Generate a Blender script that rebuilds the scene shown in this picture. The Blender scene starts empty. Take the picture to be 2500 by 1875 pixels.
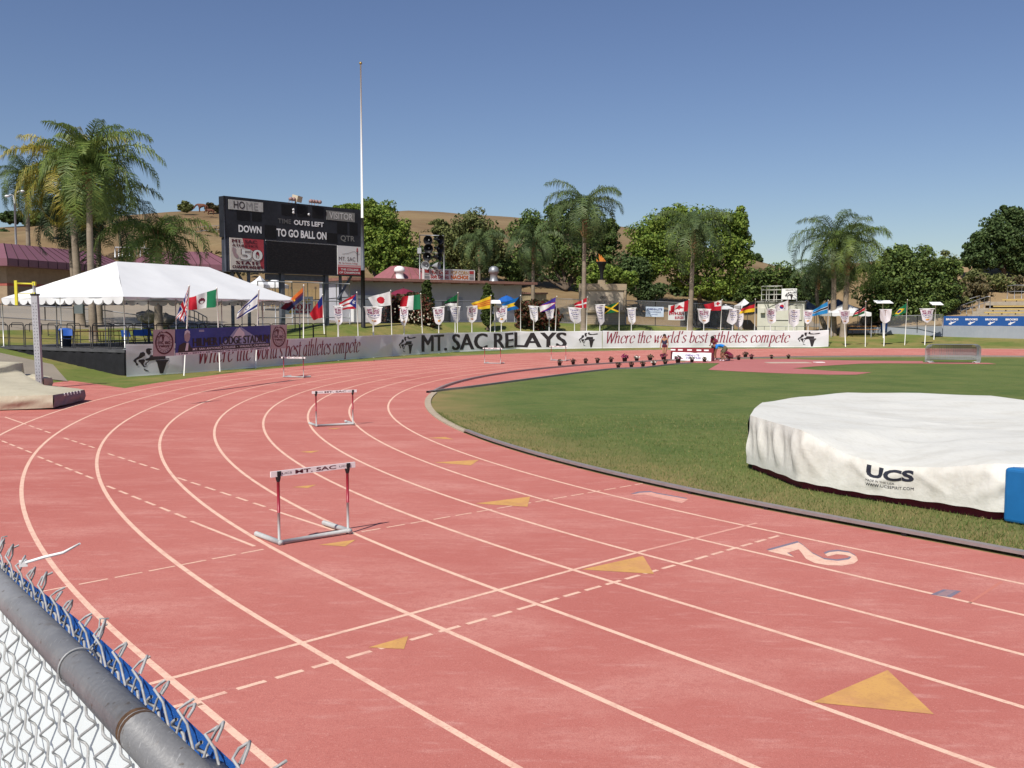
import bpy, math, random
from math import sin, cos, pi, radians, hypot, exp, sqrt
from mathutils import Vector, Matrix
from mathutils.geometry import tessellate_polygon
C = bpy.context.scene.collection
SC = bpy.context.scene
# ---------------------------------------------------------------- camera
F, PITCH, ROLL, H = 2327.13, 0.0728, 0.0011, 2.895
cam = bpy.data.objects.new('camera', bpy.data.cameras.new('camera')); C.objects.link(cam)
cam.data.sensor_width = 36.0; cam.data.lens = F/2500*36.0
cam.data.clip_start = 0.02; cam.data.clip_end = 4000
cam.matrix_world = Matrix.Translation((0,0,H)) @ Matrix.Rotation(pi/2-PITCH,4,'X') @ Matrix.Rotation(ROLL,4,'Z')
SC.camera = cam
# ---------------------------------------------------------------- sky and sun
SUN_EL, SUN_AZ = radians(50), radians(206)      # azimuth clockwise from +Y
W = bpy.data.worlds.new('World'); SC.world = W; W.use_nodes = True
nt = W.node_tree; bg = nt.nodes['Background']
sky = nt.nodes.new('ShaderNodeTexSky'); sky.sky_type = 'NISHITA'; sky.sun_disc = False
sky.sun_elevation = SUN_EL; sky.sun_rotation = SUN_AZ
sky.altitude = 250; sky.air_density = 1.05; sky.dust_density = 0.35; sky.ozone_density = 4.0
hs = nt.nodes.new('ShaderNodeHueSaturation'); hs.inputs['Saturation'].default_value = 1.02; hs.inputs['Hue'].default_value = .512
nt.links.new(sky.outputs[0], hs.inputs['Color']); nt.links.new(hs.outputs[0], bg.inputs[0]); bg.inputs[1].default_value = 0.072
S = Vector((sin(SUN_AZ)*cos(SUN_EL), cos(SUN_AZ)*cos(SUN_EL), sin(SUN_EL)))
sun = bpy.data.objects.new('sun', bpy.data.lights.new('sun','SUN')); C.objects.link(sun)
sun.data.energy = 4.4; sun.data.angle = radians(0.53); sun.data.color = (1.0,0.95,0.87)
sun.rotation_euler = (-S).to_track_quat('-Z','Y').to_euler(); sun.location = (-20,-40,60)
SC.view_settings.view_transform = 'Standard'; SC.view_settings.look = 'None'
SC.view_settings.exposure = 0.25; SC.view_settings.gamma = 1.0
SC.view_settings.use_curve_mapping = False
SC.cycles.max_bounces = 6; SC.cycles.diffuse_bounces = 3; SC.cycles.glossy_bounces = 2
SC.cycles.transparent_max_bounces = 12; SC.cycles.transmission_bounces = 3

# ---------------------------------------------------------------- geometry of the place (metres; the camera stands over the origin)
def ray(px, py):
    x = (px-1250)/F; y = -(py-937.5)/F
    c, s = cos(ROLL), sin(ROLL); x, y = c*x-s*y, s*x+c*y
    cp, sp = cos(PITCH), sin(PITCH)
    return Vector((x, cp+y*sp, -sp+y*cp))
def P(px, py, Y):                       # the point at distance Y ahead seen at that place of the 2500x1875 photo
    r = ray(px, py); t = Y/r.y
    return Vector((r.x*t, Y, H+r.z*t))
CX, CY, TH, R0, SLOPE, LW = 29.671, 33.8857, -0.88667, 32.6412, 0.013894, 1.165
DX, DY = cos(TH), sin(TH); NX, NY = DY, -DX          # along the near straight, and outward
DEDGE = 9.7707*LW
def sd(x, y):
    vx, vy = x-CX, y-CY; u = vx*DX+vy*DY; w = vx*NX+vy*NY
    return (abs(w) if u > 0 else hypot(u, w))-R0, u, w
def interp(t, xs, ys):
    if t <= xs[0]: return ys[0]
    for i in range(1, len(xs)):
        if t <= xs[i]:
            k = (t-xs[i-1])/(xs[i]-xs[i-1]); return ys[i-1]+(ys[i]-ys[i-1])*k
    return ys[-1]
def sst(a, b, x):
    t = min(max((x-a)/(b-a),0),1); return t*t*(3-2*t)
def zt(x, y):
    d, u, w = sd(x, y)
    if d <= 0: return 0.0
    if d < DEDGE: return SLOPE*d
    z0 = SLOPE*DEDGE
    d0 = interp(x,(-25,-17,-13,-10,-7.8,-4,5,11.5,24,27.5,60),(16,15.4,13.5,14.1,15.0,16.9,17.2,16.4,14.7,12.3,12.3))
    sl = interp(x,(-25,-17,-12,12,24,28,60),(.14,.14,.25,.25,.13,.09,.09))
    cap = interp(x,(-25,0,14,28,60),(2.05,2.05,1.7,1.0,.62))
    b = min(max(d-d0,0)*sl, cap)
    b += (1-sst(-22,-8,x))*min(max(d-29,0),32)*.07
    b += sst(30,43,x)*min(max(d-21.0,0),28)*.30
    near = sst(24,37,y) if x < 6 else sst(45,62,y)
    return z0+b*near
def T(d, s):                            # oval coordinates -> ground; s = 0 where bend meets near straight, grows round the bend, negative down the straight
    if s < 0:
        return (CX+NX*(R0+d)-DX*s, CY+NY*(R0+d)-DY*s)
    if s <= pi:
        a = s; vx, vy = NX*cos(a)-DX*sin(a), NY*cos(a)-DY*sin(a)
        return (CX+vx*(R0+d), CY+vy*(R0+d))
    q = (s-pi)*R0
    return (CX-NX*(R0+d)+DX*q, CY-NY*(R0+d)+DY*q)
def Ts(px, py):                         # the reverse, from a ground point
    d, u, w = sd(px, py)
    if u > 0 and w > 0: return d, -u
    if u > 0: return d, pi+u/R0
    return d, math.atan2(-u, w)
BL = [(-16.75,41.25),(-15.13,43.76),(-13.1,48.25),(-10.04,56.96),(-7.79,62.09),(-4.15,69.02),(.4,74.3),(4.91,76.18),(11.48,78.61),(18,79.7),(26.58,80.02)]
def bl(px):                             # the point of the banner line seen in photo column px
    k = (px-1250)/F*1.0
    for a, b in zip(BL, BL[1:]):
        fa, fb = a[0]-k*a[1], b[0]-k*b[1]
        if fa <= 0 <= fb:
            t = -fa/(fb-fa); return Vector((a[0]+(b[0]-a[0])*t, a[1]+(b[1]-a[1])*t, 0))
    return Vector((k*80, 80, 0))

def gp(px, py):                         # where that place of the photo meets the ground
    r = ray(px, py); z = 0.0
    for _ in range(30): t = (H-z)/-r.z; z = .5*z+.5*min(zt(r.x*t, r.y*t), 1.0)
    return (r.x*t, r.y*t)
# ---------------------------------------------------------------- materials
MATS = {}
def M(name, col, rough=.7, var=0, scale=3.0, metal=0, bump=0, bscale=40, trans=0, col2=None, spec=.3, detail=4, coat=0):
    if name in MATS: return MATS[name]
    m = bpy.data.materials.new(name); m.use_nodes = True; MATS[name] = m
    n = m.node_tree; b = n.nodes['Principled BSDF']; L = n.links.new
    b.inputs['Base Color'].default_value = (*col,1); b.inputs['Roughness'].default_value = rough
    b.inputs['Metallic'].default_value = metal; b.inputs['Specular IOR Level'].default_value = spec
    geo = n.nodes.new('ShaderNodeNewGeometry')
    if var or col2:
        nz = n.nodes.new('ShaderNodeTexNoise'); nz.inputs['Scale'].default_value = scale; nz.inputs['Detail'].default_value = detail
        nz.inputs['Roughness'].default_value = .62
        L(geo.outputs['Position'], nz.inputs['Vector'])
        mx = n.nodes.new('ShaderNodeMix'); mx.data_type = 'RGBA'
        c2 = col2 or tuple(max(0,c*(1-var)) for c in col); c1 = col if col2 else tuple(c*(1+var) for c in col)
        mx.inputs[6].default_value = (*c1,1); mx.inputs[7].default_value = (*c2,1)
        rp = n.nodes.new('ShaderNodeMapRange'); rp.inputs[1].default_value = .32; rp.inputs[2].default_value = .68
        L(nz.outputs[0], rp.inputs[0]); L(rp.outputs[0], mx.inputs[0]); L(mx.outputs[2], b.inputs['Base Color'])
    if bump:
        nb = n.nodes.new('ShaderNodeTexNoise'); nb.inputs['Scale'].default_value = bscale; nb.inputs['Detail'].default_value = 3
        L(geo.outputs['Position'], nb.inputs['Vector'])
        bp = n.nodes.new('ShaderNodeBump'); bp.inputs['Strength'].default_value = bump; bp.inputs['Distance'].default_value = .02
        L(nb.outputs[0], bp.inputs['Height']); L(bp.outputs[0], b.inputs['Normal'])
    if trans:
        tr = n.nodes.new('ShaderNodeBsdfTranslucent'); ms = n.nodes.new('ShaderNodeMixShader'); ms.inputs[0].default_value = trans
        if var or col2: L(mx.outputs[2], tr.inputs[0])
        else: tr.inputs[0].default_value = (*col,1)
        out = n.nodes['Material Output']
        L(b.outputs[0], ms.inputs[1]); L(tr.outputs[0], ms.inputs[2]); L(ms.outputs[0], out.inputs[0])
    return m
def layered(name, base, layers, rough=.85, bump=.3, bscale=60, spec=.2):
    """base colour with several noise layers (scale, colour, lo, hi, amount, stretch)"""
    if name in MATS: return MATS[name]
    m = bpy.data.materials.new(name); m.use_nodes = True; MATS[name] = m
    n = m.node_tree; b = n.nodes['Principled BSDF']; L = n.links.new
    b.inputs['Roughness'].default_value = rough; b.inputs['Specular IOR Level'].default_value = spec
    geo = n.nodes.new('ShaderNodeNewGeometry'); prev = None
    for i, (sc, col, lo, hi, amt, st) in enumerate(layers):
        mp = n.nodes.new('ShaderNodeMapping'); mp.inputs['Scale'].default_value = (sc*st[0], sc*st[1], sc)
        mp.inputs['Rotation'].default_value = (0,0,st[2] if len(st) > 2 else 0); mp.inputs['Location'].default_value = (i*7.3,i*3.1,0)
        nz = n.nodes.new('ShaderNodeTexNoise'); nz.inputs['Scale'].default_value = 1; nz.inputs['Detail'].default_value = 5; nz.inputs['Roughness'].default_value = .6
        L(geo.outputs['Position'], mp.inputs[0]); L(mp.outputs[0], nz.inputs['Vector'])
        rp = n.nodes.new('ShaderNodeMapRange'); rp.inputs[1].default_value = lo; rp.inputs[2].default_value = hi; rp.inputs[4].default_value = amt
        L(nz.outputs[0], rp.inputs[0])
        mx = n.nodes.new('ShaderNodeMix'); mx.data_type = 'RGBA'; mx.inputs[7].default_value = (*col,1)
        if prev is None: mx.inputs[6].default_value = (*base,1)
        else: L(prev, mx.inputs[6])
        L(rp.outputs[0], mx.inputs[0]); prev = mx.outputs[2]
    L(prev, b.inputs['Base Color'])
    if bump:
        nb = n.nodes.new('ShaderNodeTexNoise'); nb.inputs['Scale'].default_value = bscale; nb.inputs['Detail'].default_value = 4
        L(geo.outputs['Position'], nb.inputs['Vector'])
        bp = n.nodes.new('ShaderNodeBump'); bp.inputs['Strength'].default_value = bump; bp.inputs['Distance'].default_value = .03
        L(nb.outputs[0], bp.inputs['Height']); L(bp.outputs[0], b.inputs['Normal'])
    return m
def netmat(name, col, alpha, rough=.6):
    m = bpy.data.materials.new(name); m.use_nodes = True; n = m.node_tree; L = n.links.new
    b = n.nodes['Principled BSDF']; b.inputs['Base Color'].default_value = (*col,1); b.inputs['Roughness'].default_value = rough
    b.inputs['Alpha'].default_value = alpha; MATS[name] = m; return m

# ---------------------------------------------------------------- mesh builder
class MB:
    def __init__(self): self.v = []; self.f = []; self.m = []; self.s = []
    def add(self, vs, fs, mat=0, smooth=False):
        o = len(self.v); self.v += [tuple(v) for v in vs]
        for f in fs: self.f.append([i+o for i in f]); self.m.append(mat); self.s.append(smooth)
    def box(self, c, s, rz=0, mat=0, ry=0, rx=0):
        Rm = Matrix.Rotation(rz,3,'Z') @ Matrix.Rotation(ry,3,'Y') @ Matrix.Rotation(rx,3,'X'); c = Vector(c)
        vs = [c+Rm @ Vector((x*s[0]/2,y*s[1]/2,z*s[2]/2)) for x in (-1,1) for y in (-1,1) for z in (-1,1)]
        self.add(vs, [(0,1,3,2),(4,6,7,5),(0,4,5,1),(2,3,7,6),(0,2,6,4),(1,5,7,3)], mat)
    def tube(self, pts, r, n=8, mat=0, cap=True, smooth=True, closed=False):
        pts = [Vector(p) for p in pts]; k = len(pts); rs = r if isinstance(r,(list,tuple)) else [r]*k
        vs = []; up = None
        for i, p in enumerate(pts):
            a = pts[(i-1)%k] if (i > 0 or closed) else p; b = pts[(i+1)%k] if (i < k-1 or closed) else p
            t = (b-a).normalized() if (b-a).length > 1e-9 else Vector((0,0,1))
            if up is None: up = Vector((0,0,1)) if abs(t.z) < .9 else Vector((1,0,0))
            x = t.cross(up)
            if x.length < 1e-6: x = t.orthogonal()
            x.normalize(); y = x.cross(t); up = y
            vs += [p+(x*cos(2*pi*j/n)+y*sin(2*pi*j/n))*rs[i] for j in range(n)]
        fs = []
        for i in range(k if closed else k-1):
            for j in range(n):
                a = i*n+j; b = i*n+(j+1)%n; i2 = ((i+1)%k)*n
                fs.append((a,b,i2+(j+1)%n,i2+j))
        self.add(vs, fs, mat, smooth)
        if cap and not closed:
            o = len(self.v)-len(vs)
            self.f += [[o+j for j in range(n)], [o+(k-1)*n+j for j in range(n)][::-1]]; self.m += [mat]*2; self.s += [False]*2
    def lathe(self, prof, n=16, c=(0,0,0), mat=0, smooth=True, ax=None):
        c = Vector(c); Rm = Vector((0,0,1)).rotation_difference(Vector(ax)).to_matrix() if ax is not None else Matrix.Identity(3)
        vs = [c+Rm @ Vector((r*cos(2*pi*j/n), r*sin(2*pi*j/n), z)) for r, z in prof for j in range(n)]
        fs = [(i*n+j, i*n+(j+1)%n, (i+1)*n+(j+1)%n, (i+1)*n+j) for i in range(len(prof)-1) for j in range(n)]
        self.add(vs, fs, mat, smooth)
    def grid(self, fn, nu, nv, mat=0, smooth=True, mfn=None):
        vs = [fn(i/nu, j/nv) for i in range(nu+1) for j in range(nv+1)]
        o = len(self.v); self.v += [tuple(v) for v in vs]
        for i in range(nu):
            for j in range(nv):
                a = o+i*(nv+1)+j
                self.f.append([a,a+nv+1,a+nv+2,a+1]); self.s.append(smooth)
                self.m.append(mfn((i+.5)/nu,(j+.5)/nv) if mfn else mat)
    def prism(self, pts, z0, z1, mat=0, mtop=None):
        n = len(pts); vs = [(x,y,z0) for x,y in pts]+[(x,y,z1) for x,y in pts]
        self.add(vs, [(i,(i+1)%n,n+(i+1)%n,n+i) for i in range(n)], mat)
        o = len(self.v)-2*n
        self.f += [[o+n+i for i in range(n)], [o+i for i in range(n)][::-1]]; self.m += [mat if mtop is None else mtop, mat]; self.s += [False]*2
    def poly(self, pts, fn, mat=0, fine=0):          # flat 2-D outline laid on a surface
        tris = [tuple(t) for t in tessellate_polygon([[Vector((x,y,0)) for x, y in pts]])]
        if fine: pts, tris = split_tris(pts, tris, fine)
        self.add([fn(x,y) for x, y in pts], [tuple(t) for t in tris], mat)
    def text(self, body, fn, mat=0, bold=0.0, flip=False, fine=0, heavy=0.0, hv=(0,0,0)):       # fn maps the unit square to space; heavy widens the strokes sideways
        vs, fs = text2d(body, bold)
        if fine: vs, fs = split_tris(vs, fs, fine)
        if heavy:
            hv = Vector(hv)
            for k in range(5):
                o_ = (k-2)/2*heavy
                self.add([Vector(fn(heavy+x*(1-2*heavy)+o_,y))+hv*(k*.0012) for x, y in vs], fs, mat)
            return
        self.add([fn(x,y) for x, y in vs], [f[::-1] for f in fs] if flip else fs, mat)
    def build(self, name, mats, parent=None, loc=None):
        me = bpy.data.meshes.new(name)
        off = parent_world(parent) if parent is not None else (Vector(loc) if loc is not None else Vector((0,0,0)))
        me.from_pydata([(v[0]-off[0],v[1]-off[1],v[2]-off[2]) for v in self.v], [], self.f)
        if not isinstance(mats,(list,tuple)): mats = [mats]
        for m in mats: me.materials.append(m)
        me.polygons.foreach_set('material_index', self.m); me.polygons.foreach_set('use_smooth', self.s)
        me.update()
        o = bpy.data.objects.new(name, me); C.objects.link(o)
        if parent is not None: o.parent = parent
        elif loc is not None: o.location = loc
        return o
def parent_world(o):
    v = Vector((0,0,0))
    while o is not None: v += o.location; o = o.parent
    return v
def tag(o, label, cat, group=None):
    o['label'] = label; o['category'] = cat
    if group: o['group'] = group
    return o
def thing(name, loc, label, cat, group=None):
    o = bpy.data.objects.new(name, None); C.objects.link(o); o.location = loc; o.empty_display_size = .3
    return tag(o, label, cat, group)
def struct(o, kind='structure'): o['kind'] = kind; return o
def copy_tree(o, parent=None):
    c = o.copy(); C.objects.link(c)
    if parent is not None: c.parent = parent
    for ch in list(o.children): copy_tree(ch, c)
    return c
_tx = {}
def split_tris(vs, fs, lim):
    vs = list(vs); out = []; mid = {}
    todo = []
    for f in fs:
        for i in range(1,len(f)-1): todo.append((f[0],f[i],f[i+1]))
    def m(a,b):
        k = (min(a,b),max(a,b))
        if k not in mid: vs.append(((vs[a][0]+vs[b][0])/2,(vs[a][1]+vs[b][1])/2)); mid[k] = len(vs)-1
        return mid[k]
    while todo:
        a,b,c = todo.pop(); L = [(abs(vs[p][0]-vs[q][0])/lim+abs(vs[p][1]-vs[q][1])/.34,p,q,r) for p,q,r in ((a,b,c),(b,c,a),(c,a,b))]
        l,p,q,r = max(L)
        if l <= 1: out.append((a,b,c)); continue
        k = m(p,q); todo += [(p,k,r),(k,q,r)]
    return vs, out
def text2d(body, bold=0.0):
    k = (body, bold)
    if k in _tx: return _tx[k]
    cu = bpy.data.curves.new('lettering','FONT'); cu.body = body; cu.offset = bold; cu.resolution_u = 3
    ob = bpy.data.objects.new('lettering', cu); C.objects.link(ob)
    dg = bpy.context.evaluated_depsgraph_get(); me = ob.evaluated_get(dg).to_mesh()
    vs = [(v.co.x, v.co.y) for v in me.vertices]; fs = [tuple(p.vertices) for p in me.polygons]
    ob.evaluated_get(dg).to_mesh_clear(); bpy.data.objects.remove(ob); bpy.data.curves.remove(cu)
    x0 = min(v[0] for v in vs); x1 = max(v[0] for v in vs); y0 = min(v[1] for v in vs); y1 = max(v[1] for v in vs)
    vs = [((x-x0)/(x1-x0), (y-y0)/(y1-y0)) for x, y in vs]
    _tx[k] = (vs, fs); return _tx[k]
def quadmap(a, b, c, d):                # unit square -> quad with corners bottom-left, bottom-right, top-right, top-left
    a, b, c, d = map(Vector, (a,b,c,d))
    return lambda x, y: a*(1-x)*(1-y)+b*x*(1-y)+c*x*y+d*(1-x)*y
def sub(fn, x0, y0, x1, y1): return lambda x, y: fn(x0+(x1-x0)*x, y0+(y1-y0)*y)
def catmull(pts, n=5, closed=False):
    out = []; k = len(pts)
    rng = range(k if closed else k-1)
    for i in rng:
        g = lambda j: Vector(pts[j%k]) if closed else Vector(pts[min(max(j,0),k-1)])
        p0,p1,p2,p3 = g(i-1),g(i),g(i+1),g(i+2)
        for j in range(n):
            t = j/n
            out.append(.5*((2*p1)+(p2-p0)*t+(2*p0-5*p1+4*p2-p3)*t*t+(3*p1-p0-3*p2+p3)*t**3))
    if not closed: out.append(Vector(pts[-1]))
    return out
# slanted serif lettering, drawn with a broad pen
GL = {'e':(.70,[[(.1,.5),(.62,.62),(.6,.85),(.4,.98),(.15,.8),(.05,.45),(.15,.1),(.38,.02),(.62,.22)]]),
'h':(.82,[[(.1,1.52),(.1,.7),(.1,0)],[(.1,.6),(.25,.88),(.42,.98),(.55,.85),(.55,.5),(.55,.15),(.62,.02),(.74,.1)]]),
'r':(.56,[[(.1,.98),(.1,.5),(.1,0)],[(.1,.6),(.25,.88),(.42,.98),(.52,.88)]]),
't':(.48,[[(.2,1.3),(.2,.6),(.2,.15),(.28,.02),(.45,.12)],[(.0,.95),(.22,.95),(.45,.95)]]),
'w':(1.02,[[(.0,.98),(.12,.5),(.22,.02),(.5,.95),(.58,.02),(.95,.98)]]),
'o':(.72,[[(.35,.98),(.08,.75),(.05,.35),(.3,.02),(.58,.25),(.62,.65),(.35,.98)]]),
'l':(.40,[[(.12,1.52),(.12,.7),(.12,.15),(.2,.02),(.32,.1)]]),
'd':(.84,[[(.58,.85),(.35,.98),(.08,.7),(.05,.3),(.25,.02),(.5,.2),(.58,.5)],[(.6,1.52),(.6,.7),(.6,.15),(.68,.02),(.78,.1)]]),
"'":(.26,[[(.12,1.52),(.1,1.35),(.06,1.12)]]),
's':(.58,[[(.5,.82),(.3,.98),(.1,.8),(.2,.6),(.42,.42),(.48,.2),(.25,.02),(.03,.16)]]),
'b':(.74,[[(.1,1.52),(.1,.7),(.1,.08)],[(.1,.6),(.3,.95),(.55,.85),(.62,.5),(.5,.12),(.28,.02),(.1,.15)]]),
'a':(.80,[[(.55,.85),(.35,.98),(.08,.7),(.05,.3),(.25,.02),(.48,.2),(.56,.5)],[(.58,.98),(.58,.5),(.58,.12),(.66,.02),(.76,.1)]]),
'c':(.64,[[(.58,.8),(.4,.98),(.12,.78),(.05,.4),(.2,.06),(.4,.02),(.6,.2)]]),
'm':(1.2,[[(.1,.98),(.1,.5),(.1,0)],[(.1,.6),(.25,.9),(.4,.98),(.5,.85),(.5,.4),(.5,0)],[(.5,.6),(.65,.9),(.8,.98),(.9,.85),(.9,.4),(.92,.05),(1.08,.1)]]),
'p':(.76,[[(.14,.98),(.14,.2),(.14,-.5)],[(.0,-.5),(.14,-.5),(.3,-.5)],[(.14,.6),(.3,.95),(.55,.85),(.62,.5),(.5,.12),(.3,.02),(.14,.15)]]),
'W':(1.3,[[(0,1.45),(.25,0),(.58,1.3),(.85,0),(1.2,1.45)],[(-.1,1.45),(0,1.45),(.12,1.45)],[(1.05,1.45),(1.2,1.45),(1.3,1.45)]]),
' ':(.38,[])}
def serif(mb, body, fn, mat):
    wid = sum(GL[c][0]+.06 for c in body)+.35; x0 = .15; lo, hi = -.5, 1.55
    nib = (.085,.02)
    for ch in body:
        wd, strokes = GL[ch]
        for st in strokes:
            sharp = ch in 'wW'
            pts = [Vector((p[0],p[1])) for p in st] if sharp else [Vector(p) for p in catmull([(p[0],p[1],0) for p in st],4)]
            for a, b in zip(pts, pts[1:]):
                q = []
                for p, sg in ((a,-1),(b,-1),(b,1),(a,1)):
                    x = p[0]+sg*nib[0]; y = p[1]+sg*nib[1]*(1 if abs(b[1]-a[1])>.02 else 1.8)
                    x += y*.24+x0
                    q.append(fn(x/wid, (y-lo)/(hi-lo)))
                mb.add(q, [(0,1,2,3)], mat)
        x0 += wd+.06
def emblem(mb, fn, mat, arm=True):      # the hurdler with a torch, as ink on cloth
    n = lambda L: [((x-515)/735, 1-(y-205)/935) for x, y in L]
    sh = [[(735,390),(735,310),(770,275),(830,290),(835,330),(805,350),(815,420),(800,490),(770,500),(740,430)],
     [(690,395),(640,420),(610,540),(545,620),(520,680),(560,760),(565,830),(590,845),(605,800),(575,730),(575,660),(650,600),(715,520),(720,440)],
     [(810,515),(1050,515),(1050,640),(880,680),(790,700),(730,690),(720,640),(780,600)],
     [(615,650),(700,640),(720,690),(690,780),(700,860),(740,860),(745,880),(690,900),(665,830),(640,760),(605,700)],
     [(790,700),(745,780),(735,850),(715,830),(725,770),(770,705)],[(690,940),(720,980),(770,1030),(770,1050),(700,1010)],
     [(885,690),(1112,682),(1107,715),(1070,770),(1010,1140),(955,1140),(910,770),(888,715)],[(890,652),(1115,642),(1115,668),(888,678)],
     [(855,320),(900,215),(920,250),(930,320),(1050,350),(1050,390),(940,400),(880,370)]]
    if arm: sh += [[(1052,340),(1200,300),(1250,330),(1200,370),(1052,390)]]
    for L in sh: mb.poly(n(L), fn, mat, .12)
rnd = random.Random(7)
# ================================================================ THE GROUND
m_turf = layered('turf',(.140,.178,.048),[(.35,(.078,.128,.030),.42,.66,.8,(1,1)),(1.1,(.21,.20,.07),.5,.73,.7,(1,2.5,.6)),(9,(.05,.085,.02),.45,.75,.55,(1,1)),(70,(.12,.16,.05),.5,.8,.5,(1,1))],.9,.7,120)
m_lawn = layered('lawn',(.13,.165,.035),[(.25,(.27,.21,.075),.42,.62,.85,(1,1)),(1.4,(.07,.11,.02),.5,.72,.6,(1,1)),(14,(.22,.20,.07),.5,.75,.5,(1,1))],.95,.6,60)
m_track = layered('track rubber',(.570,.205,.168),[(.16,(.49,.152,.124),.40,.62,.85,(1,1)),(.5,(.69,.33,.275),.48,.70,.7,(1,2.2,-.9)),(2.2,(.70,.37,.32),.55,.74,.6,(1,4,-.9)),(5.5,(.41,.13,.11),.58,.78,.45,(1,2,.4)),(14,(.50,.165,.135),.46,.70,.6,(1,1)),(60,(.41,.12,.10),.50,.70,.6,(1,1)),(75,(.74,.41,.35),.58,.72,.6,(1,1)),(190,(.34,.085,.07),.44,.66,.6,(1,1))],.85,.35,200,.2)
m_line = layered('line paint',(.80,.53,.40),[(7,(.66,.36,.28),.48,.68,.75,(1,1)),(50,(.55,.24,.19),.54,.70,.75,(1,1))],.85,.2,200)
m_fade = M('worn line paint',(.66,.33,.26),.8,.14,10)
m_yel = layered('marker yellow',(.62,.34,.11),[(5,(.50,.26,.10),.45,.66,.75,(1,1)),(40,(.42,.17,.10),.56,.70,.75,(1,2)),(2,(.56,.26,.14),.52,.7,.6,(1,1))],.85,.2,200)
m_blueline = M('blue edge paint',(.20,.17,.22),.8,.1,20)
m_asph = layered('old asphalt',(.30,.255,.20),[(.12,(.21,.185,.15),.4,.65,.8,(1,1)),(2,(.36,.31,.25),.5,.75,.5,(1,4,.5)),(40,(.2,.17,.14),.5,.8,.4,(1,1))],.92,.3,80)
m_dirt = layered('dry dirt',(.30,.21,.115),[(.1,(.22,.155,.08),.4,.65,.8,(1,1)),(.9,(.36,.26,.15),.5,.72,.6,(1,1)),(6,(.16,.12,.06),.55,.75,.6,(1,1))],.95,.4,30)
m_hill = layered('dry hill grass',(.235,.165,.085),[(.035,(.165,.105,.055),.42,.60,.9,(1,1)),(.12,(.14,.115,.05),.56,.70,.7,(1,1.5)),(.3,(.30,.215,.12),.5,.74,.5,(1,2,.3)),(1.6,(.17,.115,.05),.52,.75,.55,(1,1)),(8,(.13,.09,.04),.55,.78,.4,(1,1))],.95,.5,10)
m_conc = M('concrete',(.33,.33,.325),.85,.10,1.5,bump=.15,bscale=30)
m_tan = M('tan concrete',(.42,.34,.25),.85,.12,3,bump=.2)
m_alu = M('dull aluminium',(.30,.26,.25),.55,.1,8,metal=.3)
m_galv = M('galvanised steel',(.33,.34,.35),.45,.14,30,metal=.55)
m_white = M('white paint',(.80,.80,.78),.5)
m_black = M('black paint',(.012,.012,.014),.5)
m_grey = M('grey paint',(.38,.39,.40),.5,.08,20)
m_maroon = M('maroon paint',(.22,.025,.035),.5)

# far ground to the horizon
g = MB(); g.box((0,0,-.6),(3600,3600,.2)); struct(g.build('ground',[m_dirt]))
# the infield turf (flat, inside the kerb)
g = MB(); n = 72
ring = [T(0,-45+i*1.5) for i in range(30)]+[T(0,pi*i/n) for i in range(n+1)]+[T(0,pi+q/R0) for q in range(3,121,3)]
far = [T(0,-45),T(0,pi+120/R0)]
g.poly([p for p in ring]+[(90,60)], lambda x,y:(x,y,0.0))
struct(g.build('infield',[m_turf]))
n_ = m_turf.node_tree; L_ = n_.links.new; nd_ = n_.nodes                    # drier grass along the kerb
gp_ = nd_.new('ShaderNodeNewGeometry'); sb_ = nd_.new('ShaderNodeVectorMath'); sb_.operation = 'SUBTRACT'; sb_.inputs[1].default_value = (CX,CY,0); L_(gp_.outputs['Position'],sb_.inputs[0])
def vm_(op,vec=None):
    q = nd_.new('ShaderNodeVectorMath'); q.operation = op; L_(sb_.outputs[0],q.inputs[0])
    if vec: q.inputs[1].default_value = vec
    return q
ln_, uu_, ww_ = vm_('LENGTH'), vm_('DOT_PRODUCT',(DX,DY,0)), vm_('DOT_PRODUCT',(NX,NY,0))
lt_ = nd_.new('ShaderNodeMath'); lt_.operation = 'LESS_THAN'; lt_.inputs[1].default_value = 0; L_(uu_.outputs['Value'],lt_.inputs[0])
mxd = nd_.new('ShaderNodeMix'); L_(lt_.outputs[0],mxd.inputs[0]); L_(ww_.outputs['Value'],mxd.inputs[2]); L_(ln_.outputs['Value'],mxd.inputs[3])
mr_ = nd_.new('ShaderNodeMapRange'); mr_.inputs[1].default_value = R0-3.4; mr_.inputs[2].default_value = R0-.2; L_(mxd.outputs[0],mr_.inputs[0])
nz_ = nd_.new('ShaderNodeTexNoise'); nz_.inputs['Scale'].default_value = .9; nz_.inputs['Detail'].default_value = 6; L_(gp_.outputs['Position'],nz_.inputs['Vector'])
mu_ = nd_.new('ShaderNodeMath'); mu_.operation = 'MULTIPLY'; L_(mr_.outputs[0],mu_.inputs[0]); L_(nz_.outputs[0],mu_.inputs[1])
m2_ = nd_.new('ShaderNodeMapRange'); m2_.inputs[1].default_value = .10; m2_.inputs[2].default_value = .55; L_(mu_.outputs[0],m2_.inputs[0])
dry = nd_.new('ShaderNodeMix'); dry.data_type = 'RGBA'; dry.inputs[7].default_value = (.27,.21,.085,1); b_ = nd_['Principled BSDF']; src_ = b_.inputs['Base Color'].links[0].from_socket
L_(src_,dry.inputs[6]); L_(m2_.outputs[0],dry.inputs[0]); L_(dry.outputs[2],b_.inputs['Base Color'])
gg = MB(); rn = random.Random(77)                                          # blades standing up in the nearer turf
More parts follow.
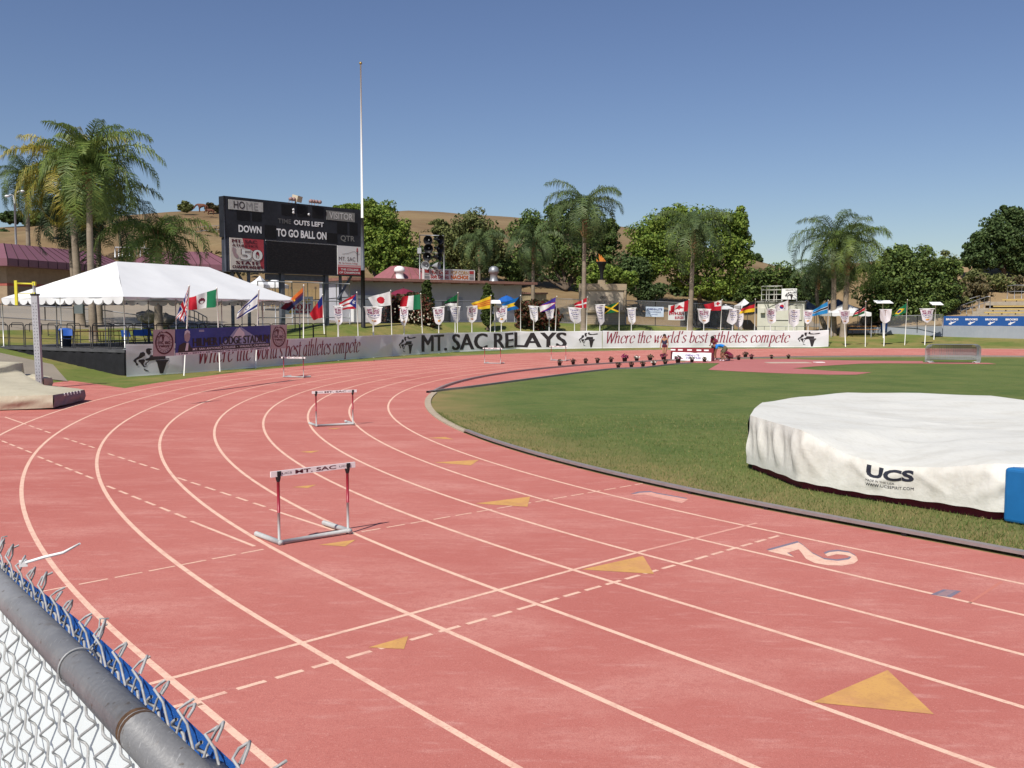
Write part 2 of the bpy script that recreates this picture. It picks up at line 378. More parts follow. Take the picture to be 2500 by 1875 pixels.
for _ in range(90000):
    s_ = rn.random()
    if s_ < .30: d_ = -.12-abs(rn.gauss(0,.10)); q = T(d_, rn.choice((1,1,1,0))*rn.uniform(-9,0) or rn.uniform(0,.5))
    else: Y_ = 11.5+16*rn.random()**1.5; q = (rn.uniform(-.16,.56)*Y_, Y_)
    if sd(*q)[0] > -.11: continue
    h_ = rn.uniform(.025,.06); a_ = rn.uniform(0,6.28); wx,wy = cos(a_)*.006,sin(a_)*.006; lx,ly = rn.uniform(-.03,.03),rn.uniform(-.03,.03)
    o = len(gg.v); gg.v += [(q[0]-wx,q[1]-wy,0),(q[0]+wx,q[1]+wy,0),(q[0]+lx,q[1]+ly,h_)]; gg.f.append([o,o+1,o+2]); gg.m.append(0 if rn.random() < .62 else (1 if rn.random() < .6 else 2)); gg.s.append(False)
struct(gg.build('grass',[M('blade green',(.105,.155,.035),.7,.2,2,trans=.2),M('blade light',(.20,.21,.07),.7,.2,2,trans=.2),M('blade dry',(.33,.26,.11),.75,.2,2,trans=.15)]),'stuff')
# track: a sheet in oval coordinates, falling gently to the kerb
SS = [-26+i*1.0 for i in range(26)]+[pi*i/110 for i in range(111)]+[pi+q/R0 for q in range(2,130,4)]
g = MB()
def band(g, d0, d1, nd, zf, S_=SS, mat=0):
    vs = []
    for s in S_:
        for j in range(nd+1):
            x, y = T(d0+(d1-d0)*j/nd, s); vs.append((x,y,zf(x,y)))
    w = nd+1
    g.add(vs,[(i*w+j,i*w+j+1,(i+1)*w+j+1,(i+1)*w+j) for i in range(len(S_)-1) for j in range(nd)],mat,True)
band(g,0,DEDGE,4,zt)
track = struct(g.build('track',[m_track]))
# red apron at the outside of the near bend, asphalt path, lawn, pavement
a0 = Ts(-14.15,35.17)[1]
g = MB(); outer = [(-16.6,37.56),(-18.3,39.3),(-30,40),(-34,20),(-16,-4)]
arc = [T(DEDGE,s) for s in [a0*i/40 for i in range(41)]]
g.poly(arc+outer, lambda x,y:(x,y,SLOPE*DEDGE+.002)); struct(g.build('track_apron',[m_track]))
g = MB(); sl = [s for s in SS if s > 0]
ss2 = [a0-.55+ (pi-a0+.55)*i/90 for i in range(91)]+[pi+q/R0 for q in range(3,100,4)]
vs=[]; nd=26
g = MB(); band(g,DEDGE,29.0,nd,lambda x,y: zt(x,y)-.004,ss2); struct(g.build('lawn',[m_lawn]))
g = MB(); band(g,29.0,90,20,lambda x,y: zt(x,y)-.004,[s for s in ss2 if s < pi*.74]); struct(g.build('pavement',[m_asph]))
path = [(-16.9,37.9),(-19.6,41.6),(-21.3,43.6),(-26,46.3),(-34,50),(-36,41),(-18.3,39.3)]
g = MB(); k = 14
pm = quadmap((-36,40.6,0),(-18.0,38.6,0),(-20.9,43.35,0),(-34,50,0))
g.grid(lambda u,v: (lambda p:(p.x,p.y,zt(p.x,p.y)+.012))(pm(u,v)),k,k); struct(g.build('path',[m_asph]))
g = MB()        # the earth slope right of the far bend, under the stand
band(g,22.4,70,26,lambda x,y: zt(x,y)+.03,[pi*.722+ 1.3*i/40 for i in range(41)]); struct(g.build('terrain',[m_dirt]))
# hills
prof_x = (-1200,-300,0,75,165,310,440,547,700,880,965,1000,1090,1120,1240,1400,1510,1600,1700,1800,1850,1900,1945,2050,2200,2300,2420,2500,2900,3600)
prof_y = (585,560,556,551,541,526,516,514,522,520,516,514,518,522,529,545,552,568,598,624,638,652,668,690,672,640,612,605,610,640)
rid_r = lambda px: interp(px,(0,600,900,1300,1900,2300,2600),(150,165,230,260,230,150,135))
g = MB(); cols = list(range(-1200,3601,25)); NR = 34; vs = []
hr = random.Random(3)
for px in cols:
    k = (px-1250)/F; rr = rid_r(px); r0 = 96 if px < 1900 else 110
    zr = P(px, interp(px,prof_x,prof_y), rr).z
    for j in range(NR+1):
        t = j/(NR-6); Y = r0+(rr-r0)*t; x = k*Y
        zb = min(zt(k*r0, r0), 3.6) if px < 1900 else 3.0
        if t <= 1: z = zb+(zr-zb)*(t**(.8 if px > 300 else .62))
        else: z = zr-(t-1)*22
        if 0 < t < .98: z += (sin(x*.21+j*.8)*.35+sin(x*.07+2+j*.3)*.7+hr.uniform(-.25,.25))*min(1,t*3)*(1-t)*1.8
        if j == 0: z = zb-1.2
        vs.append((x,Y,z))
w = NR+1
g.add(vs,[(i*w+j,(i+1)*w+j,(i+1)*w+j+1,i*w+j+1) for i in range(len(cols)-1) for j in range(NR)],0,True)
struct(g.build('hills',[m_hill]))

# ---------------------------------------------------------------- track markings (thin sheets 4 mm above the rubber)
def strip(g, pts, w, mat=0, lift=.0016):
    lift = min(lift,.0016+max(0,lift-.004)*.4)
    k = len(pts); vs = []
    for i in range(k):
        a = Vector(pts[max(i-1,0)]); b = Vector(pts[min(i+1,k-1)]); t = (b-a).normalized(); nn = Vector((-t.y,t.x))
        for sg in (-1,1):
            q = Vector(pts[i])+nn*w/2*sg; vs.append((q.x,q.y,zt(q.x,q.y)+lift))
    g.add(vs,[(2*i,2*i+1,2*i+3,2*i+2) for i in range(k-1)],mat)
SL = [-22+i*.5 for i in range(44)]+[pi*i/220 for i in range(221)]+[pi+q/R0 for q in range(2,60,3)]
for k in range(1,10):
    g = MB(); strip(g,[T(k*LW,s) for s in SL],.058); g.build('lane_line',[m_line],track)
def line(p, q, n=12): return [(p[0]+(q[0]-p[0])*i/n, p[1]+(q[1]-p[1])*i/n) for i in range(n+1)]
def dashes(name, p, q, w, on, off, mats=None, lift=.005, skip=()):
    g = MB(); L = hypot(q[0]-p[0],q[1]-p[1]); t = 0; i = 0
    while t < L:
        e = min(t+on,L); f = lambda d:(p[0]+(q[0]-p[0])*d/L, p[1]+(q[1]-p[1])*d/L)
        if i not in skip: strip(g,line(f(t),f(e),3),w,0,lift)
        t += on+off; i += 1
    return g.build(name,[mats or m_line],track)
g = MB(); strip(g,line((-2.98,6.68),(1.62,11.37)),.05,0,.005); strip(g,line((1.62,11.37),(3.4,13.05)),.05,1,.005)
g.build('cross_line',[m_line,m_fade],track)
dashes('dashed_line',(-2.5,6.42),(3.55,12.33),.05,.24,.085)
dashes('dashed_line',(-4.95,9.05),(-2.9,11.26),.035,.30,.075)
dashes('dashed_line',(-1.95,12.2),(2.25,16.22),.035,.30,.10)
g = MB(); strip(g,line((-13.85,25.65),(-12.13,23.66),4),.05,0,.005); strip(g,line((-3.49,13.59),(-2.3,12.25),4),.05,0,.005)
strip(g,line((-4.34,12.72),(-3.11,11.34),4),.05,0,.005); g.build('break_line',[m_line],track)
for p, q, n in (((-11.95,23.45),(-10.74,22.04),3),((-10.04,21.21),(-8.7,19.71),4),((-8.08,18.91),(-6.36,17.01),5),((-5.73,16.18),(-3.61,13.77),6),
             ((-11.9,21.5),(-9.6,18.89),6),((-9.22,18.39),(-7.09,15.98),6),((-6.57,15.31),(-4.48,12.93),6)):
    L = hypot(q[0]-p[0],q[1]-p[1]); per = L/(n-.35); dashes('dashed_line',p,q,.05,per*.65,per*.35)
for tri in ([(2.19,6.75),(3.0,7.42),(2.99,6.56)],[(.78,10.43),(1.55,11.09),(1.56,10.28)],[(-.55,14.22),(.29,14.85),(.23,14.01)],
            [(-1.51,18.32),(-.65,18.76),(-.78,18.01)],[(-1.96,22.1),(-1.58,22.34),(-1.34,21.9)],[(-1.2,7.81),(-.9,8.11),(-.9,7.78)],
            [(-3.59,15.41),(-3.25,15.68),(-3.32,15.35)],[(-4.38,19.54),(-4.01,19.75),(-4.12,19.41)],[(-4.61,23.67),(-4.29,23.93),(-4.4,23.6)],
            [(-2.35,11.45),(-1.95,11.75),(-2.02,11.38)]):
    g = MB(); g.add([(x,y,zt(x,y)+.0030) for x,y in tri],[(0,1,2)]); g.build('triangle_mark',[m_yel],track)
TWO = [(480,195),(690,138),(722,158),(785,212),(865,252),(955,262),(1030,252),(1048,236),(1005,222),(945,218),(885,232),(868,216),(900,203),(960,197),(1035,207),(1080,232),(1092,258),(1062,281),(985,294),(890,292),(800,277),(740,248),(708,204),(690,184),(612,208),(662,238)]
ONE = [(945,577),(1000,562),(1078,558),(1110,567),(1330,606),(1284,633),(1040,576)]
for pts_, ox, oy, mt in (([(1700+x/2.765,1275+y/2.765) for x,y in TWO],-3,-4,m_line),([(1200+x/2.765,1000+y/2.765) for x,y in ONE],-3,-3,m_fade)):
    for o_,mm,lf in ((1,m_blueline,.0016),(0,mt,.0028)):
        q = [gp(x+ox*o_,y+oy*o_) for x,y in pts_]; c_ = (sum(p[0] for p in q)/len(q),sum(p[1] for p in q)/len(q))
        g = MB(); g.poly(q,lambda x,y:(x,y,zt(x,y)+lf)); g.build('lane_number',[mm],track)
g = MB(); fm = quadmap((4.30,9.60,0),(4.46,9.50,0),(4.68,9.74,0),(4.52,9.80,0)); fz = lambda x,y:(lambda p:(p.x,p.y,zt(p.x,p.y)+.002))(fm(x,y))
g.add([fz(0,0),fz(1,0),fz(1,1),fz(0,1)],[(0,1,2,3)],0)
fz2 = lambda x,y:(lambda p:(p.x,p.y,zt(p.x,p.y)+.003))(sub(fm,.25,.12,.75,.88)(y,1-x)); g.text('|||||||',fz2,1)
g.build('code_mark',[m_blueline,m_fade],track)
g = MB(); strip(g,line((4.55,9.30),(5.3,10.13),4),.03,0,.004); strip(g,line((-2.3,6.5),(-2.2,6.6),2),.04,0,.004); g.build('faint_mark',[M('worn orange',(.54,.19,.14),.8)],track)
for p,q in (((18.18,72.0),(18.9,71.8)),((24.29,72.05),(25.1,71.85)),((32.5,71.6),(33.2,71.4)),((9.2,67.2),(10.0,67.4))):
    g = MB(); strip(g,line(p,q,2),.09,0,.006); g.build('short_mark',[m_line],track)
# inner kerb: a raised rail on feet, with a cast kerb where the steeplechase lane leaves the track
def rail(g, pts, w, h0, h1, mat=0):
    k = len(pts); vs = []
    for i in range(k):
        a = Vector(pts[max(i-1,0)]); b = Vector(pts[min(i+1,k-1)]); t = (b-a).normalized(); nn = Vector((-t.y,t.x)); p = Vector(pts[i])
        z = zt(p.x,p.y)
        vs += [(*(p-nn*w/2),z+h0),(*(p+nn*w/2),z+h0),(*(p+nn*w/2),z+h1),(*(p-nn*w/2),z+h1)]
    g.add(vs,[(4*i+j,4*i+(j+1)%4,4*i+4+(j+1)%4,4*i+4+j) for i in range(k-1) for j in range(4)],mat)
s_b, s_a = Ts(-1.15,23.21)[1], Ts(-3.14,35.1)[1]
g = MB(); kp = [T(-.06,s) for s in [-24+i*.5 for i in range(48)]+[s_b*i/30 for i in range(31)]]
rail(g,kp,.11,.045,.085)
for s in [-24+i*1.52 for i in range(16)]+[.03+i*.047 for i in range(6)]:
    x,y = T(-.06,s); g.box((x,y,.03),(.07,.09,.06),TH,1)
struct(g.build('kerb',[m_alu,m_black]))
g = MB(); rail(g,[T(-.09,s_b+(s_a-s_b)*i/30) for i in range(31)],.20,-.02,.035); struct(g.build('kerb',[m_tan]))
g = MB(); rail(g,[T(-.05,s_a+(pi-s_a)*i/70) for i in range(71)],.10,.0,.09)
stp = [(-3.14,35.1),(-2.48,36.39),(-1.68,37.66),(.09,41.02),(2.2,45.04),(3.94,48.22),(5.2,50.2),(6.1,51.0),(7.26,51.9),(9.3,55.2),(10.6,56.6)]
rail(g,[tuple(p[:2]) for p in catmull([(x+.02,y-.05,0) for x,y in stp],4)],.10,.0,.08); struct(g.build('kerb',[m_alu]))
g = MB(); rail(g,[T(DEDGE+.06,s) for s in ss2 if s>1.2],.12,-.02,.03); struct(g.build('kerb',[m_tan]))
# steeplechase lane, jump area and runways laid in the turf
g = MB(); inn = [T(-.1,s) for s in [s_a+(Ts(10.2,60.4)[1]-s_a)*i/40 for i in range(41)]]
g.poly([tuple(p[:2]) for p in catmull([(x,y,0) for x,y in stp],4)]+inn[::-1], lambda x,y:(x,y,.005)); struct(g.build('steeplechase_lane',[m_track]))
pink = [(9.9,57.2),(12.4,56.9),(10.31,50.03),(11.66,48.49),(13.48,46.93),(15.37,46.04),(16.67,46.06),(18.1,47.86),(16.43,49.22),(15.18,51.5),(17,53.45),(20.58,56.42),(24.99,57.91),(25.79,59.77),(22.04,60.46),(19.45,61.19),(17.9,62.6),(14.77,62.4),(11.5,60.8)]
m_pink = layered('faded red runway',(.46,.17,.16),[(.3,(.40,.14,.13),.4,.66,.7,(1,1)),(90,(.36,.1,.09),.45,.7,.4,(1,1))],.85,.4,120)
g = MB(); g.poly(pink, lambda x,y:(x,y,.010)); struct(g.build('runway',[m_pink]))
g = MB(); g.box((24.2,57.4,.012),(9,1.3,.006),-.12); struct(g.build('runway',[m_pink]))
g = MB(); g.box((16.6,57.3,.02),(2.6,.9,.03),.1); g.box((18.6,57.7,.022),(.55,.5,.05),.1,1); struct(g.build('take_off_board',[M('sandy board',(.50,.42,.33),.9,.1),m_white]))

# ================================================================ NEAR FENCE (the viewer stands on a low stand behind it)
g = MB(); dirv = Vector((-DX,-DY,0)); nrm = Vector((NX,NY,0))          # along the rail away from the viewer; away from the track
RZ = H-.437; RC = Vector((-.3945*.437/.4318, .971*.437/.4318, RZ))      # a point on the rail
def FP(a, o, z): return RC+dirv*a-nrm*o+Vector((0,0,z-RZ))            # a along, o toward the track
zf = 1.24
g.add([FP(-3,.35,-.4),FP(2.6,.35,-.4),FP(2.6,-6,-.4),FP(-3,-6,-.4),FP(-3,.35,zf),FP(2.6,.35,zf),FP(2.6,-6,zf),FP(-3,-6,zf)],[(0,1,5,4),(4,5,6,7),(1,2,6,5),(2,3,7,6),(3,0,4,7)])
tag(g.build('spectator_stand',[m_conc],None,FP(0,0,0)),'low concrete spectator stand behind the near chain link fence','stand')
fence = thing('chain_link_fence',FP(0,0,zf),'galvanised chain link fence with round top rail in the near corner beside lane eight','fence')
m_pipe = layered('weathered pipe',(.225,.225,.23),[(6,(.165,.165,.17),.42,.62,.8,(1,1)),(26,(.30,.30,.295),.55,.72,.6,(1,1)),(70,(.10,.08,.065),.63,.70,.95,(1,1)),(16,(.16,.14,.12),.62,.72,.8,(1,1)),(120,(.50,.50,.50),.62,.72,.5,(4,.3))],.5,.08,120,.4)
m_wire = layered('galvanised wire',(.36,.36,.36),[(40,(.24,.235,.225),.42,.64,.8,(1,1)),(160,(.46,.46,.46),.55,.7,.6,(1,1))],.5,.1,300,.5)
g = MB(); g.tube([FP(-3,0,RZ),FP(-.012,0,RZ)],.0222,24); g.tube([FP(-.012,0,RZ),FP(1.3,0,RZ)],.0212,24); g.tube([FP(-.020,0,RZ),FP(-.004,0,RZ)],[.0224,.0219],24,1)
g.build('top_rail',[m_pipe,M('rust',(.10,.055,.03),.9,.4,80)],fence)
for a in (-.16,1.3):
    g = MB(); g.tube([FP(a,-.0,zf),FP(a,0,RZ-.012)],.024,16); g.lathe([(0,.0),(.033,.0),(.036,.03),(.033,.065),(.0,.07)],16,FP(a,0,RZ-.055)); g.build('post',[m_pipe],fence)
p = .0715; hw = p/2; NRW = 30                          # diamond mesh: each wire a flattened helix hooked through its neighbours
g = MB(); top = RZ+.032
i0, i1 = -22, 20
for i in range(i0,i1):
    ph = rnd.uniform(-.004,.004); pts = []
    for j in range(NRW):
        sg = 1 if (j % 2 == 0) else -1
        z = top-.018-j*hw
        ax = i*p+sg*(hw/2+.0045)+ph*.5
        for q,(da,dz,do) in enumerate(((-.010,.009,-.0035),(0,.0,-.0045*sg),(-.010,-.009,.0035))):
            pts.append(FP(ax+da*sg, .0255+do, z+dz))
    g.tube(catmull(pts,3),.0020,5,cap=False)
for i in range(i0,i1):                                   # twisted knuckles standing above the rail
    a = i*p+rnd.uniform(-.004,.004); o = .0255; k1 = rnd.uniform(.7,1.5); k2 = rnd.uniform(.5,1.3); w1 = rnd.uniform(-.008,.010)
    g.tube([FP(a+.020,o-.003,top-.032),FP(a+.011,o,top-.012),FP(a+.001,o+.005,top+.006),FP(a-.008+w1,o+.006,top+.016*k1),FP(a-.014+w1,o+.002,top+.014*k1),FP(a-.012+w1,o-.003,top+.004*k1)],[.0015,.0015,.0016,.0017,.0017,.0016],6)
    g.tube([FP(a-.018,o+.002,top-.032),FP(a-.008,o,top-.008),FP(a+.004,o-.005,top+.004),FP(a+.012+w1,o+.004,top+.010*k2),FP(a+.012+w1,o+.016*k2,top+.014*k2)],[.0015,.0015,.0016,.0018,.0016],6)
g.build('wire_mesh',[m_wire],fence)
for a, nn in ((.222,5),(.80,4)):
    g = MB(); pts = []
    for k in range(26):
        t = -.5+k/25*(2*pi*.82); pts.append(FP(a-.004*k/25,.0235*cos(t)+.001,RZ+.0235*sin(t)))
    pts += [FP(a+.012,.03,RZ+.034),FP(a+.03,.037,RZ+.046),FP(a+.005,.040,RZ+.052)]
    g.tube(pts,.0013,6); g.build('wire_tie',[m_wire],fence)
m_cover = M('blue screen fabric',(.016,.13,.50),.75,.12,140,bump=.4,bscale=900)
m_back = M('white banner back',(.74,.78,.78),.7,.03,4)
scr = MB(); zt_ = RZ+.016
for z0, z1, mt in ((zf+.05,RZ-.055,1),(RZ-.055,zt_,0)):
    scr.grid(lambda u,v: FP(-3+5.2*u, .0345+.004*sin(9*u+4*v)+.002*sin(31*u), z0+(z1-z0)*v+(.006*sin(23*u) if (v==1 and mt==0) else 0)),90,6,mt)
tag(scr.build('windscreen',[m_cover,m_back],None,FP(0,.05,zf)),'blue edged white banner tied behind the near chain link mesh','banner')
z = MB(); q0 = FP(.63,.028,RZ+.042)
z.box(q0,(.012,.010,.009),.5)
tip, mid = P(195,1327,q0.y-.03), P(155,1349,q0.y-.015)
z.tube([q0,q0.lerp(mid,.5)+Vector((0,0,.001)),mid,tip],[.0026,.0026,.0024,.0016],6)
tag(z.build('zip_tie',[m_white],None,q0),'white plastic zip tie with its loose tail sticking out over the fence','zip tie')
# ================================================================ LARGE BUILT THINGS
def xy(px, Y): p = P(px,768,Y); return (p.x, Y)
# ---- white banners along the outside of the track
m_ban = M('white vinyl',(.72,.70,.71),.42,.05,.8,spec=.5); m_hem = M('banner hem',(.86,.86,.85),.5)
m_red = M('dark red print',(.26,.028,.05),.5); m_ink = M('black print',(.035,.028,.03),.5); m_orange = M('orange print',(.62,.25,.06),.5); m_navy = M('navy print',(.03,.035,.14),.5)
def banner(px0, px1, hgt, label, draw, seed):
    n = max(24,int((px1-px0)/9)); pts = [bl(px0+(px1-px0)*i/n) for i in range(n+1)]
    acc = [0]
    for a, b in zip(pts, pts[1:]): acc.append(acc[-1]+(b-a).length)
    L = acc[-1]; rr = random.Random(seed)
    folds = [(rr.uniform(0,1),rr.choice((-1,1))*rr.uniform(.5,2.2),rr.uniform(.012,.028),rr.uniform(8,18)) for _ in range(9)]
    posts = [rr.uniform(0,1) for _ in range(10)]
    def S(u, v, lift=0.0):
        d = min(max(u,0),1)*L; i = 0
        while i < n-1 and acc[i+1] < d: i += 1
        t = (d-acc[i])/(acc[i+1]-acc[i]); p = pts[i].lerp(pts[i+1],t); tg = (pts[i+1]-pts[i]).normalized(); nn = Vector((tg.y,-tg.x,0))
        o = .05*sin(pi*v)*sin(7*u*pi*2+seed)*.6
        for c, k, am, sh in folds:
            q = (u-c)*L/hgt*.6-k*(v-.5); o += am*exp(-abs(q)*sh*.25)*(1-.5*abs(2*v-1))
        sag = -.03*abs(sin(u*L*.9))*(v**3)
        z = zt(p.x,p.y)+.02+hgt*v+sag
        return Vector((p.x,p.y,z))+nn*(o+lift)
    b = MB(); nu = int(L*9)
    b.grid(lambda u,v: S(u,v), nu*2, 20, 0, True, lambda u,v: 2 if v < .035 or v > .965 else 0)
    draw(b, lambda u0,u1,v0=.08,v1=.92: (lambda x,y: S(u0+(u1-u0)*x, v0+(v1-v0)*y, .010)))
    mid = S(.5,0)
    return tag(b.build('banner',[m_ban,m_ink,m_hem,m_red],None,mid),label,'banner')
def d1(b, f):
    emblem(b, f(.015,.115,.04,.93), 1); serif(b,'Where the world\'s best athletes compete',f(.17,.83,.05,.98),3)
def big(b, f):
    fm = f(.155,.86,.10,.93)
    emblem(b, f(.03,.125,.06,.95), 1); emblem(b, f(.905,.985,.06,.95), 1)
    b.text('MT. SAC RELAYS',fm,1,.0,False,.012,.0048,(0,-1,0))
def d3(b, f):
    serif(b,'Where the world\'s best athletes compete',f(.01,.835,.05,.98),3); emblem(b, f(.865,.965,.05,.95), 1)
banner(306.8,957.5,1.42,'grey white banner with red slanted lettering curving past the tent stage',d1,3)
banner(958.5,1469.5,1.42,'white banner with huge black MT. SAC RELAYS lettering between two athlete emblems',big,5)
banner(1470.5,2022,1.42,'straight white banner with red slanted lettering, behind the people',d3,8)

# ---- stage deck, guard rails and frame tent on the left
NEAR, LEFT = Vector((-17.2,42.3)), Vector((-25.9,47.3)); DL = Vector((.45,.893)); RIGHT = NEAR+DL*14.5; BACK = LEFT+DL*13
zd = 1.30; m_skirt = M('black skirt fabric',(.014,.014,.017),.85,.25,2,bump=.5,bscale=5)
deck = thing('stage',(NEAR.x,NEAR.y,.17),'low stage platform with black skirt and dark floor under the big white tent','stage')
g = MB(); g.prism([tuple(NEAR),tuple(RIGHT),tuple(BACK),tuple(LEFT)],zd-.12,zd,0); g.build('platform',[M('stage board',(.075,.075,.08),.85,.2,2)],deck)
LL = LEFT+(LEFT-NEAR)*1.2
def skirt(a, b, n):
    g = MB(); d = b-a; nn = Vector((d.y,-d.x)).normalized()
    def f(u,v):
        q = a+d*u+nn*(-.03-.05*(1-v)*abs(sin(u*n*2.1))-.02*sin(u*n*5)); z0 = zt(q.x,q.y)-.02
        return (q.x,q.y,z0+(zd-.02-z0)*v)
    g.grid(f,n*5,6); return g.build('skirt',[m_skirt],deck)
skirt(LEFT,NEAR,20); skirt(NEAR,RIGHT,20)
# neighbouring platform running out of the picture on the left
wing = thing('stage',(LEFT.x-.05,LEFT.y+.03,.3),'black skirted end platform running out at the left edge beside the tent stage','stage')
e = (LL-LEFT).normalized()*.05
g = MB(); g.prism([tuple(LEFT+e),tuple(LEFT+e+DL*6),tuple(LL+DL*6),tuple(LL)],zd-.12,zd-.004); g.build('platform',[MATS['stage board']],wing)
g = MB(); g.grid(lambda u,v:(lambda q:(q.x,q.y,zt(q.x,q.y)+(zd-.14-zt(q.x,q.y))*v))(LL+(LEFT+e-LL)*u+Vector((0,-.03))),40,5); g.build('skirt',[m_skirt],wing)
# guard rails: one built, then copied
def guard(loc):
    t = thing('guard_rail',loc,'black tubular guard rail section at the edge of the tent stage','guard rail','guard rails round the tent stage')
    w = .57; r = .022; zt_ = 1.08
    g = MB(); g.tube([(loc[0]-w,loc[1],loc[2]+.0),(loc[0]-w,loc[1],loc[2]+zt_-.13)]+[(loc[0]-w+.13-.13*cos(a),loc[1],loc[2]+zt_-.13+.13*sin(a)) for a in (.4,.8,1.2,1.57)]+[(loc[0]+w-.13+.13*sin(a),loc[1],loc[2]+zt_-.13+.13*cos(a)) for a in (0,.4,.8,1.2,1.57)]+[(loc[0]+w,loc[1],loc[2]+.0)],r,8)
    g.build('hoop',[m_black],t)
    g = MB(); g.tube([(loc[0]-w,loc[1],loc[2]+.42),(loc[0]+w,loc[1],loc[2]+.42)],.018,6); g.build('cross_rail',[m_black],t)
    g = MB(); g.tube([(loc[0]-w,loc[1],loc[2]+.06),(loc[0]+w,loc[1],loc[2]+.06)],.018,6); g.build('cross_rail',[m_black],t)
    return t
gp = guard((0,0,0)); first = True
def rails(a, b, k, lab, inset=.12):
    global first
    d = (b-a)/k; ang = math.atan2(d.y,d.x)
    for i in range(k):
        q = a+d*(i+.5); o = gp if first else copy_tree(gp); first = False
        o.location = (q.x,q.y,zd+.002); o.rotation_euler = (0,0,ang); o['label'] = lab
ins = Vector((.10,.18))
rails(LL+ins,LEFT+ins,7,'black guard rail section on the front edge of the left end platform')
rails(LEFT+ins,NEAR+ins,8,'black guard rail section on the short stage side facing the vaulting mat')
rails(NEAR+ins,RIGHT+Vector((-.1,.1)),12,'black guard rail section on the long stage side behind the blue stadium banner')
rails(LEFT+DL*5.8+ins,NEAR+DL*9+Vector((-2.6,1.2)),6,'black guard rail section at the back of the tent stage before the lawn')
rails(LL+DL*5.6,LEFT+DL*5.6+Vector((-.1,0)),7,'black guard rail section at the back of the left end platform')
# tent
m_tent = M('tent vinyl',(.80,.80,.80),.5,.03,1,trans=.12)
m_alu2 = M('tent aluminium',(.55,.55,.53),.4,metal=.5)
ze, zr = 3.68, 5.52
A, B, Cc, D = Vector((-17.5,43.1)), Vector((-12.0,54.0)), Vector((-19.6,57.8)), Vector((-25.0,46.9))
mL = (A+D)/2; ax = ((B+Cc)/2-mL).normalized(); K1, K2 = mL+ax*3.3, mL+ax*9.6
tent = thing('frame_tent',(A.x,A.y,zd),'large white frame tent with hipped roof and scalloped edge over the stage','tent')
g = MB()
def roof(p00,p01,p10,p11,n=8,dip=.10):     # eave edge p00-p01, ridge edge p10-p11
    def f(u,v):
        q = p00.lerp(p01,u).lerp(p10.lerp(p11,u),v); return Vector((q.x,q.y,q.z-dip*sin(pi*v)*(.4+.6*abs(sin(pi*u*3)))))
    g.grid(f,24,n)
v3 = lambda p,z: Vector((p.x,p.y,z))
roof(v3(D,ze),v3(A,ze),v3(K1,zr),v3(K1,zr)); roof(v3(A,ze),v3(B,ze),v3(K1,zr),v3(K2,zr)); roof(v3(B,ze),v3(Cc,ze),v3(K2,zr),v3(K2,zr)); roof(v3(Cc,ze),v3(D,ze),v3(K2,zr),v3(K1,zr))
g.build('canopy',[m_tent],tent)
def valance(a, b, n, drop, rough_):
    g = MB(); d = b-a; nn = Vector((d.y,-d.x)).normalized(); N = n*8
    def f(u,v):
        q = a+d*u+nn*(.03+.03*(1-v)*sin(u*n*1.7)); sc = abs(sin(pi*u*n))**.5
        return (q.x,q.y,ze-.01-(drop*(.35+.65*sc))*v*(1 if not rough_ else .55+.4*sin(u*29)))
    g.grid(f,N,3); return g.build('valance',[m_tent],tent)
valance(D,A,13,.34,False); valance(A,B,16,.16,True); valance(B,Cc,13,.30,False); valance(Cc,D,16,.30,False)
for q in (A,D,B,Cc,A.lerp(B,.25),A.lerp(B,.5),A.lerp(B,.75),Cc.lerp(D,.25),Cc.lerp(D,.5),Cc.lerp(D,.75),A.lerp(D,.5),B.lerp(Cc,.5)):
    g = MB(); g.tube([(q.x,q.y,zd),(q.x,q.y,ze)],.028,8); g.box((q.x,q.y,zd+.01),(.14,.14,.02)); g.build('pole',[m_alu2],tent)
g = MB(); N4=[A,B,Cc,D]
for i in range(4):
    a,b = N4[i],N4[(i+1)%4]; g.tube([v3(a,ze-.04),v3(b,ze-.04)],.026,6)
g.tube([v3(K1,zr-.06),v3(K2,zr-.06)],.026,6)
for a,b in ((A,K1),(D,K1),(B,K2),(Cc,K2)): g.tube([v3(a,ze-.05),v3(b,zr-.07)],.024,6)
g.build('roof_frame',[m_alu2],tent)
# folding tables and chairs on the stage
m_wood = M('orange brown tabletop',(.42,.20,.085),.6,.15,6); m_bl = M('blue plastic',(.02,.09,.38),.45)
def table(loc, rz, lab, L=1.8):
    t = thing('folding_table',loc,lab,'table','folding tables under the tent')
    R_ = Matrix.Rotation(rz,4,'Z'); o = Vector(loc); w = lambda x,y,z: o+(R_ @ Vector((x,y,z)))
    g = MB(); g.box(w(0,0,.73),(L,.75,.04),rz); g.build('tabletop',[m_wood],t)
    for sx in (-1,1):
        g = MB(); x = sx*(L/2-.25)
        for sy in (-.28,.28): g.tube([w(x,sy,0),w(x*.96,sy,.71)],.016,6)
        g.tube([w(x,-.28,.08),w(x,.28,.08)],.014,6); g.build('leg',[m_black],t)
    return t
def dk(px, Y): p = P(px,768,Y); return (p.x,Y,zd)
for px,Y,rz,l in ((215,47.8,.15,'leftmost folding table with orange brown top under the tent'),(262,48.6,.1,'folding table with orange brown top in the middle of the tent'),(330,50.2,.2,'rightmost folding table with orange brown top, next to a palm trunk')): table(dk(px,Y),rz,l)
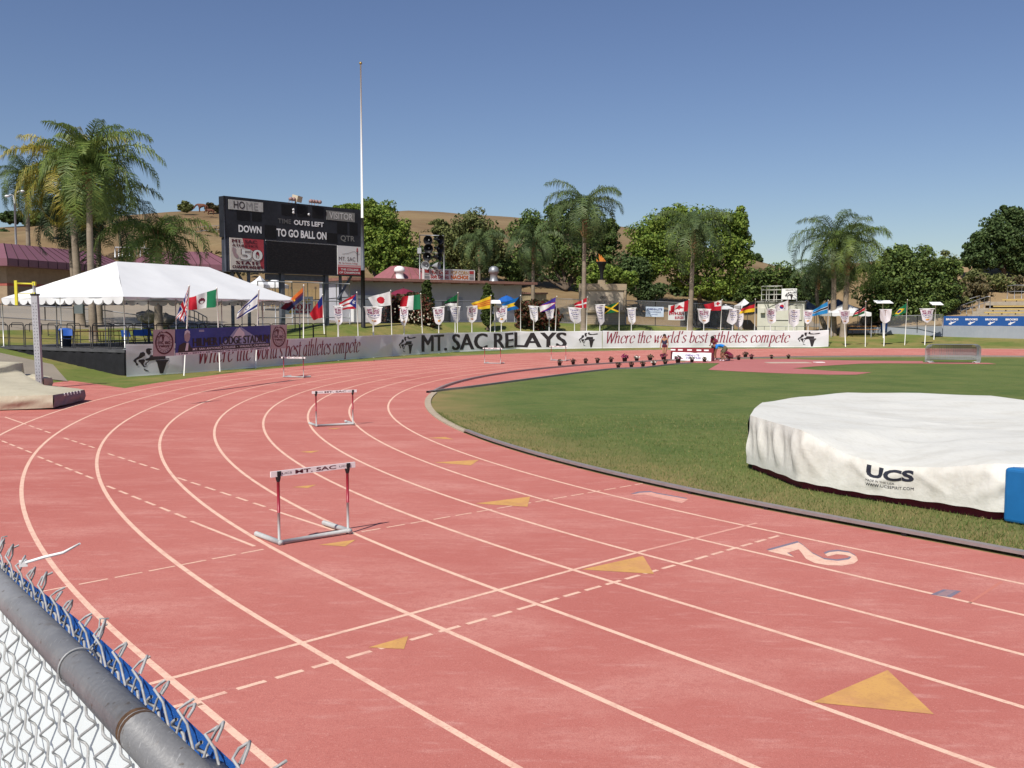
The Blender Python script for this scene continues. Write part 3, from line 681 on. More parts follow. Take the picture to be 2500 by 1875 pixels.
def chair(loc, rz, lab):
    t = thing('folding_chair',loc,lab,'chair','blue chairs on the stage')
    R_ = Matrix.Rotation(rz,4,'Z'); o = Vector(loc); w = lambda x,y,z: o+(R_ @ Vector((x,y,z)))
    g = MB(); g.grid(lambda u,v: w(-.22+.44*u,-.2+.42*v,.45-.02*sin(pi*u)),4,4); g.build('seat',[m_bl],t)
    g = MB(); g.grid(lambda u,v: w(-.23+.46*u,.22+.10*v+.03*sin(pi*u),.56+.30*v),6,5); g.build('backrest',[m_bl],t)
    for sx in (-.22,.22):
        g = MB(); g.tube([w(sx,-.24,0),w(sx,.18,.5),w(sx,.32,.86)],.012,6); g.tube([w(sx,.26,0),w(sx,-.16,.45)],.012,6); g.build('leg',[m_black],t)
for px,Y,rz,l in ((314,43.9,2.9,'bright blue chair at the near tent pole'),(340,45.6,3.3,'blue chair second from the near tent pole'),(364,46.6,3.0,'blue chair nearest the round emblem sign'),(163,45.4,.4,'blue chair standing alone on the left of the stage by the bin')): chair(dk(px,Y),rz,l)
b = dk(158,46.1); t = thing('trash_bin',b,'dark trash bin behind a blue chair at the left of the stage','bin')
g = MB(); g.lathe([(0,0),(.24,0),(.29,.75),(.31,.78),(.31,.82),(.27,.82)],14,b); g.build('body',[M('dark plastic',(.02,.03,.06),.5)],t)
g = MB(); g.lathe([(.31,.825),(.26,.90),(0,.93)],14,b); g.build('lid',[m_bl],t)

# ---- signs hung on the stage rail over the first banner
m_sign = M('lilac sign vinyl',(.46,.38,.37),.5,.06,3); m_blue = M('stadium blue',(.035,.055,.26),.5,.18,1.2); m_pale = M('pale blue print',(.32,.36,.52),.5)
m_skin = M('printed skin tone',(.42,.33,.33),.5); m_dkred = M('maroon print',(.10,.02,.03),.5); m_whprint = M('white print',(.70,.68,.70),.5)
def hang(px0,px1,yt0,yt1,yb0,yb1,off=.10):
    a, c = bl(px0), bl(px1); tg = (c-a).normalized(); nn = Vector((tg.y,-tg.x,0))*off
    Ya, Yc = (a+nn).y, (c+nn).y
    return quadmap(P(px0,yb0,Ya),P(px1,yb1,Yc),P(px1,yt1,Yc),P(px0,yt0,Ya)), nn.normalized()
def panel(name, q, nn, label, cat, mats, draw):
    b = MB(); w_ = lambda x,y: q(x,y)+nn*(.012*sin(5*x+3*y)+.006*sin(17*x))
    b.grid(lambda u,v: w_(u,v),60,12); b.grid(lambda u,v: w_(u,v)-nn*.015,60,12)
    draw(b, lambda x,y: w_(x,y)+nn*.005, lambda x,y: w_(x,y)+nn*.009)
    return tag(b.build(name,mats,None,q(.5,0)),label,cat)
def badge(b, f, f2):
    n = 36; ell = lambda r,k: [(.5+.43*r*cos(2*pi*i/n),.5+.44*r*sin(2*pi*i/n)) for i in range(n)]
    o_, i_ = ell(1,0), ell(.86,0)
    for i in range(n):
        if 8 <= i <= 13: continue
        j = (i+1)%n; b.add([f(*o_[i]),f(*o_[j]),f(*i_[j]),f(*i_[i])],[(0,1,2,3)],1)
    i2 = ell(.66,0); i3 = ell(.63,0)
    for i in range(n): j=(i+1)%n; b.add([f(*i2[i]),f(*i2[j]),f(*i3[j]),f(*i3[i])],[(0,1,2,3)],1)
    b.text('mt. sac',sub(f,.24,.45,.76,.58),1,.03); b.text('relays',sub(f,.27,.30,.73,.44),1,.03)
    emblem(b, sub(f,.14,.55,.62,.95), 1)
    for i in range(n):                  # ring of small capitals, too small to read
        if i % 2 == 0 and not 6 <= i <= 15:
            a = 2*pi*i/n; c = (.5+.33*cos(a),.5+.335*sin(a)); b.poly([(c[0]-.018,c[1]-.014),(c[0]+.018,c[1]-.014),(c[0]+.018,c[1]+.014),(c[0]-.018,c[1]+.014)],f,1)
q, nn = hang(374,427,805,804,870,868.5,26); panel('sign',q,nn,'square mt. sac relays sign with ring emblem left of the blue stadium banner','sign',[m_sign,m_dkred],badge)
q, nn = hang(661,700,793.5,792.5,852,850,26); panel('sign',q,nn,'mt. sac relays sign with ring emblem right of the blue stadium banner','sign',[m_sign,m_dkred],badge)
def hilmer(b, f, f2):
    b.poly([(0,0),(1,0),(1,.10),(0,.10)],f,1,.05); b.poly([(.13,.10),(1,.10),(1,.27),(.13,.27)],f,2,.05)
    b.text('MT. SAN ANTONIO COLLEGE  •  WALNUT, CALIFORNIA',sub(f2,.155,.135,.985,.235),1,.02,False,.05)
    b.text('1948 - 2013 • 65 YEARS OF HISTORIC MOMENTS',sub(f2,.03,.025,.97,.08),2,.02,False,.05)
    f3 = lambda x,y: f2(x,y)*2-f(x,y); b.text('HILMER LODGE STADIUM',sub(f3,.155,.30,.985,.62),2,.0,False,.03,.004,nn)
    b.poly([(.42,.28),(.52,.55),(.60,.93),(.66,.97),(.72,.80),(.86,.45),(.95,.28)],f,3,.08)
    b.poly([(.56,.55),(.60,.80),(.635,.97),(.66,.86),(.69,.76),(.70,.55)],f2,4,.08)
    b.poly([(.02,.10),(.03,.38),(.07,.48),(.12,.44),(.135,.30),(.135,.10)],f2,2)     # portrait: suit, shirt, head, hair
    b.poly([(.082,.16),(.095,.46),(.115,.46),(.108,.16)],lambda x,y:f2(x,y)+Vector((0,0,0))+(f2(x,y)-f(x,y)),1)
    b.poly([(.08,.55),(.075,.72),(.085,.86),(.105,.92),(.125,.86),(.132,.70),(.122,.55),(.105,.48)],f2,5)
    b.poly([(.076,.74),(.082,.90),(.105,.97),(.128,.90),(.130,.80),(.105,.87)],lambda x,y:f2(x,y)*2-f(x,y),4)
    for y0 in (.86,.89,.92): b.poly([(.22,y0),(.27,y0),(.27,y0+.012),(.22,y0+.012)],f,4)
q, nn = hang(428,660,803.8,794,868,852,26); panel('sign',q,nn,'long blue Hilmer Lodge Stadium banner with a portrait hung over the white banner','banner',[m_blue,m_whprint,m_ink,m_pale,m_whprint,m_skin],hilmer)

# ---- scoreboard
TL, TR, BLc, BR = P(547.3,479.2,62), P(882.6,512,70.5), P(551,664,62), P(881,674,70.5)
zt_s, zb_s = (TL.z+TR.z)/2, (BLc.z+BR.z)/2
a, c = Vector((TL.x,TL.y,0)), Vector((TR.x,TR.y,0)); d = (c-a).normalized(); nn = Vector((d.y,-d.x,0)); Ls = (c-a).length
def SB(u, v, o=0.0): return a+d*(u*Ls)+Vector((0,0,zb_s+(zt_s-zb_s)*v))+nn*o
sb = thing('scoreboard',a+d*Ls/2+Vector((0,0,2.2)),'large black football scoreboard with HOME and VISITOR panels on steel columns','scoreboard')
m_sbk = M('scoreboard black',(.020,.022,.028),.55,.35,1.2); m_edge = M('scoreboard frame',(.05,.055,.075),.45,.2,2); m_led = layered('display screen',(.010,.010,.012),[(30,(.035,.03,.03),.45,.7,.8,(.2,.2))],.6,.6,25)
ang = math.atan2(d.y,d.x)
def slab(u0,v0,u1,v1,o0,o1): 
    g = MB(); vs = [SB(u,v,o) for o in (o0,o1) for u,v in ((u0,v0),(u1,v0),(u1,v1),(u0,v1))]
    g.add(vs,[(0,3,2,1),(4,5,6,7),(0,1,5,4),(1,2,6,5),(2,3,7,6),(3,0,4,7)]); return g
slab(0,.46,1,1,-.65,0).build('board',[m_sbk],sb)
slab(.012,.0,1,.457,-.65,-.03).build('lower_cabinet',[m_edge],sb)
g = slab(.275,.02,.785,.44,-.02,.05); g.build('display',[m_led],sb)
g = MB(); m_lt = M('silver edge',(.45,.45,.47),.4)
for u0,v0,u1,v1 in ((.27,.445,.79,.457),):
    vs=[SB(u,v,.055) for u,v in ((u0,v0),(u1,v0),(u1,v1),(u0,v1))]; g.add(vs,[(0,1,2,3)])
g.tube([SB(.0,0,-.02),SB(.0,1,-.02)],.05,4); g.build('trim',[m_lt if False else m_edge],sb)
g = slab(.268,.444,.79,.456,-.02,.055); g.build('trim',[m_lt],sb)
m_panel = M('panel grey',(.40,.40,.38),.6,.18,6); m_wl = M('scoreboard letters',(.78,.78,.78),.5,.08,8); m_gl = M('unlit letters',(.12,.12,.12),.6,.3,8); m_dg = M('digit panel',(.006,.006,.007),.6,.3,3)
for u0,v0,u1,v1 in ((.18,.70,.245,.82),(.08,.70,.165,.90),(.385,.82,.46,.97),(.50,.82,.575,.975),(.61,.82,.695,.975),(.80,.62,.88,.80),(.90,.62,.965,.80),(.265,.48,.345,.66),(.72,.48,.80,.62)):
    slab(u0,v0,u1,v1,0,.015).build('digit_panel',[m_dg],sb)
def sign_on(name, u0,v0,u1,v1,mats,draw,o=.03):
    g = slab(u0,v0,u1,v1,0,o); f = lambda x,y: SB(u0+(u1-u0)*x,v0+(v1-v0)*y,o+.012); f2 = lambda x,y: SB(u0+(u1-u0)*x,v0+(v1-v0)*y,o+.02)
    draw(g,f,f2); return g.build(name,mats,sb)
sign_on('name_panel',.026,.83,.255,.96,[m_panel,m_ink,M('faded print',(.26,.26,.25),.7)],lambda g,f,f2:(g.text('HO',sub(f,.14,.14,.46,.90),1,.01),g.text('ME',sub(f,.50,.14,.84,.90),2,-.0)))
sign_on('name_panel',.717,.81,.942,.945,[M('panel dark grey',(.20,.20,.19),.6,.18,6),M('panel pale print',(.52,.52,.50),.6),m_ink],lambda g,f,f2:g.text('VISITOR',sub(f,.09,.16,.92,.88),1,.01))
def wrd(body,u0,v0,u1,v1,m,b=.015):
    g = MB(); g.text(body,lambda x,y: SB(u0+(u1-u0)*x,v0+(v1-v0)*y,.02),0,b); g.build('lettering',[m],sb)
wrd('DOWN',.088,.535,.242,.632,m_wl,.03); wrd('TIME',.358,.70,.452,.765,m_gl); wrd('OUTS LEFT',.472,.695,.695,.765,m_wl,.03); wrd('TO GO BALL ON',.347,.515,.715,.625,m_wl,.03); wrd('QTR',.826,.505,.94,.60,M('dim letters',(.20,.20,.19),.6))
g = MB()
for u,v in ((.47,.905),(.47,.865),(.583,.86)): g.lathe([(0,.02),(.09,.02),(.09,0)],10,SB(u,v,.02),0,True,nn)
g.build('colon_lamp',[m_wl],sb)
m_s50 = layered('poster red',(.62,.50,.44),[(.42,(.45,.06,.07),.46,.56,.95,(1,1)),],.5,0)
def s50(g,f,f2):
    g.poly([(.0,0),(1,0),(1,1),(0,1)],f,0); g.poly([(.36,1),(1,1),(1,.06),(.90,.10),(.86,.46),(.60,.66),(.42,.70)],lambda x,y:f(x,y)+nn*.004,1)
    f2 = lambda x,y: f(x,y)+nn*.016
    g.text('MT. SAC',sub(f2,.05,.85,.80,.96),2,.0,False,0,.014,nn); g.text('ATHLETICS',sub(f2,.05,.735,.82,.805),2,.0,False,0,.010,nn)
    for k,(mt,o_) in enumerate(((2,.0),(3,.012))):
        ff = lambda x,y,o_=o_: f2(x,y)+nn*o_
        g.text('5',sub(ff,.27+.02*k,.32+.01*k,.62-.01*k,.67-.01*k),mt,0,False,0,.09-.04*k,nn); g.text('0',sub(ff,.63+.02*k,.31+.01*k,.97-.02*k,.67-.01*k),mt,0,False,0,.09-.04*k,nn)
    g.text('STATE',sub(f2,.15,.175,.88,.285),2,0,False,0,.022,nn); g.text('CHAMPIONSHIPS',sub(f2,.05,.05,.96,.145),2,0,False,0,.008,nn)
    g.poly([(.06,.70),(.16,.67),(.15,.57),(.235,.44),(.225,.37),(.17,.37),(.10,.44),(.055,.60)],f2,4)
sign_on('poster',.028,.025,.252,.452,[M('poster cream',(.62,.56,.50),.5,.06,3),M('poster deep red',(.42,.055,.07),.5,.25,.8),m_dkred,M('poster white',(.72,.71,.68),.5),M('poster mauve',(.36,.25,.26),.5)],s50,.06)
def smt(g,f,f2):
    g.poly([(0,0),(1,0),(1,1),(0,1)],f,0); g.poly([(0,.0),(1,0),(1,.26),(0,.26)],lambda x,y:f(x,y)+nn*.004,1); g.poly([(0,.26),(1,.26),(1,.34),(0,.34)],lambda x,y:f(x,y)+nn*.004,2)
    f2 = lambda x,y: f(x,y)+nn*.014
    g.text('MT. SAC',sub(f2,.05,.48,.75,.62),3,.0); g.text('Mt. San Antonio College',sub(f2,.05,.37,.85,.43),1,.01)
    g.poly([(.06,.27),(.94,.27),(.94,.28),(.06,.28)],f2,0); g.text('THE COLLEGE',sub(f2,.13,.145,.88,.215),0,.03); g.text('OF CHAMPIONS',sub(f2,.06,.035,.95,.105),0,.03)
    L = [(.20,.70),(.45,.74),(.62,.80),(.74,.815),(.80,.76),(.85,.72),(.95,.75)]
    for (x0,y0),(x1,y1) in zip(L,L[1:]): g.add([f2(x0,y0),f2(x1,y1),f2(x1,y1+.012),f2(x0,y0+.012)],[(0,1,2,3)],3)
    g.poly([(.83,.46),(.85,.46),(.865,.83),(.815,.83)],f2,3); g.poly([(.79,.83),(.89,.83),(.865,.87),(.815,.87)],f2,1); g.poly([(.81,.875),(.87,.875),(.865,.94),(.84,.97),(.815,.92)],f2,1)
sign_on('poster',.797,.02,.985,.445,[M('poster pale',(.68,.67,.66),.5),M('poster crimson',(.40,.05,.06),.5),M('poster pink',(.60,.30,.30),.5),M('poster ink',(.10,.07,.07),.5)],smt,.06)
for u in (.06,.17,.40,.73,.845): 
    q = SB(u,0,-.35); zb = zt(q.x,q.y)
    g = MB(); w_ = .30 if u in (.73,.40) else .16; g.box((q.x,q.y,(zb_s+zb)/2-.1),(w_,w_,zb_s-zb+.2),ang); g.build('column',[M('column grey',(.10,.11,.13),.5,.2,3)],sb)
g = MB(); q1 = SB(.93,0,-.3); q2 = SB(.82,-.35,-.3); g.tube([q1,q2],.09,6); q1 = SB(.09,0,-.3); q2 = SB(.16,-.25,-.3); g.tube([q1,q2],.09,6); g.build('brace',[MATS['column grey']],sb)
slab(.29,-.09,.735,-.005,-.5,-.35).build('service_walk',[MATS['column grey']],sb)
for u0,u1 in ((.19,.43),(.43,.66),(.66,.87)):
    g = MB()
    for v in (-.12,-.38,-.62): g.tube([SB(u0,v,.35),SB(u1,v,.35)],.035,6)
    for k in range(3): g.tube([SB(u0+(u1-u0)*k/2.01,-.12,.35),SB(u0+(u1-u0)*k/2.01,-.72,.35)],.032,6)
    g.build('cage_frame',[m_galv],sb)
def unit(u, w_, h_, dp, tilt): 
    g = MB(); g.box(SB(u,1.07,-.1),(w_,dp,h_),ang+.5,0,0,tilt); return g
g = unit(.505,.75,.42,.42,.25); g.tube([SB(.505,1,-.3),SB(.505,1.06,-.2)],.06,6); g.build('flood_lamp',[M('lamp cream',(.55,.48,.36),.5)],sb)
for u in (.445,.467,.593,.612,.634,.66):
    g = MB(); g.lathe([(0,0),(.10,.0),(.13,.12),(.13,.20),(0,.22)],10,SB(u,1.05,.0),0,True,nn); g.tube([SB(u,1,-.1),SB(u,1.05,-.05)],.02,5); g.build('lamp_head',[M('lamp pinkish',(.32,.20,.19),.5)],sb)

# ---- flag pole
fp = P(886,700,69.2); fb = zt(fp.x,fp.y); top = P(880,158,69.2).z
pole = thing('flag_pole',(fp.x,fp.y,fb),'very tall bare flag pole, white above and grey below, beside the scoreboard','flag pole')
z1, z2 = P(885,660,69.2).z, P(884,532,69.2).z
for n_, a_, b_, r_, r2, m_ in (('lower_section',fb,z1,.16,.15,m_black),('middle_section',z1,z2,.14,.11,MATS['column grey']),('upper_section',z2,top,.085,.05,m_white)):
    g = MB(); g.tube([(fp.x,fp.y,a_),(fp.x,fp.y,b_)],[r_,r2],10); g.build(n_,[m_],pole)
g = MB(); g.lathe([(0,-.12),(.09,-.06),(.11,0),(.09,.07),(0,.12)],10,(fp.x,fp.y,top+.1)); g.build('finial',[M('dull gold',(.40,.28,.10),.4,metal=.6)],pole)

# ---- snack building with low roof
m_wall = M('pale grey wall',(.46,.46,.50),.85,.06,1.2); m_roofr = M('maroon metal roof',(.30,.115,.125),.5,.10,3); m_fas = M('fascia brown',(.26,.13,.10),.7,.2,4)
e0, e1 = Vector(xy(885,80)+(0,)), Vector(xy(1312,91.3)+(0,)); d = (e1-e0).normalized(); nn = Vector((d.y,-d.x,0)); Lb = (e1-e0).length; an = math.atan2(d.y,d.x)
zb, zr_ = 1.95, 5.72
def BB(u, o, z): return e0+d*u+nn*o+Vector((0,0,z))
bld = thing('snack_building',BB(Lb/2,0,zb),'long low pale snack building with brown flat roof edge behind the fence','building')
def bx(u0,u1,o0,o1,z0,z1): 
    g = MB(); g.add([BB(u,o,z) for z in (z0,z1) for u,o in ((u0,o0),(u1,o0),(u1,o1),(u0,o1))],[(0,3,2,1),(4,5,6,7),(0,1,5,4),(1,2,6,5),(2,3,7,6),(3,0,4,7)]); return g
bx(-1,Lb-.6,-6,-1.7,zb-.4,zr_).build('wall',[m_wall],bld)
bx(-1.4,Lb,-6.4,0,zr_+.004,zr_+.24).build('roof',[m_fas],bld)
g = MB()
for u in range(0,int(Lb),2): g.tube([BB(u,-.1,zr_-.02),BB(u,-1.65,zr_-.02)],.06,4)
g.build('rafters',[m_fas],bld)
g = MB()
for u in (7.2,10.4): g.box(BB(u,-1.66,zb+1.9),(1.7,.04,1.2),an)
g.build('window',[M('shutter grey',(.30,.31,.36),.7)],bld)
bx(9.0,9.9,-1.69,-1.64,zb,zb+2.1).build('door',[M('dark doorway',(.03,.03,.035),.8)],bld)
bx(-.2,2.3,-1.69,-.9,zb-.1,zb+2.55).build('white_booth',[m_white],bld)
bx(.7,1.7,-.89,-.86,zb+1.0,zb+1.6).build('hatch',[M('hatch grey',(.22,.21,.22),.7)],bld)
sh0 = P(1268,768,98); shd = thing('shed',(sh0.x,98,1.9),'small tan shed past the right end of the snack building','shed')
g = MB(); g.box((sh0.x+1.3,98.6,3.4),(2.9,2.4,3.2)); g.build('wall',[M('tan stucco',(.36,.29,.17),.85,.1,2)],shd); g = MB(); g.box((sh0.x+1.3,98.6,5.06),(3.2,2.7,.12)); g.build('roof',[m_fas],shd)
# raised maroon roof behind, with a sign in front of it
g = MB(); q = [BB(u,o,z) for u,o,z in ((4.0,-2.2,zr_+.25),(12.6,-2.2,zr_+.25),(12.6,-6.2,zr_+.25),(4.0,-6.2,zr_+.25),(5.6,-3.6,zr_+1.55),(9.6,-3.6,zr_+1.15),(9.6,-5,zr_+1.15),(5.6,-5,zr_+1.55))]
g.add(q,[(0,1,5,4),(1,2,6,5),(2,3,7,6),(3,0,4,7),(4,5,6,7)])
for k in range(9):
    t = k/8; g.tube([q[0].lerp(q[1],t),q[4].lerp(q[5],t)],.03,4,1)
g.build('upper_roof',[m_roofr,m_fas],bld)
for px, Y, hh, lab, mt in ((979,86,1.2,'white mushroom roof vent nearest the scoreboard',m_white),(1206,92,1.5,'silver mushroom roof vent over the right end of the snack building',m_galv)):
    r_ = P(px,768,Y); z0 = zr_+.2
    t = MB(); t.lathe([(.52,0),(.36,.35),(.34,.7*hh*.8),(.46,.75*hh*.8),(.50,.9*hh*.8),(.42,1.15*hh*.8),(.2,1.28*hh*.8),(0,1.3*hh*.8)],16,(r_.x,Y-.9,z0))
    o = t.build('roof_vent',[mt],None,(r_.x,Y-.9,z0)); tag(o,lab,'roof vent','roof vents')
S0, S1 = P(1034,676,84.8), P(1159,687,88.4); dv = (S1-S0); S0.z, S1.z = zr_+.26, zr_+.26
qf = quadmap(S0,S1,S1+Vector((0,0,.98)),S0+Vector((0,0,.98)))
sg = MB(); nn2 = Vector((dv.y,-dv.x,0)).normalized()
sg.add([qf(0,0),qf(1,0),qf(1,1),qf(0,1)]+[qf(x,y)-nn2*.2 for x,y in ((0,0),(1,0),(1,1),(0,1))],[(0,1,2,3),(4,7,6,5),(0,4,5,1),(1,5,6,2),(2,6,7,3),(3,7,4,0)],0)
f = lambda x,y: qf(x,y)+nn2*.015
for a_ in ((.0,.0,1,.05),(.0,.95,1,1),(.0,.0,.012,1),(.988,0,1,1)): sg.poly([(a_[0],a_[1]),(a_[2],a_[1]),(a_[2],a_[3]),(a_[0],a_[3])],f,4)
sg.text('HOT DOGS',sub(f,.13,.53,.48,.88),1,.04); sg.text('Soft Drinks',sub(f,.13,.12,.48,.46),1,.03); sg.text('POP CORN',sub(f,.52,.54,.87,.88),2,.03); sg.text('NACHOS',sub(f,.52,.12,.87,.48),3,.05)
for x0 in (.02,.89):
    sg.poly([(x0,.62),(x0+.09,.62),(x0+.09,.90),(x0,.90)],f,1); sg.poly([(x0,.10),(x0+.09,.10),(x0+.09,.34),(x0,.34)],f,5)
    for k_ in range(4): sg.poly([(x0+.005+k_*.022,.42),(x0+.02+k_*.022,.42),(x0+.02+k_*.022,.55),(x0+.005+k_*.022,.55)],f,5)
tag(sg.build('snack_sign',[M('sign cream',(.62,.58,.55),.6),M('sign red',(.38,.05,.05),.6),M('sign tan print',(.45,.26,.10),.6),M('sign orange',(.50,.13,.03),.6),m_hem,M('sign grey',(.20,.20,.20),.6)],None,qf(.5,0)),'long HOT DOGS and NACHOS sign board standing on the snack building roof','sign')
# loudspeaker rack on the roof
rk = P(1060,680,85.5); zk = zr_+.26
rack = thing('loudspeaker_rack',(rk.x,85.5,zk),'steel frame on the snack building roof carrying big horn loudspeakers','speaker rack')
px2 = lambda px,py: P(px,py,85.5)
g = MB(); x0_, x1_, x2_ = px2(1041,680).x, px2(1084,680).x, px2(1025,680).x; zt1 = px2(1041,574).z
for x_, z_ in ((x0_,zt1),(x1_,zt1-.15),(x2_,zt1-.0)): g.tube([(x_,85.5,zk),(x_,85.5,z_)],.055,6)
for z_ in (zt1,px2(1041,617).z,px2(1041,661).z): g.tube([(x2_,85.5,z_),(x1_,85.5,z_-.05)],.045,6)
for x_ in (x0_,x1_): g.tube([(x_,86.6,zk),(x_,85.5,zt1-.4)],.045,6)
g.build('frame',[m_galv],rack)
for px,py,r_,ax_,m_ in ((1048,587,.42,(-.25,-.95,-.1),0),(1071,585,.40,(.75,-.65,-.1),0),(1048,606,.42,(-.1,-.95,-.25),0),(1071,607,.40,(.7,-.7,-.2),0),(1046,627,.40,(-.3,-.95,-.1),0),(1069,627,.36,(.8,-.55,0),0),(1042,649,.40,(-.35,-.93,-.05),1),(1066,649,.33,(.92,-.38,0),1)):
    c_ = px2(px,py); A_ = Vector(ax_).normalized(); c_ = c_-A_*.25+Vector((0,-.25,0))
    g = MB(); g.lathe([(.07,-.35),(.09,-.2),(.14,0),(.24,.22),(r_,.48),(r_+.02,.52),(r_-.02,.5),(.22,.22),(.10,.1),(0,.08)],16,c_,0,True,A_)
    g.lathe([(0,.20),(.07,.22),(.07,.30),(0,.34)],8,c_,1,True,A_); g.build('horn',[m_black if m_==0 else M('horn grey',(.30,.31,.32),.5),MATS.get('horn grey') or M('horn grey',(.30,.31,.32),.5)],rack)
g = MB(); g.box(px2(1024,612),(.34,.25,.5)); g.build('junction_box',[m_grey],rack)

# ---- maroon roofed block buildings on the left
m_block = layered('tan block wall',(.34,.25,.16),[(3,(.27,.195,.125),.42,.62,.7,(1,1)),(.8,(.40,.30,.20),.5,.7,.5,(1,1))],.9,.4,20)
m_band = M('red brick band',(.36,.10,.075),.85,.15,4); m_mroof = M('plum metal roof',(.20,.085,.105),.45,.06,2,spec=.5); m_rib = M('roof seam',(.05,.018,.024),.6)
def blockhouse(C0, dA, LA, dB, LB, z0, hw_, label, sink=0):
    """C0 the near corner; dA/dB unit vectors along its two walls"""
    t = thing('restroom_building' if sink == 0 else 'pavilion',(C0.x,C0.y,z0),label,'building')
    w = lambda a,b,z: C0+dA*a+dB*b+Vector((0,0,z))
    g = MB(); zz = z0-.5
    g.add([w(a,b,z) for z in (zz,z0+hw_) for a,b in ((0,0),(LA,0),(LA,LB),(0,LB))],[(0,1,5,4),(1,2,6,5),(2,3,7,6),(3,0,4,7)],0); g.build('wall',[m_block],t)
    g = MB(); bnd = z0+hw_*.50
    g.add([w(a,b,z) for z in (bnd,bnd+.22) for a,b in ((-.012,-.012),(LA+.012,-.012),(LA+.012,LB+.012),(-.012,LB+.012))],[(0,1,5,4),(1,2,6,5),(2,3,7,6),(3,0,4,7)],0); g.build('brick_band',[m_band],t)
    g = MB(); ov = 1.1; he = z0+hw_; lv = [(-ov,he-.15),(-ov,he+.42),(1.2,he+1.75)]
    rings = []
    for o_, z in lv: rings.append([w(o_,o_,z),w(LA-o_,o_,z),w(LA-o_,LB-o_,z),w(o_,LB-o_,z)])
    vs = [p for r_ in rings for p in r_]
    g.add(vs,[(4*k+i,4*k+(i+1)%4,4*k+4+(i+1)%4,4*k+4+i) for k in range(2) for i in range(4)]+[(8,9,10,11),(3,2,1,0)],0)
    for i,Ln in ((0,LA),(3,LB),(1,LB)):
        ns = int(Ln/.9)
        for k in range(ns+1):
            tt = k/ns; j = (i+1)%4
            p0,p1,p2 = rings[0][i].lerp(rings[0][j],tt),rings[1][i].lerp(rings[1][j],tt),rings[2][i].lerp(rings[2][j],tt)
            g.tube([p0,p1,p2],.035,4,1)
    g.build('roof',[m_mroof,m_rib],t); return t
c0 = Vector((-39.55,75,0)); dB_ = Vector((.235,.972,0)); dA_ = Vector((-.972,.235,0))
blockhouse(c0,dA_,9,dB_,13.2,3.45,3.3,'tan block building with plum metal roof at the left edge behind the palms')
g0 = Vector((-35.6,92,0)); dA2 = Vector((.93,.36,0)).normalized(); dB2 = Vector((-.36,.93,0)).normalized()
blockhouse(g0,dA2,7.6,dB2,6,4.3,3.0,'farther tan building with plum hip roof behind the low palm',1)
rk0 = thing('roof_rack',P(330,626,95),'white pipe framework standing above the plum roof by the low palm','rack')
g = MB(); pw = lambda px,py,Y=95: P(px,py,Y)
for Y_ in (95,96.5):
    g.tube([pw(281,604,Y_),pw(281,628,Y_)],.06,5); g.tube([pw(378,610,Y_),pw(378,632,Y_)],.06,5); g.tube([pw(281,604,Y_),pw(345,604.5,Y_),pw(378,611,Y_)],.06,5)
    for k in range(1,11): px = 281+97*k/11; g.tube([pw(px,604+max(0,(px-345)*.2),Y_),pw(px,626,Y_)],.05,5)
g.tube([pw(321,604),pw(321,589)],.05,5); g.tube([pw(353,604),pw(353,591)],.05,5); g.tube([pw(321,590),pw(353,591)],.05,5); g.tube([pw(337,604),pw(337,582)],.05,5)
g.build('frame',[m_white],rk0)

# ---- monument wall with flame
MA, MBb = P(1417,768,86.5), P(1529.5,768,88.0); d = Vector((MBb.x-MA.x,MBb.y-MA.y,0)); Lm = d.length; d.normalize(); nn = Vector((d.y,-d.x,0)); an = math.atan2(d.y,d.x)
m_mon = layered('monument block',(.42,.335,.23),[(5,(.34,.265,.18),.45,.65,.6,(1,1)),(.9,(.48,.39,.28),.5,.7,.4,(1,1))],.9,.35,18); m_mp = M('smooth tan panel',(.50,.42,.32),.8,.06,2)
zb, ztm = 1.55, P(1420,692,86.5).z
mon = thing('monument_wall',(MA.x+d.x*Lm/2,MA.y+d.y*Lm/2,zb),'tan block monument wall with a smooth lettered panel under a flame bowl','monument')
w = lambda u,o,z: Vector((MA.x,MA.y,0))+d*u+nn*o+Vector((0,0,z))
def wb(u0,u1,o0,o1,z0,z1):
    g = MB(); g.add([w(u,o,z) for z in (z0,z1) for u,o in ((u0,o0),(u1,o0),(u1,o1),(u0,o1))],[(0,3,2,1),(4,5,6,7),(0,1,5,4),(1,2,6,5),(2,3,7,6),(3,0,4,7)]); return g
wb(0,Lm,-.4,0,zb-.4,ztm).build('wall',[m_mon],mon)
g = MB(); k0 = int((ztm-zb)/.2)
for k in range(k0): g.box(w(Lm/2,.0,zb+k*.2),(Lm,.012,.018),an)
g.build('mortar_joint',[M('mortar',(.27,.21,.15),.95)],mon)
zp0, zp1 = P(1475,757,87).z, P(1475,701,87).z
wb(.55,Lm-.35,.0,.03,zp0,zp1-.25).build('panel',[m_mp],mon)
for a_ in ((.33,Lm-.12,.02,.14,zp1-.26,zp1+.02),(.33,.5,.02,.12,zp0,zp1-.265),(Lm-.30,Lm-.12,.02,.12,zp0,zp1-.265),(.33,Lm-.12,.02,.16,zp0-.22,zp0-.005)): wb(*a_).build('moulding',[m_mon],mon)
g = MB()
for i,(tx,u0,u1) in enumerate((('HOME OF THE',.40,.62),('OLYMPIC ATHLETES',.22,.80),('STADIUM',.38,.60))):
    z_ = zp1-.80-i*.42; g.text(tx,lambda x,y: w(.5+(Lm-1)*(u0+(u1-u0)*x),.045,z_-.26+.26*y),0,.01)
g.build('lettering',[M('bronze letters',(.16,.13,.11),.6)],mon)
u_f = Lm*.48; g = MB(); b_ = w(u_f,-.3,ztm); g.box(b_+Vector((0,0,.15)),(.55,.4,.4),an); g.build('plinth',[m_mon],mon)
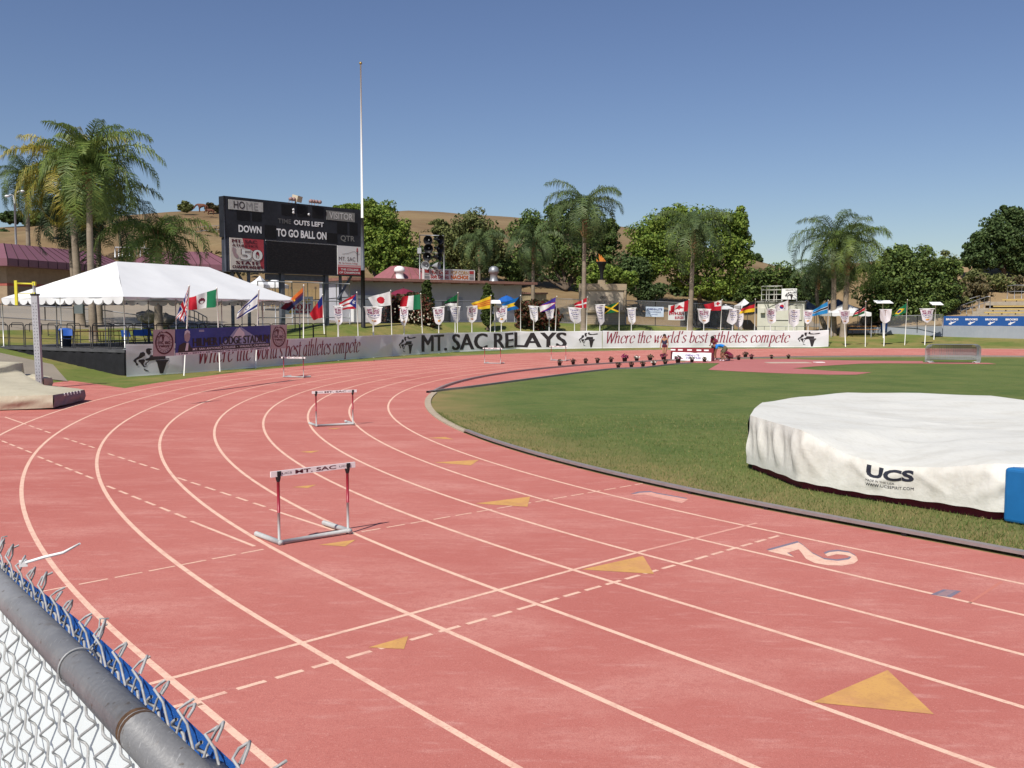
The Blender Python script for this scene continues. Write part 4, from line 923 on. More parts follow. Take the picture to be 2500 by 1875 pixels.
g = MB(); g.lathe([(.16,.35),(.14,.8),(.20,1.2),(.36,1.7),(.55,1.95),(.55,2.0),(.40,1.95),(0,1.9)],16,b_); g.build('flame_bowl',[m_black],mon)
m_fl = M('orange flame sheet',(.62,.22,.04),.5,.25,5)
g = MB()
for k in range(14):
    a_ = rnd.uniform(0,2*pi); r_ = rnd.uniform(.05,.45); h_ = rnd.uniform(.3,.95)-(r_*.6); c_ = b_+Vector((r_*cos(a_),r_*sin(a_)*.6,1.95)); lean = Vector((-.45,0,0))*h_
    g.add([c_+Vector((-.12,0,0)),c_+Vector((.14,.05,0)),c_+lean*.6+Vector((.06,0,h_*.6)),c_+lean+Vector((0,0,h_))],[(0,1,2),(0,2,3)])
g.build('flame',[m_fl],mon)
# ---- press trailer with roof cage
d0_, d1_ = P(1849,768,92.5), P(1964,768,91.0); m_trl = M('cream trailer panel',(.56,.55,.46),.6,.05,2)
zb = 1.25; ztr = P(1890,736,92).z
d = Vector((d1_.x-d0_.x,d1_.y-d0_.y,0)); Lt = d.length; d.normalize(); nn = Vector((d.y,-d.x,0)); an = math.atan2(d.y,d.x)
w = lambda u,o,z: Vector((d0_.x,d0_.y,0))+d*u+nn*o+Vector((0,0,z))
trl = thing('press_trailer',w(Lt/2,0,zb),'cream press trailer with a rooftop cage and hatch windows behind the flags','trailer')
wb(0,Lt,-3,0,zb,ztr-.1).build('body',[m_trl],trl); wb(-.1,Lt+.1,-3.1,.12,ztr-.096,ztr+.04).build('roof',[M('trailer roof edge',(.20,.20,.18),.7)],trl)
for u in (1.32,Lt-.08): wb(u,u+.05,.0,.03,zb,ztr-.11).build('corner_trim',[M('trim cream',(.62,.61,.52),.6)],trl)
wb(1.75,Lt-.25,.0,.025,zb+1.15,ztr-.35).build('hatch',[m_trl],trl)
m_dk = M('dark line',(.08,.08,.08),.7); zh = ztr-.35
for a_ in ((1.72,Lt-.22,zb+1.1,zb+1.15),(1.72,Lt-.22,zh,zh+.04),(1.70,1.745,zb+1.15,zh),(Lt-.245,Lt-.205,zb+1.15,zh),(3.0,3.04,zb+1.15,zh)): wb(a_[0],a_[1],.0,.05,a_[2],a_[3]).build('hatch_frame',[m_dk],trl)
g = wb(.3,.72,.0,.4,ztr-1.1,ztr-.65); g.build('air_conditioner',[m_trl],trl)
g = MB()
for z_ in (zb+.55,zb+.15): g.tube([w(-.2,1.2,z_),w(Lt+1.4,1.2,z_)],.025,5)
for k in range(7): g.tube([w(-.2+k*(Lt+1.6)/6,1.2,zb-.2),w(-.2+k*(Lt+1.6)/6,1.2,zb+.55)],.025,5)
g.build('handrail',[m_galv],trl)
g = MB(); cx0,cx1 = P(1884,0,91.5).x,P(1922,0,91.5).x; zc0,zc1 = ztr+.05,P(1900,698.5,91.5).z
for x_ in (cx0,(cx0+cx1)/2,cx1):
    for y_ in (91.2,93): g.tube([(x_,y_,zc0),(x_,y_,zc1)],.035,5)
for z_ in (zc1,zc1-.35,(zc0+zc1)/2-.1,zc0+.1):
    for y_ in (91.2,93): g.tube([(cx0,y_,z_),(cx1,y_,z_)],.035,5)
    g.tube([(cx0,91.2,z_),(cx0,93,z_)],.035,5); g.tube([(cx1,91.2,z_),(cx1,93,z_)],.035,5)
g.build('roof_cage',[M('cage pipe',(.50,.50,.44),.5)],trl)
qs = quadmap(P(1908,731,91),P(1945,731,91),P(1946,704,91),P(1909,705,91)); g = MB(); g.add([qs(0,0),qs(1,0),qs(1,1),qs(0,1)]+[qs(x,y)+Vector((0,.06,0)) for x,y in ((0,0),(1,0),(1,1),(0,1))],[(0,1,2,3),(4,7,6,5),(0,4,5,1),(1,5,6,2),(2,6,7,3),(3,7,4,0)]); emblem(g,lambda x,y: qs(.2+.7*x,.02+.7*y)+Vector((0,-.02,0)),1); g.tube([P(1909,735,91.1),P(1909,705,91.1)],.04,5); g.tube([P(1945,735,91.1),P(1945,705,91.1)],.04,5)
g.text('RELAYS',lambda x,y: qs(.25+.5*x,.82+.1*y)+Vector((0,-.02,0)),1,.02)
tag(g.build('sign',[m_hem,m_ink],None,qs(.5,0)),'white sign with the athlete emblem on the roof of the press trailer','sign')
# ================================================================ VEGETATION
def leafset(tag_, a, b, c, tr=.25):
    return [M('leaf '+tag_+' light',a,.55,.25,.6,trans=tr,spec=.25),M('leaf '+tag_+' mid',b,.6,.25,.6,trans=tr,spec=.2),M('leaf '+tag_+' dark',c,.65,.25,.6,trans=tr*.8,spec=.15)]
LB_ = leafset('bright',(0.25, 0.32, 0.058),(0.165, 0.24, 0.04),(0.08, 0.135, 0.026),.3)
LM_ = leafset('mid',(0.15, 0.205, 0.05),(0.095, 0.145, 0.036),(0.044, 0.078, 0.022),.22)
LO_ = leafset('olive',(0.185, 0.195, 0.064),(0.12, 0.14, 0.046),(0.06, 0.078, 0.028),.2)
LD_ = leafset('dark',(0.095, 0.14, 0.044),(0.06, 0.098, 0.03),(0.032, 0.055, 0.018),.18)
LR_ = leafset('red tip',(.170,.045,.030),(.075,.060,.026),(.030,.034,.016),.15)
LS_ = leafset('scrub',(.150,.120,.055),(.100,.088,.040),(.060,.055,.026),.15)
LC_ = leafset('cypress',(.090,.120,.030),(.055,.080,.020),(.030,.050,.014),.12)
m_bark = M('bark',(.10,.075,.055),.9,.3,5,bump=.5,bscale=12)
def leaves(g, c, r, n, size, rn, shell=.55, up=.35):
    for _ in range(n):
        while True:
            v = Vector((rn.uniform(-1,1),rn.uniform(-1,1),rn.uniform(-1,1)))
            if .05 < v.length <= 1: break
        v = v.normalized()*(shell+(1-shell)*rn.random()**.6)
        p = Vector((c[0]+v.x*r[0],c[1]+v.y*r[1],c[2]+v.z*r[2]))
        nrm_ = (v.normalized()*.7+Vector((rn.uniform(-1,1),rn.uniform(-1,1),rn.uniform(-1,1)+up))*.8).normalized()
        t = nrm_.orthogonal().normalized(); t = (Matrix.Rotation(rn.uniform(0,6.28),3,nrm_) @ t); b = nrm_.cross(t)
        s = size*rn.uniform(.55,1.25); k = .55+.3*rn.random()
        m = 0 if rn.random() < .34 else (1 if rn.random() < .66 else 2)
        o = len(g.v); g.v += [tuple(p+t*s*.5),tuple(p+b*s*.5*k+nrm_*s*.10),tuple(p-t*s*.5),tuple(p-b*s*.5*k+nrm_*s*.06)]
        g.f.append([o,o+1,o+2,o+3]); g.m.append(m); g.s.append(False)
def tree(label, blobs, Y, base, mats, seed, size=.42, nsub=16, nleaf=70, cat='tree', name='tree', group=None, subr=.34, trunk=.28, zbase=None, deep=.8):
    rn = random.Random(seed)
    if size > .34: size *= .74; nleaf = int(nleaf*1.75)
    bp = P(base[0],768,Y); zb = zbase if zbase is not None else P(base[0],base[1],Y).z
    t = thing(name,(bp.x,Y,zb),label,cat,group)
    g = MB(); cents = []; mpp = Y/F
    for bx_,by_,rx,ry in blobs:
        c = P(bx_,by_,Y); RX, RZ_ = rx*mpp, ry*mpp; RY = RX*deep; cents.append((c,RX,RZ_))
        for k in range(nsub):
            while True:
                v = Vector((rn.uniform(-1,1),rn.uniform(-1,1),rn.uniform(-1,1)))
                if .1 < v.length <= 1: break
            v = v.normalized()*rn.uniform(.55,.93)
            sr = rn.uniform(.7,1.25)*subr*min(RX,RZ_)
            cc = Vector((c.x+v.x*RX,c.y+v.y*RY,c.z+v.z*RZ_))
            leaves(g,cc,(sr*1.15,sr*1.15,sr*.85),nleaf,size,rn)
        leaves(g,c,(RX*.8,RY*.8,RZ_*.8),int(nsub*nleaf*.25),size*1.25,rn,.15)
    g.build('crown',mats,t)
    g = MB(); tb = Vector((bp.x,Y,zb-.3)); m0 = sum((c for c,_,_ in cents),Vector())/len(cents); fork = tb.lerp(m0,.45); fork.z = zb+max(.6,(m0.z-zb)*.4)
    g.tube([tb,tb.lerp(fork,.5)+Vector((.08,0,0)),fork],[trunk*1.25,trunk,trunk*.85],8)
    for c,RX,RZ_ in cents: g.tube([fork,fork.lerp(c,.55)+Vector((rn.uniform(-.2,.2),0,.2)),c],[trunk*.6,trunk*.35,trunk*.12],6)
    g.build('trunk',[m_bark],t); return t
tree('bright green upright tree right behind the scoreboard and flag pole',[(935,590,66,100),(935,560,50,70),(965,600,52,78),(915,620,48,60),(905,520,38,38),(880,560,40,60),(960,660,50,40),(845,512,32,16)],94,(935,740),LB_,11,.40,20,75,zbase=2.0)
tree('olive green tree behind the loudspeaker rack',[(1150,600,80,80),(1150,560,62,52),(1110,590,48,50),(1195,600,48,60),(1150,640,75,50),(1080,560,26,26)],108,(1150,740),LO_,12,.42,18,70,zbase=2.2)
tree('broad dark oak behind the silver roof vent',[(1360,590,100,80),(1290,560,58,52),(1370,530,58,40),(1440,570,60,52),(1480,600,34,52),(1330,620,80,62),(1430,650,72,58),(1260,650,40,50),(1490,560,22,24)],110,(1380,745),LM_,13,.44,18,75,zbase=2.2)
tree('very large bright green tree behind the Canadian flag',[(1685,590,120,92),(1690,545,84,50),(1610,575,66,56),(1770,560,54,52),(1800,545,32,38),(1660,630,98,66),(1770,650,72,64),(1580,640,56,64),(1720,700,84,34),(1640,540,50,36),(1805,610,36,44),(1590,590,62,52)],103,(1716,748),LB_,14,.42,20,78,zbase=1.8)
tree('low light green tree around the flame bowl',[(1450,665,28,28),(1490,668,34,30),(1530,680,26,24),(1425,690,20,18)],98,(1480,745),LB_,15,.36,12,60,zbase=1.8)
tree('dark green tree behind the monument, right side',[(1560,680,48,52),(1545,650,30,30),(1590,715,40,30)],101,(1560,750),LD_,16,.38,14,70,zbase=1.8)
tree('dark tree behind the press trailer',[(1850,690,46,44),(1900,680,52,48),(1950,700,46,46),(1825,715,32,30)],113,(1890,750),LM_,17,.42,14,70,zbase=1.6)
tree('dark spreading tree behind the twin palms',[(1990,700,56,52),(2060,690,60,50),(2030,740,76,36),(2105,710,50,56),(2110,660,24,18)],112,(2050,770),LD_,18,.42,16,72,zbase=1.4)
tree('wide dome shaped oak between the twin palms and the yellow benches',[(2215,700,110,82),(2180,665,60,56),(2240,655,66,54),(2210,715,92,58),(2295,685,50,56),(2150,730,60,54),(2262,742,66,42),(2190,765,70,28),(2310,660,34,36),(2200,620,34,20),(2240,760,80,26),(2300,735,44,26)],93,(2205,800),LM_,19,.40,20,80,zbase=1.7)
tree('tall dark tree at the right edge above the yellow benches',[(2450,590,80,70),(2440,570,48,50),(2490,555,46,54),(2390,595,36,34),(2450,625,66,44),(2380,630,34,36),(2500,640,50,40),(2475,520,34,20)],104,(2450,700),LD_,20,.44,18,75)
tree('dry olive tree on the slope left of the tall dark tree',[(2320,640,30,30),(2345,660,34,22),(2305,662,24,20)],112,(2325,700),LO_,21,.36,10,55)
SHR = 'dry scrub bushes on the slope above the stand'
for i,(px,py,rx,ry,Y,ms) in enumerate(((2335,700,44,30,98,LS_),(2400,705,50,32,97,LS_),(2455,690,48,30,99,LO_),(2290,735,30,20,95,LS_),(2390,675,40,22,101,LO_),(2492,700,30,26,98,LS_),(2240,775,22,14,93,LO_),(2345,735,30,18,94,LO_))):
    tree(('brown','grey brown','olive','tan','dull olive','brown','low green','small olive')[i]+' scrub bush '+('above the blue wall banner','left of the top yellow bench','near the right edge below the tall tree','left of the stair rail','high under the tall dark tree','touching the right picture edge','beside the picnic table','just behind the stair rail')[i],[(px,py,rx,ry),(px-rx*.4,py+ry*.3,rx*.6,ry*.6)],Y,(px,py+ry),ms,40+i,.32,8,60,'bush','scrub_bush',SHR,trunk=.05)
UD = 'dark understory trees behind the fences'
for i,(px,py,rx,ry,Y) in enumerate(((1075,655,46,50,116),(1230,660,50,60,118),(1290,700,52,52,119),(1360,705,56,56,119),(1440,715,50,44,121),(1570,720,56,42,114),(1650,725,60,38,115),(1730,725,58,38,115),(1800,715,50,46,116),(1000,640,40,54,112),(1535,655,60,60,117),(1890,725,56,36,118),(2060,735,70,46,117),(2150,760,60,34,112))):
    tree('dark low tree '+('left under the olive tree','between the olive tree and the oak','under the left half of the oak','under the right half of the oak','behind the monument wall','right behind the monument wall','under the large bright tree, left','under the large bright tree, right','behind the white peaked canopy','between the bright tree and the loudspeakers','behind the flame bowl, between two large trees','behind the rooftop cage of the trailer','behind the twin palm trunks','behind the white canopy by the picnic table')[i],[(px,py,rx,ry),(px-rx*.5,py+ry*.35,rx*.6,ry*.6),(px+rx*.5,py+ry*.3,rx*.6,ry*.6)],Y,(px,py+ry),LD_,200+i,.46,14,70,'tree','tree',UD,zbase=2.0)
# hedge bushes, cypress columns
tree('large dark red tipped round bush with pale blossoms beside the Italian flag',[(965,770,34,44),(1010,765,44,50),(1040,785,30,34),(940,790,24,24),(990,735,40,20)],76,(1000,818),LR_,50,.24,22,90,'bush','red_tip_bush',trunk=.08)
tree('red tipped bush behind the American Samoa flag',[(1280,770,28,36),(1315,768,36,38),(1345,775,24,30),(1300,745,44,14)],82,(1310,806),LR_,51,.24,20,85,'bush','red_tip_bush',trunk=.08)
g = MB(); rn = random.Random(5); M('blossom',(.60,.55,.42),.7)
for _ in range(60):
    a_,b_ = rn.uniform(0,2*pi),rn.random(); p = P(995+58*cos(a_)*b_,780+36*sin(a_)*b_,74.4); g.box(p,(.10,.05,.09),rn.uniform(0,3))
o = struct(g.build('blossoms',[MATS['blossom']]),'stuff')
for px,py0,py1,wd,Y,lab in ((1041,683,798,19,79.5,'clipped cypress column in front of the snack sign'),(1190,693,797,17.5,79,'clipped cypress column under the silver roof vent')):
    bl_ = [(px,py0+16,wd*.62,18),(px,py0+38,wd*.88,26),(px,(py0+py1)/2+6,wd,30),(px,py1-22,wd*.98,26)]
    tree(lab,bl_,Y,(px,py1),LC_,60+px,.17,26,100,'cypress','cypress',None,.30,trunk=.10)
# hill vegetation
HT = 'trees along the hill tops'
for i,(px,py,rx,ry,Y,ms,lab) in enumerate(((454,503,18,13,155,LO_,'small round tree on the hill top left of the grazing horse'),(515,505,16,9,158,LS_,'thin twiggy tree on the hill top behind the grazing horse'),(535,508,10,8,160,LS_,'small twiggy tree on the hill top touching the scoreboard'),
      (30,528,34,16,150,LD_,'dark hill top tree at the left picture edge'),(75,540,20,12,150,LO_,'low dark tree on the left hill crest'),(8,570,20,14,140,LD_,'dark bush on the left hillside at the picture edge'),(110,528,40,20,120,LM_,'green tree behind the left palm crowns'),(150,520,36,22,118,LM_,'green tree between the left palm trunks'),
      (1848,629,16,13,225,LD_,'lone round tree on the right hill crest'),(1055,555,22,18,190,LO_,'grey green bush on the middle hillside'))):
    tree(lab,[(px,py,rx,ry),(px+rx*.4,py+ry*.4,rx*.6,ry*.6),(px-rx*.4,py+ry*.45,rx*.6,ry*.55),(px,py+ry*.6,rx*.8,ry*.5)],Y,(px,py+ry*.75),ms,70+i,.5,14,70,'tree','hill_tree',HT,trunk=.12)
g = MB(); rn = random.Random(9)
for _ in range(130):
    px, py = rn.uniform(400,660), rn.uniform(556,668); Y = 150-(py-540)*.42
    p = P(px,py,Y); r_ = rn.uniform(.35,1.3); leaves(g,p,(r_*1.4,r_,r_*.6),36,.5,rn,.2)
for _ in range(70):
    px, py = rn.uniform(890,1300), rn.uniform(560,680); Y = 185-(py-540)*.5; p = P(px,py,Y); r_ = rn.uniform(.5,1.6); leaves(g,p,(r_*1.4,r_,r_*.6),30,.6,rn,.2)
struct(g.build('scrub',LS_),'stuff')

# ---------------------------------------------------------------- palms
m_ptr = layered('palm trunk',(.27,.22,.165),[(1.2,(.20,.16,.12),.42,.62,.7,(1,1)),(9,(.34,.28,.21),.5,.7,.6,(.15,.15)),(22,(.13,.10,.08),.58,.72,.7,(.3,.3))],.9,.5,16)
m_boot = layered('palm boots',(.38,.22,.11),[(3,(.24,.13,.07),.42,.62,.8,(2,2)),(10,(.50,.33,.18),.52,.72,.6,(2,2))],.85,.6,14)
def pl(tag_, a, b, tr=.25): return [M('palm '+tag_+' light',a,.5,.2,.8,trans=tr,spec=.3),M('palm '+tag_+' deep',b,.55,.2,.8,trans=tr,spec=.2)]
PG = pl('green',(0.165, 0.22, 0.048),(0.09, 0.14, 0.034)); PY = pl('yellow',(0.33, 0.275, 0.045),(0.18, 0.19, 0.038)); PD = pl('dark',(0.055, 0.085, 0.032),(0.032, 0.052, 0.022),.15); PB = pl('blue green',(0.125, 0.175, 0.062),(0.072, 0.112, 0.044))  # PD: shade on the crowns put into darker leaf colours
def palm(label, base, top, Y, L, mats, seed, tw=.20, nf=20, boot=.9, lean=0, fr=(-.55,1.45), zbase=None, right=None, group='palms'):
    tw *= .80; nf = int(nf*1.15); L *= 1.18
    rn = random.Random(seed); bp = P(base[0],base[1],Y); tp = P(top[0],top[1],Y)
    if zbase is not None: bp.z = zbase
    t = thing('palm_tree',bp,label,'palm',group)
    g = MB(); n = 16; pts = []; rs = []
    for i in range(n+1):
        k = i/n; q = bp.lerp(tp,k); q.x += lean*sin(pi*k); pts.append(q); rs.append(tw*(1.22-.35*k+(.35*(1-k)**6))*(1+.03*(-1)**i))
    pts[0] = pts[0]-Vector((0,0,.4)); g.tube(pts,rs,10); g.build('trunk',[m_ptr],t)
    if boot:
        g = MB(); hb = boot; prof = [(tw*.8,-hb),(tw*1.15,-hb*.85),(tw*1.35,-hb*.55),(tw*1.05,-hb*.2),(tw*.7,.1),(tw*.35,.5),(0,.8)]; g.lathe(prof,9,tp)
        for k in range(9):
            a_ = rn.uniform(0,6.28); z_ = rn.uniform(-hb,.1); g.tube([tp+Vector((cos(a_)*tw,sin(a_)*tw,z_)),tp+Vector((cos(a_)*tw*1.6,sin(a_)*tw*1.6,z_+.25)),tp+Vector((cos(a_)*tw*2.6,sin(a_)*tw*2.6,z_+.75))],[.06,.04,.02],4)
        g.build('boots',[m_boot],t)
    g = MB(); c = tp+Vector((0,0,.35))
    for k in range(nf):
        az = k*2.39996+rn.uniform(-.25,.25); el = fr[0]+(fr[1]-fr[0])*((k+.5)/nf)**.9+rn.uniform(-.12,.12); Lf = L*rn.uniform(.85,1.12)*(1.18 if el < .9 else 1.05)
        if right is not None and cos(az) < -.2: Lf *= right
        hdir = Vector((cos(az),sin(az),0)); side = Vector((-sin(az),cos(az),0)); N = 22; p = c.copy(); pv = [p.copy()]; e = el; st = Lf/N
        droop = (.040+.032*max(0,cos(el)))*rn.uniform(.85,1.2)
        mt_ = 0 if rn.random() < .5 else 1
        for i in range(N):
            e -= droop*(1+i*.06); p = p+(hdir*cos(e)+Vector((0,0,sin(e))))*st; pv.append(p.copy())
        g.tube(pv,[.05*(1-i/(N+3)) for i in range(N+1)],4,mt_,False)
        for i in range(2,N+1):
            q = pv[i]; tg = (pv[i]-pv[i-1]).normalized(); u_ = i/N; ll = Lf*.25*(sin(pi*min(1,u_*.92+.08))**.5)*rn.uniform(.8,1.15)
            for sg in (-1,1):
                for rep in (0,.34,.67):
                    o_ = q-tg*st*rep+Vector((0,0,rn.uniform(-.02,.02)))
                    d1_ = (side*sg*rn.uniform(.55,.95)+tg*rn.uniform(.35,.7)+Vector((0,0,rn.uniform(-.15,.35)))).normalized()
                    m1 = o_+d1_*ll*.5; e1_ = m1+(d1_*.45+Vector((0,0,-1))*rn.uniform(.7,1.1)).normalized()*ll*.62
                    wv = tg*.024
                    o0 = len(g.v); g.v += [tuple(o_-wv),tuple(o_+wv),tuple(m1+wv),tuple(m1-wv),tuple(e1_)]
                    g.f += [[o0,o0+1,o0+2,o0+3],[o0+3,o0+2,o0+4]]; mm = mt_ if rn.random() < .75 else 1-mt_; g.m += [mm,mm]; g.s += [False,False]
    g.build('crown',mats,t); return t
palm('leftmost tall palm with dark trunk behind the plum roofed building',(70,640),(64,440),99,3.7,PB,101,.26,24,1.9,zbase=3.6)
palm('tall palm with yellowing fronds, thicker trunk left of the pair above the tent',(197,790),(172,440),60,3.4,PY,102,.26,32,1.6,.0,(-.4,1.6))
palm('tall palm with pale ringed trunk right of the pair, crown spreading right',(229,826),(217,420),54,3.3,PG,103,.21,30,1.3,-.06,(-.4,1.6),right=.85)
palm('thin dark palm with ragged trunk just left of the tall pair',(186,785),(166,525),63,2.7,PD,104,.17,20,1.0,zbase=2.3)
palm('dark shaded palm just right of the tall pair',(243,790),(240,525),62,3.9,PD,105,.19,24,1.2,zbase=2.2,right=.6)
palm('short palm with drooping crown above the tent roof near the scoreboard',(387,800),(386,592),58,3.3,PG,106,.24,18,.8,zbase=2.0,fr=(-.6,1.2))
palm('palm left of the silver roof vent, behind the snack building',(1168,700),(1171,598),103,3.0,PB,107,.20,15,1.9,fr=(-.7,1.2),zbase=2.2)
palm('palm with orange boots at the right end of the snack building',(1300,735),(1303,598),94,3.2,PB,108,.22,15,2.0,fr=(-.7,1.2),zbase=1.8)
palm('tall slim palm in front of the monument wall',(1424,804),(1428,516),80,3.5,PB,109,.215,20,2.3,fr=(-.5,1.4))
palm('palm beside the Canadian flag in front of the bright tree',(1684,804),(1694,566),85,3.4,PB,110,.235,18,2.1,fr=(-.6,1.3))
palm('left palm of the twin palms behind the Botswana flag',(2034,818),(2037,598),88,4.0,PB,111,.28,22,2.6,.0,(-.5,1.4))
palm('right palm of the twin palms, crown spreading right',(2058,818),(2070,612),87,4.0,PG,112,.27,22,2.4,.08,(-.5,1.4),right=.7)
palm('short leaning palm left of the twin palms',(2018,808),(1998,668),93,3.0,PB,113,.22,15,1.6,-.5,(-.6,1.2))
# ================================================================ FLAGS
m_pole = M('white pole',(.78,.77,.72),.45)
col = {'r':(.50,.02,.035),'w':(.78,.77,.76),'b':(.02,.03,.20),'g':(.02,.19,.085),'G':(.01,.12,.04),'y':(.78,.52,.03),'k':(.015,.014,.016),'s':(.03,.26,.58),'o':(.62,.15,.03),'m':(.16,.025,.045),'n':(.03,.035,.10),'c':(.01,.13,.40),'p':(.06,.04,.30)}
FM = {k:M('flag '+k,v,.7,.06,6,trans=.28,spec=.15) for k,v in col.items()}
def uk(u,v):
    x,y = u-.5,(v-.5)*.6; a = abs(x); b_ = abs(y)
    if a < .05 or b_ < .05: return 'r'
    if a < .09 or b_ < .09: return 'w'
    dd = min(abs(y-.6*x),abs(y+.6*x))
    return 'r' if dd < .025 else ('w' if dd < .075 else 'b')
def mexico(u,v):
    if u < .34: return 'g'
    if u > .67: return 'r'
    return 'm' if hypot((u-.5)/.10,(v-.5)/.2) < 1 and hypot((u-.5)/.05,(v-.42)/.1) > 1 else 'w'
def israel(u,v):
    if .10 < v < .26 or .74 < v < .90: return 'b'
    q = hypot((u-.5)*1.5,(v-.5)); return 'b' if .12 < q < .18 else 'w'
def armen(u,v): return 'o' if v > .62 and u < .55 else ('y' if .42 < u < .5 and .45 < v < .62 else ('m' if v > .40 else 'n'))  # maroon band is a shadow on the cloth put into its colour
def haiti(u,v): return 'b' if v > .60 and u < .40 else 'r'
def prico(u,v):
    if u < .44*(1-abs(v-.5)*2)+.02:
        q = hypot((u-.15)/.62,v-.5); a = math.atan2(v-.5,(u-.15)/.62); return 'w' if q < .17*(.55+.45*cos(5*(a-pi/2))) else 'b'
    return 'r' if int(v*5) % 2 == 0 else 'w'
def japan(u,v): return 'r' if hypot((u-.5)*1.5,v-.5) < .30 else 'w'
def italy(u,v): return 'g' if u < .34 else ('w' if u < .67 else 'r')
def uae(u,v): return 'G' if v-.25*u > .42 else ('k' if v-.25*u > .22 else 'w')
def svn(u,v): return 'o' if any(abs(v-c_) < .05 for c_ in (.68,.52,.36)) else 'y'
def baha(u,v):
    if u < .36*(1-abs(v-.5)*2)+.03: return 'k'
    return 'y' if .35 < v < .65 else 'c'
def samoa(u,v):
    k = abs(v-.5)*1.05; q = u-.02
    return 'p' if k > q*.48+.06 else ('r' if k > q*.48 else 'w')
def denm(u,v): return 'w' if .42 < v < .58 or .30 < u < .40 else 'r'
def jam(u,v):
    if min(abs(v-u),abs(v-1+u)) < .085: return 'y'
    return 'k' if (v < u) == (v > 1-u) and False else ('G' if (v > u and v > 1-u) or (v < u and v < 1-u) else 'k')
def canada(u,v):
    if u < .25 or u > .75: return 'r'
    x = abs(u-.5)*2; y = v-.5
    if y > -.16 and y < .34-.8*x-.10*abs(sin(x*26)): return 'r'
    return 'r' if x < .03 and y > -.34 and y < 0 else 'w'
def tonga(u,v):
    if u < .42 and v > .46:
        return 'r' if (abs(u-.21) < .05 and abs(v-.73) < .2) or (abs(v-.73) < .075 and abs(u-.21) < .13) else 'w'
    return 'r'
def germ(u,v): return 'k' if v > .66 else ('r' if v > .33 else 'y')
def korea(u,v):
    q = hypot((u-.5)*1.5,v-.5)
    if q < .25: return 'r' if v-.5 > .09*sin((u-.5)*12) else 'b'
    return 'k' if .36 < q < .46 and abs(abs(u-.5)*1.5-abs(v-.5)*1.3) < .10 and int(q*60) % 2 == 0 else 'w'
def bots(u,v): return 'k' if .42 < v < .58 else ('w' if .36 < v < .64 else 's')
def kenya(u,v):
    if hypot((u-.5)/.10,(v-.5)/.28) < 1: return 'm'
    return 'k' if v > .70 else ('w' if v > .655 or .30 < v < .345 else ('r' if v > .345 else 'G'))
def brazil(u,v):
    q = hypot((u-.5)*1.5,v-.5)
    if q < .19: return 'b'
    return 'y' if abs(u-.5)/.40+abs(v-.5)/.38 < 1 else 'g'
FL = 'national flags on white poles round the bend'
def flag(desc, top, bot, base, fn, HT_, HB_, FT_, FB_, amp=.10):
    """top/bot: the pole in the photo; base: ground point"""
    Y = base[1]; z0 = base[2]; tp = P(top[0],top[1],Y)
    t = thing('flag',(base[0],Y,z0),desc,'flag',FL)
    g = MB(); g.tube([(base[0],Y,z0-.2),tp],.027,8); g.lathe([(0,-.05),(.04,-.02),(.04,.02),(0,.06)],8,tp); g.build('flag_pole',[m_pole],t)
    c = [P(*q,Y) for q in (HB_,FB_,FT_,HT_)]; qf = quadmap(*c); ks = []; rr = random.Random(int(top[0])); ph = rr.uniform(0,6)
    c0 = c[0]-tp; sh = Vector((-.025,0,0))
    def S(u,v):
        q = qf(u,v)+sh; w_ = u**.7
        q.y += amp*w_*(sin(2.2*pi*(u*1.25+.22*v)+ph)+.4*sin(5.3*pi*u-2.2*v+ph)); q.z += amp*.22*w_*sin(2.2*pi*(u*1.2)+ph+1.2)
        return q
    names = []
    def mf(u,v):
        k = fn(u,v)
        if k not in names: names.append(k)
        return names.index(k)
    g = MB(); g.grid(S,38,24,0,True,mf); g.build('cloth',[FM[k] for k in names],t); return t
def onb(px, dy=.12): p = bl(px); p.y += dy; return (p.x,p.y,zt(p.x,p.y))
def flagb(desc, top, bot, fn, *q, amp=.10):
    b_ = onb(bot[0]); r_ = ray(bot[0],bot[1]); x_ = r_.x/r_.y*b_[1]; flag(desc,top,bot,(x_,b_[1],zt(x_,b_[1])),fn,*q,amp=amp)
flag('British flag hanging limp on the pole nearest the tent corner',(462,698),(448,916),(-14.65,42.43,.15),uk,(461.8,700.5),(459,756),(429,780),(453,789),.12)
flag('green white and red Mexican flag with a crest on the second pole by the tent',(529.2,704),(537,906),(-13.98,45.55,.15),mexico,(529.4,706),(528,750),(458,728),(459,757),.14)
flag('white flag with blue stripes in front of the tent roof',(632,708.6),(620,899),(-13.0,48.2,.15),israel,(631,713.7),(629,751.6),(583,760),(580,780))
flag('orange and dark blue flag drooping from a pole at the right tent corner',(741.5,696.6),(740,802),(P(740,802,53.4).x,53.4,1.31),armen,(740.7,702),(740.3,730.5),(686,752),(707,758))
p_ = P(791.6,808,62); flag('red and blue flag hanging steeply below the scoreboard',(787.5,719.7),(791.6,808),(p_.x,62,p_.z),haiti,(788,721),(789.5,775),(757.7,765),(768,781),.14)
flagb('Puerto Rican flag with one white star, right of the scoreboard columns',(871,714),(875.7,821),prico,(870,718),(871,753.6),(829,740),(835.6,756))
flagb('white Japanese flag with a red disc',(954,709.6),(957.5,817),japan,(953.4,711.4),(955,745),(899.7,726),(914,750))
flagb('green white and red Italian flag in front of the red tipped bush',(1027,717),(1033.4,814.7),italy,(1026,718.5),(1028,755),(983,725),(974,758))
flagb('green black and white flag between the two cypress columns',(1118,715),(1115.7,809),uae,(1117.5,718),(1115.7,747),(1086.6,737),(1089,747))
flagb('yellow flag with three red stripes beside the right cypress column',(1199,721.8),(1196,808),svn,(1198.7,723),(1197.5,753),(1151,741),(1163,756))
flagb('blue and yellow flag with a black triangle left of the second red bush',(1271,721.8),(1271,805),baha,(1270,724),(1269.4,753.4),(1225.8,742),(1234,761))
